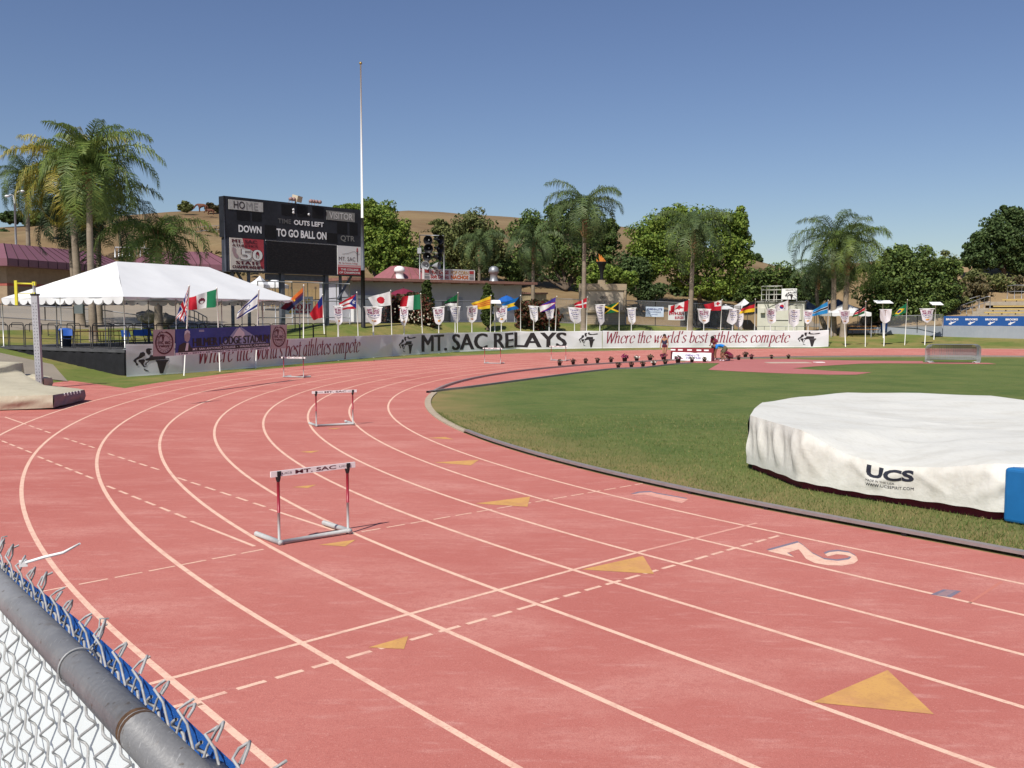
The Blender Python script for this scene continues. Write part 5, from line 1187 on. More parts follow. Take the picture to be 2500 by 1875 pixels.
flagb('dark blue flag with a white red edged triangle before the second red bush',(1359.5,724),(1354,805),samoa,(1357.5,725.6),(1355.7,753.4),(1317,748),(1320,763))
flagb('red Danish flag with a white cross left of the monument wall',(1434,725.6),(1431,809),denm,(1433,726.8),(1432.4,752),(1401.8,742),(1407,752))
flagb('green black and yellow Jamaican flag in front of the monument wall',(1512,735.7),(1511.4,809),jam,(1511.4,738),(1511.4,761),(1477,748),(1470,768))
flagb('red and white Canadian maple leaf flag',(1682,732),(1675.4,806.6),canada,(1681.5,733),(1679.7,759.7),(1638,747),(1636.7,763))
flagb('red flag with a white corner and red cross',(1763,732),(1757,806.6),tonga,(1762.5,733),(1760.8,758.5),(1719,744),(1727,758))
flagb('black red and gold German flag left of the trailer',(1844,730.6),(1842.5,806.6),germ,(1843.5,733),(1843,761),(1815,747),(1805,766))
flagb('white South Korean flag with red and blue disc against the trailer',(1925,730.6),(1927,806.6),korea,(1924.6,733),(1924,757),(1892,745),(1896,761))
flagb('light blue flag with a black stripe at the end of the banner',(2022,733.6),(2022,807),bots,(2021.5,736),(2021.5,765),(1986,757),(1982.7,772),amp=.07)
for desc,top,bx_,fn,q in (('black red and green Kenyan flag in front of the white canopy',(2113.7,736),(29.54,79.73),kenya,((2112,744.4),(2111.6,765),(2087,762),(2080,776))),
                       ('green Brazilian flag with yellow diamond, rightmost of all flags',(2215.4,732),(33.24,80.74),brazil,((2214.6,739),(2212,763.4),(2182,764),(2175,776)))):
    flag(desc,top,None,(bx_[0],bx_[1],zt(*bx_)),fn,*q)

# ---------------------------------------------------------------- shield shaped pennants on posts
m_pen = M('pennant cloth',(.74,.71,.73),.65,.06,4,trans=.2); m_pr = M('pennant maroon',(.24,.05,.12),.6); m_pb = M('pennant navy',(.03,.035,.20),.6); m_pg = M('pennant gold',(.66,.30,.04),.6); m_pk = M('pennant ink',(.06,.05,.08),.6)
PN = 'shield pennants on posts'
def pennant(desc, px, py, w_, Y, x_=None, rot=0.0, kind=0, bot=44, base=None, cloth=True, dpost=False, tilt=0.0):
    c = P(px,py,Y); mpp = Y/F; hw_ = w_/2*mpp; hh = bot*mpp; b_ = base or (c.x,Y,zt(c.x,Y))
    t = thing('pennant_stand',b_,desc,'pennant',PN)
    ca, sa = cos(rot), sin(rot); ex = Vector((ca,sa,tilt)); nn = Vector((sa,-ca,0))
    g = MB(); g.tube([(b_[0],b_[1],b_[2]-.2),c+Vector((0,.04,0))],.05 if dpost else .038,8); g.build('post',[m_pole],t)
    g = MB(); g.tube([c-ex*hw_*1.1,c+ex*hw_*1.1],.034,8); g.build('crossbar',[m_pole],t)
    if not cloth:
        g = MB(); q = c+Vector((0,0,.03)); g.box(q+nn*.1,(hw_*2.1,.75,.03),rot,0,0,.35); g.build('panel',[m_hem],t); return t
    rr = random.Random(int(px)); ph = rr.uniform(0,6); tw_ = rr.uniform(-.4,.4)
    def S(u,v,lift=0.0):
        x = (u-.5)*2*hw_; drop = hh*(1-v); bottom = 1-v
        x *= 1-.22*bottom
        edge = hh*(1-.20*(abs(u-.5)*2)**1.5); z = -edge*bottom
        q = c+ex*x+Vector((0,0,z))+nn*(.04+lift+.12*bottom*sin(4*u+ph)+.07*sin(8*u+4*v+ph)+tw_*bottom*(u-.5)*1.0)+Vector((sin(ph)*.22*bottom**1.5*hw_,0,.16*bottom*max(0,(u-.5)*cos(ph))*hh))
        return q
    g = MB(); g.grid(lambda u,v:S(u,v),20,20)
    fr = lambda x0,y0,x1,y1:(lambda x,y:S(x0+(x1-x0)*x,y0+(y1-y0)*y,.012))
    if kind == 0:
        g.text('MT. SAC',fr(.14,.74,.86,.88),1,.05,False,.3); g.text('RELAYS',fr(.16,.60,.84,.72),1,.05,False,.3)
        for k in range(4): g.poly([(.08+.22*k,.50),(.24+.22*k,.50),(.24+.22*k,.54),(.08+.22*k,.54)],fr(0,0,1,1),2,.2)
        g.text('Champion',fr(.14,.33,.84,.45),4,.0,False,.3); g.poly([(.36,.17),(.68,.17),(.66,.27),(.38,.27)],fr(0,0,1,1),3,.2); g.text('VS',fr(.40,.18,.64,.26),2,.03,False,.4)
    elif kind == 1:
        for k,(x0,x1,h_) in enumerate(((.16,.80,.06),(.24,.70,.05),(.14,.84,.07),(.20,.80,.05),(.30,.72,.05))):
            y0 = .82-k*.13; n_ = 5
            for j in range(n_):
                a_ = x0+(x1-x0)*j/n_; g.poly([(a_,y0),(a_+(x1-x0)/n_*.75,y0+.015*(-1)**j),(a_+(x1-x0)/n_*.62,y0+h_),(a_+.02,y0+h_*.8)],fr(0,0,1,1),4 if k % 2 else 2,.2)
    g.build('cloth',[m_pen,m_pr,m_pb,m_pg,m_pk],t); return t
def pb(desc,px,py,w_,off=.35,**k):
    rr = random.Random(px*3); k['rot'] = k.get('rot',0)+rr.uniform(-.45,.45); k['tilt'] = k.get('tilt',0)+rr.uniform(-.10,.10); b_ = bl(px); pennant(desc,px,py,w_,b_.y+off,**k)
pb('greyish pennant turned half away, left of the Puerto Rican flag',825,748,22,rot=.5,bot=46,dpost=True)
pb('wide facing pennant left of the Japanese flag',911,750,42,bot=44,dpost=True)
pb('narrow edge on pennant under the Italian flag',986,750,26,rot=-.9,bot=46)
pb('Relays pennant left of the green black and white flag',1071,750,29,bot=43,rot=-.25,tilt=.12)
pb('greyish pennant turned away behind the green black and white flag',1111,749,26,off=4,rot=.75,kind=1,bot=40)
pb('Relays pennant left of the yellow striped flag',1152,748,28,bot=40,rot=.3)
pb('Relays pennant left of the blue and yellow flag',1224,747.5,30,bot=41)
pb('white flat board on a tall post right of the right cypress column',1208,738,26,off=1,cloth=False,rot=.3)
pb('white pennant with dark script in front of the second red bush',1303,748,26,kind=1,bot=39)
pb('pale pennant half hidden by the dark blue flag',1341,749,24,off=1.2,kind=1,bot=32,rot=.5)
pb('white pennant with script under the Danish flag',1403,752,31,kind=1,bot=38)
pb('long narrow pennant left of the Jamaican flag',1465,744,24,kind=1,bot=50,rot=.7)
pb('grey shadowed pennant right of the monument wall',1542,752.5,22,kind=1,bot=40,rot=-.6,tilt=.08)
pb('pennant below and left of the red flag with the cross',1719,755,31,kind=0,bot=36)
pb('white pennant left of the German flag',1789,755,24,kind=1,bot=38)
pb('blotchy pennant right under the German flag',1804,757,22,off=1,kind=1,bot=42,rot=.5)
pb('pennant with gold mark against the left trailer wall',1882,754,27,kind=0,bot=37)
pb('blue bordered pennant right of the South Korean flag',1939,756,27,kind=1,bot=42)
pb('red lettered pennant below the light blue flag',1974,758,24,kind=0,bot=33)
pennant('red lettered pennant on a post right of the twin palms',2061.5,758,26,79.7,kind=0,bot=34,base=(27.88,79.68,zt(27.88,79.68)))
pennant('blank backed pennant left of the Brazilian flag',2162,756,28,80.1,kind=2,bot=33,base=(31.25,80.14,zt(31.25,80.14)))
pennant('rightmost lettered pennant above the steel barriers',2263,754,34,80.7,kind=0,bot=34,base=(34.94,80.74,zt(34.94,80.74)))
q_ = P(2157,818,86); pennant('white flat board on a post right of the white canopy',2155.5,738,40,86,cloth=False,rot=.1,base=(q_.x,86,zt(q_.x,86)))
q_ = P(2280,826,84.5); pennant('bare white T shaped post in front of the blue wall banner',2285,742,26,84.5,cloth=False,base=(q_.x,84.5,zt(q_.x,84.5)))
for px in (1590,1639):
    b_ = onb(px,.1); g = MB(); g.tube([(b_[0],b_[1],b_[2]-.2),(b_[0],b_[1],P(px,803 if px<1600 else 804,b_[1]).z)],.035,8)
    tag(g.build('bare_post',[m_pole],None,b_),'short bare white post above the banner '+('left of' if px<1600 else 'right behind')+' the standing woman','post')

# ================================================================ TRACK EQUIPMENT
m_hred = M('hurdle red',(.30,.015,.035),.4,spec=.5); m_hgrey = M('hurdle grey',(.42,.43,.42),.5,.10,20); m_rub = M('black rubber',(.02,.018,.02),.7); m_hw = M('hurdle board',(.80,.74,.73),.5)
def hurdle_proto():
    t = thing('hurdle',(0,0,0),'','hurdle','hurdles on the bend')
    h_ = .914; w_ = .485
    g = MB(); g.box((0,0,h_-.035),(1.18,.022,.07))
    f = lambda x,y: Vector((-.59+1.18*x,-.0125,h_-.07+.07*y))
    g.text('MT. SAC',sub(f,.275,.18,.76,.84),1,.02); g.text('UCS',sub(f,.125,.32,.235,.66),2); g.text('UCS',sub(f,.80,.32,.905,.66),2); g.build('board',[m_hw,m_dkred,m_ink],t)
    for s in (-1,1):
        x = s*w_
        g = MB(); g.tube([(x,.012,.40),(x,.012,.86)],.0185,10); g.build('upright',[m_hred],t)
        g = MB(); g.tube([(x,.012,.05),(x,.012,.42)],.0165,10); g.build('lower_upright',[m_hgrey],t)
        g = MB(); g.lathe([(.018,-.085),(.030,-.04),(.034,.0),(.026,.03),(0,.035)],10,(x,.012,.86)); g.box((x,-.006,.882),(.05,.03,.055)); g.build('clamp',[m_rub],t)
        g = MB(); g.tube([(x,-.02,.034),(x,.62,.034)],.033,12); g.lathe([(.0,-.025),(.034,-.02),(.034,.0)],12,(x,-.02,.034),0,True,(0,1,0)); g.build('foot',[m_hgrey],t)
    g = MB(); g.tube([(-w_,0,.034),(w_,0,.034)],.027,12); g.build('base_bar',[m_hgrey],t); return t
hp = hurdle_proto(); firsth = True
for (x0,y0),(x1,y1),lab in (((-2.84,11.41),(-2.08,12.08),'nearest hurdle with MT. SAC board, largest of the five'),((-4.98,24.04),(-4.09,24.52),'second nearest hurdle, standing across the middle lanes of the bend'),
      ((-10.11,42.09),(-9.16,41.81),'third hurdle, in front of the banner\'s red lettering near the tent'),((-1.51,54.95),(-.74,54.68),'fourth hurdle, before the huge black MT. SAC lettering'),((2.5,58.8),(3.21,58.47),'farthest hurdle, beside the flower pots')):
    o = hp if firsth else copy_tree(hp); firsth = False
    mx_,my_ = (x0+x1)/2,(y0+y1)/2; o.location = (mx_,my_,zt(mx_,my_)+.003); o.rotation_euler = (0,0,math.atan2(y1-y0,x1-x0)); o['label'] = lab
# pole vault pit under its white cover
m_cov = layered('white cover vinyl',(.66,.65,.59),[(.7,(.50,.475,.41),.48,.70,.6,(1,2.5,.5)),(3.5,(.55,.53,.47),.52,.72,.45,(3,1,.5)),(12,(.68,.67,.63),.5,.7,.4,(1,1))],.6,.25,14,.35); m_pad = M('dark red pad',(.20,.012,.03),.55,.15,6); m_ucs = M('cover print',(.02,.022,.035),.6)
OUT = [(4.48,17.84,1.03),(4.85,19.0,1.03),(5.35,20.3,1.04),(6.6,21.8,1.03),(8.2,23.2,1.02),(10,23.3,1.0),(11.5,22.8,.98),(12.2,21.0,.92),(12.6,18,.88),(11.8,15,.86),(9.6,13.4,.85),(7.6,13.0,.84),(6.78,13.30,.83),(6.29,13.9,.68),(5.79,14.5,.60),(5.30,15.1,.70),(4.80,15.7,1.0),(4.64,16.8,1.01)]
ol = [Vector(OUT[i]).lerp(Vector(OUT[(i+1)%len(OUT)]),k/4) for i in range(len(OUT)) for k in range(4)]; NO = len(ol); ctr = Vector((8.4,18.2,.80))
pit = thing('vault_pit',(8.4,18.2,0),'big pole vault landing pit under a wrinkled white cover on the grass','landing pit')
g = MB(); rr = random.Random(2); nr = 26
def top_pt(i,j):
    o_ = ol[i%NO]; k = j/nr; q = ctr.lerp(o_,k); x,y = q.x,q.y
    sagz = .80+(o_.z-.80)*k**1.6
    q.z = sagz+.010*sin(3.1*x+1.2*y)*(1-.3*k)+.016*sin(1.2*y-.6*x+1)*(1-k**4)+.014*max(0,sin(2.4*(y-.25*x)))**6*(1-k**6)
    if k > .96: q.z -= (k-.96)*.4
    q.z += .016*max(0,sin((y+.55*x)*4.2))**3*(1-k**6)
    return q
vs = [ctr.copy()]; 
for j in range(1,nr+1): vs += [top_pt(i,j) for i in range(NO)]
fs = [(0,1+i,1+(i+1)%NO) for i in range(NO)]
for j in range(nr-1):
    for i in range(NO): fs.append((1+j*NO+i,1+(j+1)*NO+i,1+(j+1)*NO+(i+1)%NO,1+j*NO+(i+1)%NO))
NS = 14; base0 = len(vs); e0 = 1+(nr-1)*NO
SUBN = 6; arcv = []
def side(i,f_,v):
    a_, b_ = ol[i%NO], ol[(i+1)%NO]; q = top_pt(i,nr).lerp(top_pt(i+1,nr),f_); tg = (b_-a_); nn_ = Vector((tg.y,-tg.x,0))
    if nn_.length < 1e-6: nn_ = Vector((0,-1,0))
    nn_.normalize()
    if (q-ctr).dot(nn_) < 0: nn_ = -nn_
    s_ = (i+f_)*.9; d_ = 1-v
    zb_ = .125+.018*sin(s_*.45)+.006*sin(s_*3)
    left_ = 1 if i >= 64 else 0
    fold = (.030*sin(s_*2.6+3.0*d_)+.022*sin(s_*5.3+4*d_)+.010*sin(s_*11+5*d_)) if left_ else (.028*max(0,sin(s_*.8-3.6*d_+.4))**4+.022*max(0,sin(s_*1.3+4.4*d_+1))**5+.008*sin(s_*3.3-5*d_)+.004*sin(s_*8-6*d_))
    off_ = .035*sin(pi*min(1,d_*4)*.5)+fold*sin(pi*min(1,d_*1.15))+.02*d_
    p_ = q+nn_*off_; p_.z = q.z+(zb_-q.z)*d_; return p_
g.add(vs,fs,0,True)
g.grid(lambda u,v: side(int(min(u*NO*1.0,NO-1e-6)),(u*NO)%1 if u < 1 else 1.0,1-v) , NO*5, 16)
g.build('cover',[m_cov],pit)
g = MB(); n = NO
pv_ = [(ctr.x+(q.x-ctr.x)*.985,ctr.y+(q.y-ctr.y)*.985) for q in ol]; g.prism(pv_,0.0,.24); g.build('pad',[m_pad],pit)
g = MB()
def fr_side(s0,s1,v0,v1):
    def f(x,y):
        s_ = s0+(s1-s0)*x; i_ = int(s_); q = side(i_,s_-i_,v0+(v1-v0)*y); a_,b_ = ol[i_%NO],ol[(i_+1)%NO]; nn_ = Vector((b_.y-a_.y,-(b_.x-a_.x),0)).normalized()
        if (q-ctr).dot(nn_) < 0: nn_ = -nn_
        return q+nn_*.007
    return f
su0, su1 = 57.8, 53.8
g.text('UCS',fr_side(su0,su1,.54,.90),0,.04,False,.03); g.text('WWW.UCSSPIRIT.COM',fr_side(su0,su1,.28,.37),0,.0,False,.02); g.text('MADE IN THE USA',fr_side(su0,su1+1.6,.42,.48),0,.0,False,.02)
g.build('lettering',[m_ucs],pit)
bpad = thing('foam_block',(7.2,12.9,0),'blue foam block beside the white vault pit at the right edge','foam block')
g = MB(); d_ = Vector((.62,-.78,0)); q0 = Vector((6.86,13.16,0)); e1_ = d_*2.6; e2_ = Vector((.85,.55,0))
vs = [q0,q0+e1_,q0+e1_+e2_,q0+e2_]; g.add([v+Vector((0,0,z)) for z in (.01,.78) for v in vs],[(0,3,2,1),(4,5,6,7),(0,1,5,4),(1,2,6,5),(2,3,7,6),(3,0,4,7)]); o = g.build('pad',[M('blue pad vinyl',(.012,.13,.34),.5,.08,3)],bpad)
bv = o.modifiers.new('edge','BEVEL'); bv.width = .05; bv.segments = 3
# beige covered pit on the left and its uprights
m_beige = layered('beige cover',(.50,.45,.33),[(1.5,(.42,.37,.27),.42,.66,.7,(1,1)),(9,(.56,.52,.42),.5,.7,.5,(1,1))],.75,.35,10)
lp = thing('vault_pit',(-15.5,29.5,.16),'low beige covered landing pit at the left edge beside the outer lane','landing pit')
g = MB(); zb_ = .166
m_shb = M('mauve vinyl',(.20,.15,.18),.6,.1,4)
def slabmat(outl, cen, name, par, mts, mauve=(), seed=0, fold=.02):
    n0 = len(outl); M_ = 6; ol_ = [Vector(outl[i]).lerp(Vector(outl[(i+1)%n0]),k/M_) for i in range(n0) for k in range(M_)]; n_ = len(ol_); c_ = Vector(cen); R_ = 18; g = MB()
    def tp_(i,j):
        k = j/R_; q = c_.lerp(ol_[i%n_],k); z = zb_+c_.z+(ol_[i%n_].z-c_.z)*k**1.3+(.012*sin(4*q.x+3*q.y+seed)+.014*sin(2.3*q.x-5*q.y)+.012*max(0,sin(5*q.x+2*q.y))**3)*(1-k**5)
        if k > .93: z -= (k-.93)*.5
        return Vector((q.x,q.y,z))
    vs = [Vector((c_.x,c_.y,zb_+c_.z))]
    for j in range(1,R_+1): vs += [tp_(i,j) for i in range(n_)]
    g.add(vs,[(0,1+i,1+(i+1)%n_) for i in range(n_)]+[(1+j*n_+i,1+(j+1)*n_+i,1+(j+1)*n_+(i+1)%n_,1+j*n_+(i+1)%n_) for j in range(R_-1) for i in range(n_)],0,True)
    for e_ in range(n0):
        def f(u,v,e_=e_):
            s_ = e_*M_+u*M_; i_ = min(int(s_),e_*M_+M_-1); q = tp_(i_,R_).lerp(tp_(i_+1,R_),s_-i_); a_,b_ = Vector(outl[e_]),Vector(outl[(e_+1)%n0]); nn_ = Vector((b_.y-a_.y,-(b_.x-a_.x),0)).normalized()
            if (q-c_).dot(nn_) < 0: nn_ = -nn_
            d_ = 1-v; p_ = q+nn_*((fold*sin(u*9+seed+3*d_)+fold*.8*sin(u*4-5*d_)+fold*.5*sin(u*23+6*d_))*sin(pi*d_*.8)+.03*sin(pi*d_)); p_.z = q.z+(zb_+.03+.012*sin(u*7)-q.z)*d_; return p_
        g.grid(f,30,10,1 if e_ in mauve else 0)
    return g.build(name,mts,par)
slabmat([(-13.2,27.3,.44),(-13.5,30.0,.38),(-15.0,30.75,.40),(-17.2,33.7,.58),(-18.3,35.5,.62),(-18.5,36.0,.95),(-22,37.2,.95),(-26,34,.9),(-23,25.6,.5),(-17,26.0,.44)],(-18.0,30.6,.60),'cover',lp,[m_beige,m_shb],(0,),1)
slabmat([(-17.25,35.0,.40),(-17.3,35.75,.38),(-18.4,36.6,.42),(-19.4,36.4,.44),(-19.2,35.2,.44)],(-18.3,35.8,.43),'side_block',lp,[m_beige,m_shb],(),3,.01)
g = MB()                      # lace holes along the mauve end
for k in range(6): q = Vector((-13.2,27.3,.44)).lerp(Vector((-13.5,30,.38)),.30+.10*k); g.box((q.x+.05,q.y,zb_+q.z-.07),(.02,.03,.08),0,0,0,.5)
g.build('lacing',[m_hem],lp)
st = P(97,940,35.0); st.z = zb_
vs_ = thing('vault_standard',st,'tall grey vault upright with measuring holes and a yellow top arm beside the beige pit','vault standard')
tp_ = P(85.5,720,35.0); g = MB(); g.box(((st.x+tp_.x)/2,35,(st.z+tp_.z)/2),(.22,.16,tp_.z-st.z),0,0,-.02); g.build('column',[M('aluminium extrusion',(.44,.44,.46),.45,.10,12,metal=.3)],vs_)
g = MB(); g.box((tp_.x,35,tp_.z+.01),(.26,.20,.06)); g.build('cap',[m_black],vs_)
g = MB()
for k in range(26):
    z_ = st.z+.25+k*.115; x_ = st.x+(tp_.x-st.x)*(z_-st.z)/(tp_.z-st.z)
    for s_ in (-.05,.05): g.box((x_+s_+(.008 if k%2 else -.008),34.915,z_),(.022,.012,.03))
g.build('peg_holes',[M('hole dark',(.10,.10,.11),.7)],vs_)
m_yp = M('yellow paint',(.62,.56,.05),.5,.05,8)
w2 = lambda px,py: P(px,py,35.0)
g = MB(); g.tube([w2(83.5,722),w2(83,690)],.055,8); g.build('inner_tube',[m_grey],vs_)
g = MB(); g.box(w2(39.5,715)+Vector((0,0,0)),(.10,.06,.90)); g.box(w2(83.5,692.5),(.12,.10,.14)); g.box(w2(83.5,717),(.10,.10,.10)); g.tube([w2(42,692),w2(82,693)],.035,6); g.tube([w2(42,716),w2(82,717)],.014,6); g.build('yellow_arm',[m_yp],vs_)
# water jump barrier with its drape
A_, B_ = Vector((10.18,60.25,0)), Vector((12.40,59.15,0)); d = (B_-A_); Lw = d.length; d.normalize(); nn = Vector((d.y,-d.x,0)); an = math.atan2(d.y,d.x)
wj = thing('water_jump_barrier',(A_+B_)/2,'maroon and white steeplechase barrier with a white lettered drape','barrier')
Y0 = 59.8; hb = P(1688,851,59.7).z; hb2 = P(1688,860.5,59.7).z
g = MB(); g.box((A_+B_)/2+Vector((0,0,(hb+hb2)/2+.02)),(Lw+.25,.16,hb-hb2+.04),an)
for k in (.01,.2,.44,.68,.87): 
    q = A_+d*(k*Lw)+nn*.083+Vector((0,0,(hb+hb2)/2+.03)); g.box(q,(.30,.012,.09),an,1)
g.build('beam',[m_maroon,m_hem],wj)
for s_ in (.0,1): 
    g = MB(); q = A_+d*(s_*(Lw+.14)-.07); g.box(q+Vector((0,0,hb2/2)),(.13,.14,hb2),an); g.build('post',[m_dkred],wj)
g = MB(); f0 = lambda u,v: A_+d*(u*Lw)+nn*(.09+.10*(1-v)+.03*sin(9*u)+.02*sin(23*u+4*v))+Vector((0,0,.03+(hb2-.03)*v)); g.grid(f0,30,8)
f = lambda x,y: f0(x,y)+nn*.03
g.text('OMNI-LITE',sub(f,.33,.56,.70,.80),1,.02,False,.1); g.text('INDUSTRIES',sub(f,.36,.22,.74,.46),1,.02,False,.1)
for a_,b_ in ((.03,.22),(.78,.95)): g.text('omnilite.com',sub(f,a_,.06,b_,.17),2,.02,False,.2)
g.build('drape',[m_hem,M('drape lavender print',(.16,.15,.36),.6),m_ink],wj)
# steel crowd barriers, nested
m_bst = M('barrier steel',(.20,.21,.21),.5,.15,20,metal=.3)
def barrier(loc):
    t = thing('crowd_barrier',loc,'','barrier','steel crowd barriers parked together')
    L_, h_ = 3.05*.985, 1.10; o = Vector(loc); r_ = .3
    g = MB(); arc_ = lambda cx_,cz_,a0_,a1_: [o+Vector((cx_+r_*cos(a0_+(a1_-a0_)*k/5),0,cz_+r_*sin(a0_+(a1_-a0_)*k/5))) for k in range(6)]
    g.tube([o+Vector((-L_/2,0,.05)),o+Vector((-L_/2,0,h_-r_))]+arc_(-L_/2+r_,h_-r_,pi,pi/2)+arc_(L_/2-r_,h_-r_,pi/2,0)+[o+Vector((L_/2,0,.05))],.021,6); g.tube([o+Vector((-L_/2,0,.2)),o+Vector((L_/2,0,.2))],.018,6); g.build('frame',[m_bst],t)
    g = MB()
    for k in range(1,22): x = -L_/2+L_*k/22; g.tube([o+Vector((x,0,.2)),o+Vector((x,0,h_-(.0 if abs(x) < L_/2-r_ else .12)))],.011,5)
    g.build('bars',[m_bst],t)
    for s in (-1,1):
        g = MB(); x = s*(L_/2-.15); g.tube([o+Vector((x,-.3,.015)),o+Vector((x,-.05,.07)),o+Vector((x,.05,.07)),o+Vector((x,.3,.015))],.018,6); g.build('foot',[m_hem],t)
    return t
cb = barrier((0,0,0)); dB = Vector((27.6-25.6,56.9-58.7,0)).normalized()
for k,lab in enumerate(('front one of the steel crowd barriers nested together on the grass','second steel crowd barrier from the front of the nested stack','third steel crowd barrier from the front of the nested stack','fourth steel crowd barrier, near the back of the nested stack','rearmost steel crowd barrier of the nested stack on the grass')):
    o = cb if k == 0 else copy_tree(cb); q = Vector((26.55,57.6,0))+Vector((.13,.15,0))*k; o.location = (q.x,q.y,.012); o.rotation_euler = (0,0,-.10+.004*k); o['label'] = lab
# flower pots along the steeplechase lane
m_pot = M('black pot',(.02,.018,.018),.6); m_gl = M('pot foliage',(.035,.045,.02),.7,.3,20); BLS = [M('pink bloom',(.35,.02,.14),.6),M('white bloom',(.72,.68,.62),.6),M('dusky bloom',(.22,.08,.10),.6),M('tan bloom',(.35,.26,.14),.6)]
def pot(x, y, kind, s, lab):
    s *= .70
    z = zt(x,y)+.006; t = thing('flower_pot',(x,y,z),lab,'potted plant','potted flowers at the steeplechase lane'); rn = random.Random(int(x*100+y))
    g = MB(); g.lathe([(0,0),(.10*s,0),(.135*s,.20*s),(.145*s,.21*s),(.13*s,.21*s),(0,.19*s)],12,(x,y,z)); g.build('pot',[m_pot],t)
    g = MB()
    for _ in range(70):
        a_ = rn.uniform(0,6.28); b_ = rn.random()**.6; q = Vector((x+cos(a_)*b_*.19*s,y+sin(a_)*b_*.19*s,z+.22*s+rn.uniform(0,.20)*s*(1.1-b_*.6)))
        leaves(g,q,(.03,.03,.03),1,.10*s,rn); g.m[-1] = 0 if rn.random() < (.5 if kind < 2 else .75) else 1
    g.build('plant',[m_gl,BLS[kind]],t)
for i,(x,y,k,s) in enumerate(((2.69,53.82,2,1.25),(3.53,54.95,2,1.2),(4.33,56.1,2,1.15),(5.09,56.75,2,1.15),(5.97,57.43,2,1.2),(6.88,58.12,0,1.7),(7.67,58.58,1,1.4),(8.58,59.16,3,1.5))):
    pot(x,y,k,s,('dusky potted plant at the far left end of the outer pot row','second dusky pot of the outer row','third dusky pot of the outer row','fourth dusky pot, left of the pink one','dusky pot touching the pink one','large pink potted flower in the outer row','white topped pot between the pink and the tan pot','tan twiggy potted plant nearest the standing woman')[i])
for i,(x,y,k,s) in enumerate(((5.75,51.5,2,1.2),(6.52,52.02,2,1.2),(7.23,52.55,2,1.2),(7.99,53.62,1,1.2),(8.81,54.74,2,1.2),(9.55,60.0,0,1.7),(9.9,56.8,0,1.7),(10.9,57.7,1,1.3),(11.8,58.4,3,1.2))):
    pot(x,y,k,s,('leftmost pot of the inner row on the grass edge','second pot of the inner row','third pot of the inner row','white flecked pot of the inner row','last dark pot of the inner row before the barrier','purple pot at the feet of the standing woman','big magenta pot in front of the lettered drape','white flowered pot in front of the lettered drape','tan pot at the right end of the lettered drape')[i])
for i,(x,y,k,s) in enumerate(((14.49,60.9,2,1.2),(15.63,63.82,2,1.5),(15.56,61.9,0,1.2),(17.03,62.5,2,1.0),(18.25,62.9,2,1.0))):
    pot(x,y,k,s,('low plant right beside the crouching person','taller dark pot standing on the track right of the crouching person','pink flower pot right of the crouching person','small pot second from the right end','small pot at the right end of all')[i])

# ================================================================ PEOPLE
m_sk1 = M('tan skin',(.40,.22,.13),.55,spec=.3); m_sk2 = M('brown skin',(.22,.11,.065),.55,spec=.3); m_hair = M('dark hair',(.02,.014,.012),.6); m_sh = M('shoe white',(.6,.5,.55),.6)
def skin(name, nodes, edges, mat, par, sub_=2, root=0):
    me = bpy.data.meshes.new(name); off = parent_world(par)
    me.from_pydata([Vector(n[:3]) for n in nodes],edges,[]); me.materials.append(mat)
    o = bpy.data.objects.new(name,me); C.objects.link(o); o.parent = par
    sm = o.modifiers.new('skin','SKIN'); sv = me.skin_vertices[0].data
    for i,n in enumerate(nodes): r_ = n[3]; sv[i].radius = (r_,r_*(n[4] if len(n) > 4 else 1)); sv[i].use_root = (i == root)
    sm.use_smooth_shade = True
    ss = o.modifiers.new('sub','SUBSURF'); ss.levels = sub_; ss.render_levels = sub_; return o
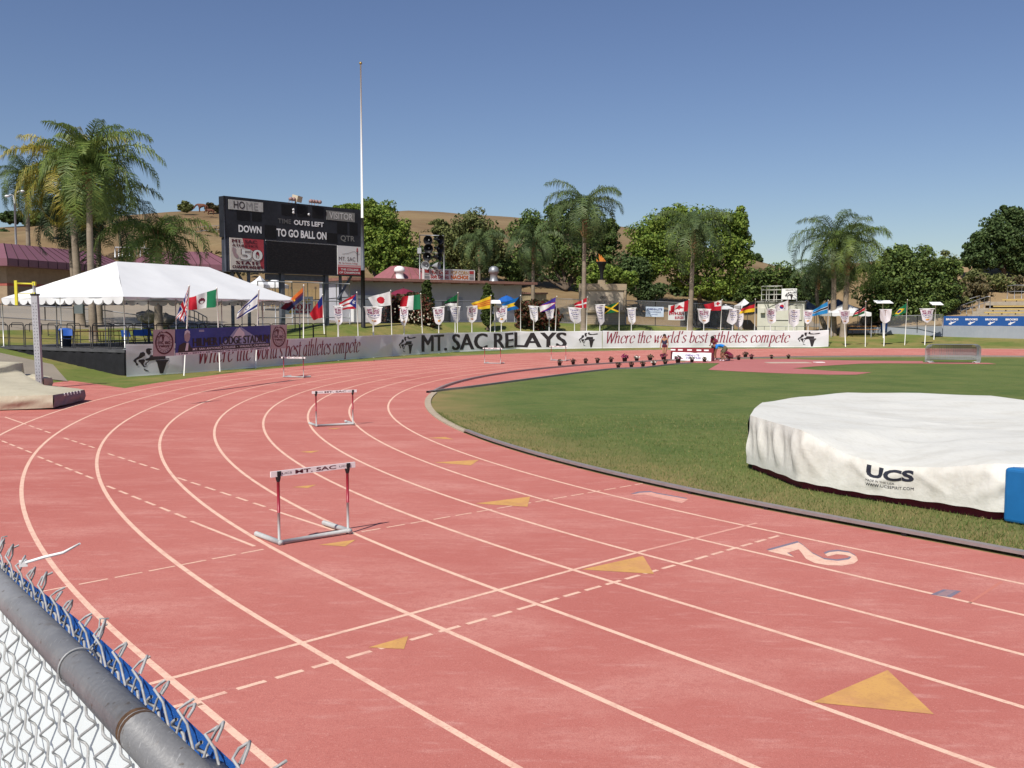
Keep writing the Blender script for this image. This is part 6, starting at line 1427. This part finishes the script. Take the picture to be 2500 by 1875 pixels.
def person(loc, rz, lab, J, skinm, clothes, hairm=m_hair, long_hair=False):
    """J: joints in the person's own axes (x right, y forward, z up)"""
    t = thing('person',loc,lab,'person'); t.rotation_euler = (0,0,rz)
    nd = []; ix = {}
    def a(n,p,r,k=1): ix[n] = len(nd); nd.append((*p,r,k))
    a('pel',J['pel'],.125,.8); a('wai',J['wai'],.115,.75); a('che',J['che'],.145,.70); a('nek',J['nek'],.055); a('hed',J['hed'],.085,1.1); top = Vector(J['hed'])+(Vector(J['hed'])-Vector(J['nek'])).normalized()*.09; a('top',tuple(top),.075,1.1)
    ed = [('pel','wai'),('wai','che'),('che','nek'),('nek','hed'),('hed','top')]
    for s in 'LR':
        a('sho'+s,J['sho'+s],.058); a('elb'+s,J['elb'+s],.042); a('wri'+s,J['wri'+s],.030); ed += [('che','sho'+s),('sho'+s,'elb'+s),('elb'+s,'wri'+s)]
        a('hip'+s,J['hip'+s],.095); a('kne'+s,J['kne'+s],.062); a('ank'+s,J['ank'+s],.042); a('toe'+s,J['toe'+s],.035); ed += [('pel','hip'+s),('hip'+s,'kne'+s),('kne'+s,'ank'+s),('ank'+s,'toe'+s)]
        w0, e0 = Vector(J['wri'+s]), Vector(J['elb'+s]); fd = (w0-e0).normalized(); sd_ = fd.orthogonal().normalized()
        a('plm'+s,tuple(w0+fd*.06),.026,1.2); ed.append(('wri'+s,'plm'+s))
        for k,(o_,ln) in enumerate(((-.03,.065),(-.01,.085),(.012,.08),(.032,.06))):
            b_ = w0+fd*.07+sd_*o_; a('f%d%s'%(k,s),tuple(b_+fd*.02),.010); a('g%d%s'%(k,s),tuple(b_+fd*ln+fd.cross(sd_)*.02),.008); ed += [('plm'+s,'f%d%s'%(k,s)),('f%d%s'%(k,s),'g%d%s'%(k,s))]
        a('th'+s,tuple(w0+fd*.05+sd_*-.05),.010); ed.append(('plm'+s,'th'+s))
    skin('body',nd,[(ix[p],ix[q_]) for p,q_ in ed],skinm,t)
    for nm,mt,chain,grow in clothes:
        ns = []; es = []; im = {}
        for ch in chain:
            for k,(n,r_,kk) in enumerate(ch):
                if n not in im:
                    im[n] = len(ns)
                    if isinstance(n,tuple): p = Vector(J[n[0]]).lerp(Vector(J[n[1]]),n[2])
                    else: p = Vector(J[n])
                    ns.append((*p,r_+grow,kk))
                if k: es.append((im[ch[k-1][0]],im[n]))
        skin(nm,ns,es,mt,t)
    hd = Vector(J['hed']); up = (top-hd).normalized(); bk = Vector((0,-1,0)) if up.z > .5 else Vector((0,0,1))
    off = parent_world(t); g = MB(); sd_ = Vector((1,0,0)); fr_ = up.cross(sd_); fr_ = -fr_ if fr_.dot(bk) > 0 else fr_
    def cap(u,v):
        a_,b_ = 2*pi*u,pi*(.5-.62*v); cut = .10*max(0,sin(a_))*v
        return hd+up*(.035+.118*sin(b_)+cut)+sd_*(.102*cos(a_)*cos(b_))+fr_*(.112*sin(a_)*cos(b_)-.012)+off
    g.grid(cap,16,10)
    if long_hair: g.lathe([(.02,.05),(.06,0),(.055,-.1),(.035,-.22),(.0,-.27)],10,hd-fr_*.085-up*.02+off)
    g.build('hair',[hairm],t)
    for s in 'LR':
        q0_, q1_ = Vector(J['ank'+s]), Vector(J['toe'+s]); skin('shoe',[(q0_.x,q0_.y,q0_.z-.02,.052,1),(*(q0_.lerp(q1_,.5)-Vector((0,0,.012))),.050,1),(*q1_,.042,1)],[(0,1),(1,2)],m_sh,t)
    # face: eyes, nose, mouth
    fw = Vector((0,1,0)) if up.z > .5 else Vector((0,.5,-.85)).normalized(); rt = Vector((1,0,0)); g = MB()
    for e_ in (-.033,.033): g.lathe([(0,-.012),(.012,0),(0,.012)],6,hd+up*.035+fw*.088+rt*e_,0)
    g.lathe([(0,-.03),(.014,-.01),(0,.03)],6,hd+up*.005+fw*.095,1); g.box(hd-up*.035+fw*.088,(.045,.012,.010),0,2)
    off = parent_world(t); g.v = [tuple(Vector(v)+off) for v in g.v]; g.build('face',[m_hair,skinm,m_dkred],t); return t
m_tank = M('dark tank top',(.03,.03,.06),.8,.2,20); m_shorts = M('maroon shorts',(.09,.012,.03),.8); m_blsh = M('bright blue shirt',(.01,.20,.60),.75,.08,10); m_olive = M('olive shorts',(.13,.11,.06),.85); m_msh = M('maroon shirt',(.17,.012,.045),.75,.1,10)
def stand():
    return dict(pel=(0,0,.90),wai=(0,.01,1.05),che=(0,0,1.26),nek=(0,.01,1.42),hed=(0,.045,1.52),shoL=(-.17,0,1.35),elbL=(-.23,-.02,1.08),wriL=(-.22,.08,.86),shoR=(.17,0,1.35),elbR=(.24,.0,1.08),wriR=(.24,.10,.86),
      hipL=(-.09,0,.86),kneL=(-.07,.03,.48),ankL=(-.06,-.02,.09),toeL=(-.07,.13,.04),hipR=(.09,0,.86),kneR=(.07,.06,.48),ankR=(.05,.04,.09),toeR=(.06,.19,.04))
top_ch = lambda: [[('pel',.12,.8),('wai',.115,.78),('che',.145,.72)],[('che',.145,.72),('shoL',.055,1)],[('che',.145,.72),('shoR',.055,1)]]
tee_ch = lambda: [[('pel',.125,.85),('wai',.12,.8),('che',.15,.75),('nek',.05,1)],[('che',.15,.75),('shoL',.062,1),(('shoL','elbL',.7),.052,1)],[('che',.15,.75),('shoR',.062,1),(('shoR','elbR',.7),.052,1)]]
sho_ch = lambda k: [[('wai',.11,.8),('pel',.128,.85)],[('pel',.128,.85),('hipL',.10,1),(('hipL','kneL',k),.082,1)],[('pel',.128,.85),('hipR',.10,1),(('hipR','kneR',k),.082,1)]]
wp = P(1622,876,60.6); wz = zt(wp.x,60.6)
J = stand(); person((wp.x,60.6,wz+.0),2.7,'standing woman in a dark tank top and short shorts beside the barrier',J,m_sk1,[('tank_top',m_tank,top_ch(),.012),('shorts',m_shorts,sho_ch(.22),.014)],long_hair=True)
def bend():     # bending forward over the barrier end, arms down
    return dict(pel=(0,-.30,.84),wai=(0,-.12,.95),che=(0,.16,1.0),nek=(0,.33,.96),hed=(0,.43,.90),shoL=(-.18,.24,.95),elbL=(-.19,.30,.68),wriL=(-.16,.38,.45),shoR=(.18,.24,.95),elbR=(.19,.28,.68),wriR=(.16,.36,.45),
      hipL=(-.10,-.30,.82),kneL=(-.11,-.14,.45),ankL=(-.11,-.24,.09),toeL=(-.12,-.08,.04),hipR=(.10,-.30,.82),kneR=(.11,-.02,.46),ankR=(.11,-.10,.09),toeR=(.12,.07,.04))
bp = P(1757,882,59.2); person((bp.x+.05,59.2,.012),1.45,'person in a bright blue shirt bending over the end of the barrier',bend(),m_sk2,[('shirt',m_blsh,tee_ch(),.022),('shorts',m_olive,sho_ch(.85),.022)])
def crouch():
    return dict(pel=(0,-.22,.24),wai=(0,-.10,.40),che=(0,.12,.56),nek=(0,.26,.62),hed=(0,.36,.58),shoL=(-.18,.18,.56),elbL=(-.20,.32,.34),wriL=(-.12,.46,.16),shoR=(.18,.18,.56),elbR=(.20,.32,.34),wriR=(.12,.46,.16),
      hipL=(-.11,-.20,.24),kneL=(-.19,.22,.38),ankL=(-.16,-.02,.08),toeL=(-.19,.14,.04),hipR=(.11,-.20,.24),kneR=(.19,.20,.30),ankR=(.16,-.08,.08),toeR=(.18,.08,.04))
cp_ = P(1776,882,59.8); person((cp_.x+.1,59.9,.012),1.25,'person in a maroon shirt crouching on the ground behind the one in blue',crouch(),m_sk1,[('shirt',m_msh,tee_ch(),.03),('shorts',m_dkred,sho_ch(.7),.022)],M('brown hair',(.05,.03,.02),.6))
kp_ = P(1745,880,61.0); J = stand()
for k in list(J): J[k] = (J[k][0],J[k][1]+(.12 if J[k][2] > 1.2 else 0),J[k][2]*.97)
J['hed'] = (0,.22,1.42); J['wriL'] = (-.12,.34,.95); J['elbL'] = (-.24,.14,1.02); J['wriR'] = (.12,.34,.95); J['elbR'] = (.24,.14,1.02)
person((kp_.x,61.0,zt(kp_.x,61)),2.2,'person in a maroon shirt standing behind the barrier, partly hidden by the one in blue',J,m_sk2,[('shirt',m_msh,tee_ch(),.02),('shorts',m_tank,sho_ch(.6),.02)],long_hair=True)
# ================================================================ RIGHT SIDE: WALL, STAND, RAILS
WL = [(31.5,90.0),(34.5,88.6),(38.3,87.0),(44.8,83.9),(52,79.0),(60,72)]
wl = [Vector(p) for p in catmull([(x,y,0) for x,y in WL],6)]
def wtop(px): return 1.95
g = MB(); vs = []
for i,p_ in enumerate(wl):
    a = wl[max(i-1,0)]; b = wl[min(i+1,len(wl)-1)]; t_ = (b-a).normalized(); n_ = Vector((t_.y,-t_.x,0)); zb = zt(p_.x,p_.y)-.5; z1 = interp(p_.x,(31,34,40,60),(1.55,1.75,1.93,1.93))
    for q in (p_,p_-n_*.28): vs += [(q.x,q.y,zb),(q.x,q.y,z1)]
k = len(wl); g.add(vs,[(4*i,4*i+4,4*i+5,4*i+1) for i in range(k-1)]+[(4*i+1,4*i+5,4*i+7,4*i+3) for i in range(k-1)]+[(4*i+2,4*i+3,4*i+7,4*i+6) for i in range(k-1)]+[(0,1,3,2)],0,False)
m_cw = layered('grey painted concrete',(.30,.325,.36),[(.35,(.24,.265,.30),.42,.66,.7,(1,1)),(2.5,(.36,.38,.40),.5,.75,.4,(3,3))],.85,.15,20)
tag(g.build('concrete_wall',[m_cw],None,tuple(wl[8])),'curved grey concrete wall below the blue banner and yellow benches','wall')
def along(px,off=0.0):
    kk = (px-1250)/F
    for a,b in zip(wl,wl[1:]):
        fa, fb = a.x-kk*a.y, b.x-kk*b.y
        if fa <= 0 <= fb:
            t_ = -fa/(fb-fa); q = a.lerp(b,t_); n_ = (b-a).normalized(); return q+Vector((n_.y,-n_.x,0))*off
    return Vector((kk*84,84,0))
N_ = 40; bp_ = [along(2301+ (2600-2301)*i/N_, -.05) for i in range(N_+1)]
zb0, zb1 = 1.93, 2.80
def bb(u,v,l=0.0):
    f_ = min(max(u,0),1)*N_; i = min(int(f_),N_-1); q = bp_[i].lerp(bp_[i+1],f_-i); n_ = (bp_[i+1]-bp_[i]).normalized(); nn = Vector((n_.y,-n_.x,0))
    return Vector((q.x,q.y,zb0+(zb1-zb0)*v))+nn*(.05+.012*sin(40*u)+l)
g = MB(); g.grid(lambda u,v: bb(u,v),60,4); g.grid(lambda u,v: bb(u,v,-.06),60,4); g.grid(lambda u,v: bb(u,1,-.06*v),60,1)
wid = 2600-2301.; PU = lambda px: (px-2301)/wid
for px0 in (2307,2354,2402.5,2452,2503,2556):
    f = lambda x,y: bb(PU(px0)+x*(30/wid),.10+.72*y,.02)
    g.text('BROOKS',sub(f,0,.64,1,.92),1,.05,False,.1)
    g.poly([(.22,.10),(.34,.02),(.50,.16),(.80,.42),(.80,.50),(.50,.36),(.42,.46),(.36,.44),(.40,.28),(.28,.24)],f,1,.2); g.poly([(.22,.06),(.44,.0),(.46,.12),(.30,.22)],f,1,.3)
tag(g.build('banner',[M('banner royal blue',(.012,.075,.27),.5,.06,3),m_whprint],None,bb(.5,0)),'royal blue banner with repeated white logos along the concrete wall','banner')
# bleacher benches
m_yb = M('yellow bench',(.50,.355,.12),.55,.12,5); st_ = thing('bleachers',(46,90,2.2),'yellow bench bleachers with grey risers behind the blue banner','bleachers')
for i,(px0,py,Y,th) in enumerate(((2392,770,87.5,6),(2403,761,88.6,6),(2415,753,89.8,6),(2425,745.5,91.0,6),(2447,729.5,93.4,5))):
    a, b = P(px0,py,Y), P(2640,py+1,Y-3); dv = (b-a); an = math.atan2(dv.y,dv.x); c_ = (a+b)/2; L_ = Vector((dv.x,dv.y,0)).length
    g = MB(); g.box(c_-Vector((0,0,.06)),(L_,.34,.13),an); g.box(c_+Vector((.12,.32,-.02)),(L_,.26,.05),an); g.build('bench',[m_yb],st_)
    g = MB()
    for k in range(7): q = a.lerp(b,(k+.35)/7); g.box(q-Vector((0,-.1,.30)),(.10,.25,.38),an)
    g.build('bench_support',[m_black],st_)
    g = MB(); g.box(c_+Vector((-.5,.55,-.42)),(L_+1.5,1.3,.36),an); g.build('riser',[M('riser concrete',(.36,.31,.24),.9,.12,3)],st_)
# stair and walk rails on the slope
def railing(name,label,pts,Y,hgt,n,drop=None):
    ps = [P(px,py,Y) for px,py in pts]; t = thing(name,ps[0]-Vector((0,0,hgt)),label,'railing'); 
    for fr in (0,.5): g = MB(); g.tube([p_-Vector((0,0,hgt*fr)) for p_ in ps],.035,5); g.build('rail',[m_galv],t)
    tot = [0]
    for a,b in zip(ps,ps[1:]): tot.append(tot[-1]+(b-a).length)
    for k in range(n+1):
        d_ = tot[-1]*k/n; i = max(j for j in range(len(tot)) if tot[j] <= d_+1e-6); i = min(i,len(ps)-2); q = ps[i].lerp(ps[i+1],(d_-tot[i])/max(1e-6,tot[i+1]-tot[i]))
        g = MB(); g.tube([q-Vector((0,0,hgt+.3)),q],.032,5); g.build('post',[m_galv],t)
railing('hand_rail','steel walk railing rising up the dirt slope to the stairs',[(2262,737),(2352,734),(2392,722)],94,1.05,6)
railing('hand_rail','front steel stair railing on the slope beside the yellow benches',[(2346,746),(2410,724),(2418,724)],92.5,1.05,5)
railing('hand_rail','upper steel railing by the top bench at the right edge',[(2460,698),(2478,696),(2530,697)],96,1.25,4)
# chain link fences on the plateau
m_net = netmat('chain link net',(.30,.30,.30),.22); m_net2 = netmat('chain link net light',(.42,.42,.42),.16); m_fp = M('fence pipe',(.26,.26,.27),.5,.1,10,metal=.3)
def clfence(label,pts,z,hgt,step,dark=False):
    """pts: (px, Y) down the line; z base heights"""
    ps = [Vector((P(px,768,Y).x,Y,zz)) for (px,Y),zz in zip(pts,z)]; t = thing('chain_link_fence',ps[0],label,'fence'); up = Vector((0,0,1))
    g = MB(); 
    for a,b in zip(ps,ps[1:]): g.add([a,b,b+up*hgt,a+up*hgt],[(0,1,2,3)])
    g.build('mesh_panel',[m_net if dark else m_net2],t)
    for q_ in (hgt,.06): g = MB(); g.tube([p_+up*q_ for p_ in ps],.035 if q_ > .1 else .03,5); g.build('rail',[m_fp],t)
    for a,b in zip(ps,ps[1:]):
        n_ = max(1,int((b-a).length/step))
        for k in range(n_+1):
            q = a.lerp(b,k/n_); g = MB(); g.tube([q-up*.3,q+up*hgt],.036,5); g.build('post',[m_fp],t)
zf_ = lambda px,Y: zt(P(px,768,Y).x,Y)
F1 = [(868,71.5),(935,74.5),(1060,79.5),(1180,83),(1330,86)]
clfence('chain link fence between the lawn and the snack building',F1,[zf_(*p)-.02 for p in F1],1.85,3.0)
F2 = [(1528,87.8),(1600,88.2),(1700,88.6),(1790,89)]
clfence('chain link fence with hung signs right of the monument wall',F2,[zf_(*p)-.02 for p in F2],2.25,2.2,True)
F3 = [(1345,86),(1418,86.4)]
clfence('short chain link fence piece left of the monument wall',F3,[zf_(*p) for p in F3],2.2,2.4)
F4 = [(640,67),(720,68.5),(865,71.3)]
clfence('chain link fence under the scoreboard beside the burger sign',F4,[zf_(*p) for p in F4],2.0,2.0)
F5 = [(2160,88.6),(2240,87.3),(2302,86.0)]
clfence('low chain link fence on the dirt slope above the concrete wall',F5,[1.75,1.85,1.93],1.0,2.4,True)
F6 = [(0,60.5),(110,61),(240,62),(345,62.5)]
clfence('low dark rail fence between the left lawn and the pavement',F6,[zf_(*p) for p in F6],.9,3.2)
# pickets behind the scoreboard
pf = thing('picket_fence',P(720,760,96),'tan slatted fence far behind the scoreboard columns','fence')
g = MB(); zz = 3.0; x0,x1 = P(640,0,96).x,P(850,0,96).x; n_ = 60
for k in range(n_): g.box((x0+(x1-x0)*k/n_,96,zz+1.1),(.06,.05,2.6))
for z_ in (zz+.4,zz+2.2): g.box(((x0+x1)/2,96.05,z_),(x1-x0,.05,.08))
g.build('slats',[M('tan slat',(.34,.24,.11),.8,.15,2)],pf)
g = MB()
for k in range(8): g.box((x0+(x1-x0)*k/7,96.1,zz+1.2),(.16,.16,2.9))
g.build('post',[M('fence post brown',(.10,.07,.045),.8)],pf)
# hung signs
def hsign(label,c,mats,draw,Y0,Y1):
    q = quadmap(P(*c[0],Y0),P(*c[1],Y1),P(*c[2],Y1),P(*c[3],Y0)); g = MB(); nn = Vector((0,-1,0)); w_ = lambda x,y: q(x,y)+nn*(.02+.02*sin(6*x+5*y))
    g.grid(w_,12,6); g.grid(lambda u,v: w_(u,v)+Vector((0,.03,0)),12,6); draw(g,lambda x,y: w_(x,y)+nn*.02); return tag(g.build('sign',mats,None,q(.5,0)),label,'sign')
m_sw = M('sign white',(.66,.66,.66),.6,.04,2); m_sr = M('sign crimson',(.36,.02,.045),.6); m_sy = M('sign yellow',(.66,.42,.04),.6); m_sbl = M('sign pale blue',(.55,.63,.74),.6,.04,2); m_sn = M('sign navy print',(.10,.12,.26),.6)
def burger(g,f):
    g.text('IN-N-OUT',sub(f,.05,.26,.95,.58),1,.0,False,.3,.012,(0,-1,0)); g.text('BURGER',sub(f,.48,.07,.93,.22),1,.04,False,.3)
    g.poly([(.66,.70),(.80,.72),(.79,.62),(.95,.76),(.84,.94),(.83,.84),(.70,.82)],f,2,.2); g.poly([(.28,.08),(.40,.06),(.44,.20),(.33,.24)],f,2,.3)
hsign('white IN-N-OUT BURGER sign on the fence behind the tent corner',((682,767),(765,768),(764,724),(681,724)),[m_sw,m_sr,m_sy],burger,66.9,68.6)
hsign('square IN-N-OUT BURGER sign on the fence under the Canadian flag',((1631,781.5),(1672,782),(1672,745),(1632,745)),[m_sw,m_sr,m_sy],lambda g,f:(g.text('IN-N-OUT',sub(f,.04,.34,.97,.64),1,.0,False,.3,.012,(0,-1,0)),g.text('BURGER',sub(f,.40,.07,.94,.26),1,.03,False,.3)),88.3,88.4)
hsign('pale blue OMNI-LITE sign hung on the fence right of the monument wall',((1576,773),(1620,774),(1620.5,749.5),(1576.5,748.5)),[m_sbl,m_sn],lambda g,f:(g.text('OMNI-LITE',sub(f,.08,.66,.92,.86),1,.03,False,.3),g.text('PERFORMANCE',sub(f,.16,.42,.84,.54),1,.0,False,.3),g.text('SHOES',sub(f,.34,.18,.66,.30),1,.0,False,.3)),88.0,88.1)
# dark sheet behind the right fence, shade of the background put into its colour
ds = MB(); a,b = P(1672,0,90.2),P(1800,0,90.8); z0,z1 = zt(a.x,90)-.1,P(1700,755,90).z
ds.grid(lambda u,v: Vector((a.x+(b.x-a.x)*u,90.2+.6*u+.03*sin(40*u),z0+(z1-z0)*v)),30,4); ds.grid(lambda u,v: Vector((a.x+(b.x-a.x)*u,90.3+.6*u,z0+(z1-z0)*v)),30,4)
tag(ds.build('shade_sheet',[M('dark brown shade',(.035,.026,.022),.85,.2,2)],None,Vector((a.x,90.2,z0))),'dark brown sheet standing for shaded backdrop along the fence behind the flags','screen')
# ---------------------------------------------------------------- pop-up canopies and umbrellas
def canopy(label,c0,c1,Yn,dep,ze_,zp,mat,zg,legm=None,grp=None):
    """near eave spans photo columns c0..c1 at Yn"""
    x0,x1 = P(c0,0,Yn).x,P(c1,0,Yn).x; t = thing('canopy',((x0+x1)/2,Yn+dep/2,zg),label,'canopy',grp); C4 = [Vector((x0,Yn,ze_)),Vector((x1,Yn,ze_)),Vector((x1,Yn+dep,ze_)),Vector((x0,Yn+dep,ze_))]; ap = Vector(((x0+x1)/2,Yn+dep/2,zp))
    g = MB()
    for i in range(4):
        a_,b_ = C4[i],C4[(i+1)%4]; g.grid(lambda u,v:(lambda q: q-Vector((0,0,.10*sin(pi*v))))(a_.lerp(b_,u).lerp(ap,v)),8,6)
        g.grid(lambda u,v: a_.lerp(b_,u)-Vector((0,0,.28*v+.05*v*abs(sin(u*pi*6)))),24,2)
    g.build('cloth',[mat],t)
    for q in C4: g = MB(); g.tube([(q.x,q.y,zg-.3),q],.03,6); g.build('leg',[legm or m_galv],t)
m_cblue = M('navy canopy',(.05,.07,.13),.6,.15,2,trans=.1)
canopy('white pop-up canopy over the picnic table, right of the twin palms',2050,2150,86.5,3.4,P(2100,771,86.5).z+.28,P(2100,739,88).z,m_tent,1.1)
canopy('navy canopy behind the right twin palm',2040,2120,92,3.4,P(2080,752,92).z,P(2080,730,94).z,m_cblue,1.2)
canopy('navy and grey canopy between the trailer and the palms',1964,2036,93.5,3.6,P(2000,758,93.5).z,P(2002,732,95).z,M('grey navy canopy',(.12,.14,.20),.6,.25,3,trans=.1),1.2)
canopy('white peaked canopy left of the German flag',1763,1826,93,3.4,P(1790,757,93).z,P(1806,743,95).z,m_tent,1.3)
canopy('small white canopy tip behind the German flag',1822,1858,97,3,P(1840,746,97).z,P(1848,729,98).z,m_tent,1.3)
canopy('small white canopy behind the scoreboard, left one',590,632,88,3.2,P(610,694,88).z,P(598,672,89).z,m_tent,3.1)
canopy('small white canopy behind the scoreboard, right one',625,674,90,3.2,P(650,694,90).z,P(632,677,91).z,m_tent,3.1)
def umbrella(label,px,py,Y,wpx,mat,zg):
    c = P(px,py,Y); r_ = wpx/2*Y/F; t = thing('umbrella',(c.x,Y,zg),label,'umbrella'); g = MB()
    g.lathe([(0,0),(r_*.5,-.18),(r_,-.50),(r_*1.0,-.62)],8,c,0,False); g.build('canopy',[mat],t); g = MB(); g.tube([(c.x,Y,zg),c+Vector((0,0,.12))],.03,6); g.build('pole',[m_galv],t)
umbrella('maroon patio umbrella behind the red tipped bush',985,704,78.5,76,M('umbrella maroon',(.20,.02,.05),.7,.1,3,trans=.1),1.9)
umbrella('bright blue patio umbrella behind the blue and yellow flag',1237,721,84.5,50,M('umbrella blue',(.012,.11,.42),.7,.1,3,trans=.1),1.9)
# picnic table, bins, boulders and small things
def picnic(label,px,py,Y,L_,mat):
    c = P(px,py,Y); t = thing('picnic_table',c,label,'table'); g = MB(); g.box(c+Vector((0,0,.74)),(L_,.8,.05)); g.build('tabletop',[mat],t)
    for s in (-.75,.75): g = MB(); g.box(c+Vector((0,s,.44)),(L_,.26,.045)); g.build('bench',[mat],t)
    for s in (-1,1): g = MB(); x_ = s*L_*.38; g.tube([c+Vector((x_,-.75,0)),c+Vector((x_,-.3,.72))],.03,5); g.tube([c+Vector((x_,.75,0)),c+Vector((x_,.3,.72))],.03,5); g.tube([c+Vector((x_,-.8,.42)),c+Vector((x_,.8,.42))],.025,5); g.build('leg',[m_black],t)
picnic('long orange brown picnic table under the white canopy by the twin palms',2101,816,87.6,2.6,M('orange bench wood',(.38,.19,.06),.6,.15,5))
bx_ = MB(); c = P(2158,812,87.4); bx_.lathe([(0,0),(.26,0),(.30,.75),(.31,.8),(.25,.86),(0,.86)],12,c); tag(bx_.build('recycling_bin',[m_bl],None,c),'blue bin standing beside the picnic table','bin')
c = P(1741,806,89.2); g = MB(); g.box(c+Vector((0,0,.6)),(.55,.5,1.2)); g.box(c+Vector((0,0,1.26)),(.6,.55,.12)); tag(g.build('trash_bin',[M('dark grey bin',(.05,.045,.045),.7)],None,c),'dark grey square bin left of the white peaked canopy','bin')
c = P(1778,803,92); g = MB(); g.box(c+Vector((0,0,.42)),(.75,.6,.75)); g.box(c+Vector((-.28,0,.03)),(.1,.5,.06),0,1); g.box(c+Vector((.28,0,.03)),(.1,.5,.06),0,1); tag(g.build('utility_box',[M('pale green box',(.38,.44,.38),.6),m_black],None,c),'pale green utility box under the white peaked canopy','box')
m_rock = M('boulder',(.22,.19,.15),.95,.25,3,bump=.8,bscale=6)
def boulder(label,px,py,Y,r_,seed):
    rn = random.Random(seed); c = P(px,py,Y); g = MB(); o_ = [rn.uniform(0,6) for _ in range(6)]
    def f(u,v):
        a_,b_ = 2*pi*u,pi*(v-.5); k_ = 1+.18*sin(2*a_+o_[0]+3*b_)+.12*sin(3*a_+o_[1])+.10*sin(5*b_+o_[2]); return c+Vector((r_*k_*cos(a_)*cos(b_)*1.25,r_*k_*sin(a_)*cos(b_),r_*k_*.8*sin(b_)+r_*.45))
    g.grid(f,14,9); tag(g.build('boulder',[m_rock],None,c),label,'boulder')
boulder('grey boulder under the tent beyond the tables',362,783,63.5,.55,1); boulder('tan boulder right of the palm trunk under the tent',405,790,62,.5,2)
for k,(px,py) in enumerate(((2130,785),(2150,778),(2172,790),(2192,782))): boulder(('tawny boulder behind the picnic table','larger tawny boulder behind the blank pennant','dark boulder at the foot of the dirt slope','pale boulder left of the Brazilian flag')[k],px,py,94,.9,5+k)
c = P(181,764,58); g = MB(); g.tube([(c.x,58,zt(c.x,58)-.3),(c.x,58,c.z+.4)],.045,6,1); g.box((P(172,0,58).x,57.9,P(172,753,58).z),(.52,.3,.62)); tag(g.build('signal_box',[M('grey green box',(.13,.15,.15),.6),m_black],None,c),'grey green box mounted on a dark post beside the palm under the tent','box')
railing('hand_rail','grey ramp railing under the right part of the tent',[(452,752),(478,760),(505,775)],60,.9,5)
# double lamp post at the left edge, grazing horse on the hill
lp_ = P(39,590,92); z0 = 3.6; lam = thing('lamp_post',(lp_.x,92,z0),'tall double armed lamp post left of the dark palm trunk','lamp post')
g = MB(); zt0 = P(39,497,92).z; g.tube([(lp_.x,92,z0),(lp_.x,92,zt0)],[.13,.09],8); g.build('post',[m_grey],lam)
for px_,py_,sg in ((20,479,-1),(52,467,1)):
    e_ = P(px_,py_,92); k_ = Vector((lp_.x,92,zt0)); g = MB(); g.tube([k_,k_.lerp(e_,.35)+Vector((-.1*sg,0,.55)),k_.lerp(e_,.7)+Vector((0,0,.35)),e_],.06,6); g.build('arm',[m_grey],lam)
    g = MB(); g.lathe([(0,-.12),(.16,-.08),(.24,0),(.14,.10),(0,.12)],8,e_+Vector((.1*sg,0,0))); g.build('lamp_head',[m_hem],lam)
HY = 152; hc = P(493,516.5,HY); m_horse = M('chestnut coat',(.13,.05,.03),.8,.2,3)
def horse(c,s,label,lie=False):
    t = thing('horse',c,label,'horse','horses on the hill top'); n_ = [(-.75,0,1.25,.30),(-.2,0,1.22,.30),(.35,0,1.25,.33),(.75,0,1.45,.20),(1.15,0,1.25 if not lie else 1.7,.15),(1.40,0,.85 if not lie else 1.95,.13),(1.62,0,.55 if not lie else 1.80,.09)]; e_ = [(i,i+1) for i in range(6)]
    for x,y,pr in ((.42,.17,2),(.42,-.17,2),(-.72,.17,0),(-.72,-.17,0)):
        k = len(n_); back = pr == 0
        n_ += [(x+(-.02 if back else 0),y,.85,.13),(x+(-.16 if back else .03),y,.5,.07),(x+(-.06 if back else 0),y,.06,.06)]; e_ += [(pr,k),(k,k+1),(k+1,k+2)]
    k = len(n_); n_ += [(-1.05,0,1.15,.06),(-1.15,0,.6,.08)]; e_ += [(0,k),(k,k+1)]
    skin('body',[(-x*s,y*s,z*s,r_*s) for x,y,z,r_ in n_],e_,m_horse,t,1,1)
horse(hc+Vector((0,0,-.1)),.85,'chestnut horse grazing on the hill top left of the scoreboard')
c = P(513,516.5,HY); horse(c+Vector((0,0,-.55)),.62,'smaller chestnut horse resting right of the grazing one')
# dry slope rocks and a far fence on the left hill
railing('wire_fence','thin wire fence crossing the dry hill left of the scoreboard',[(470,556),(510,552),(548,550)],139,1.2,4)
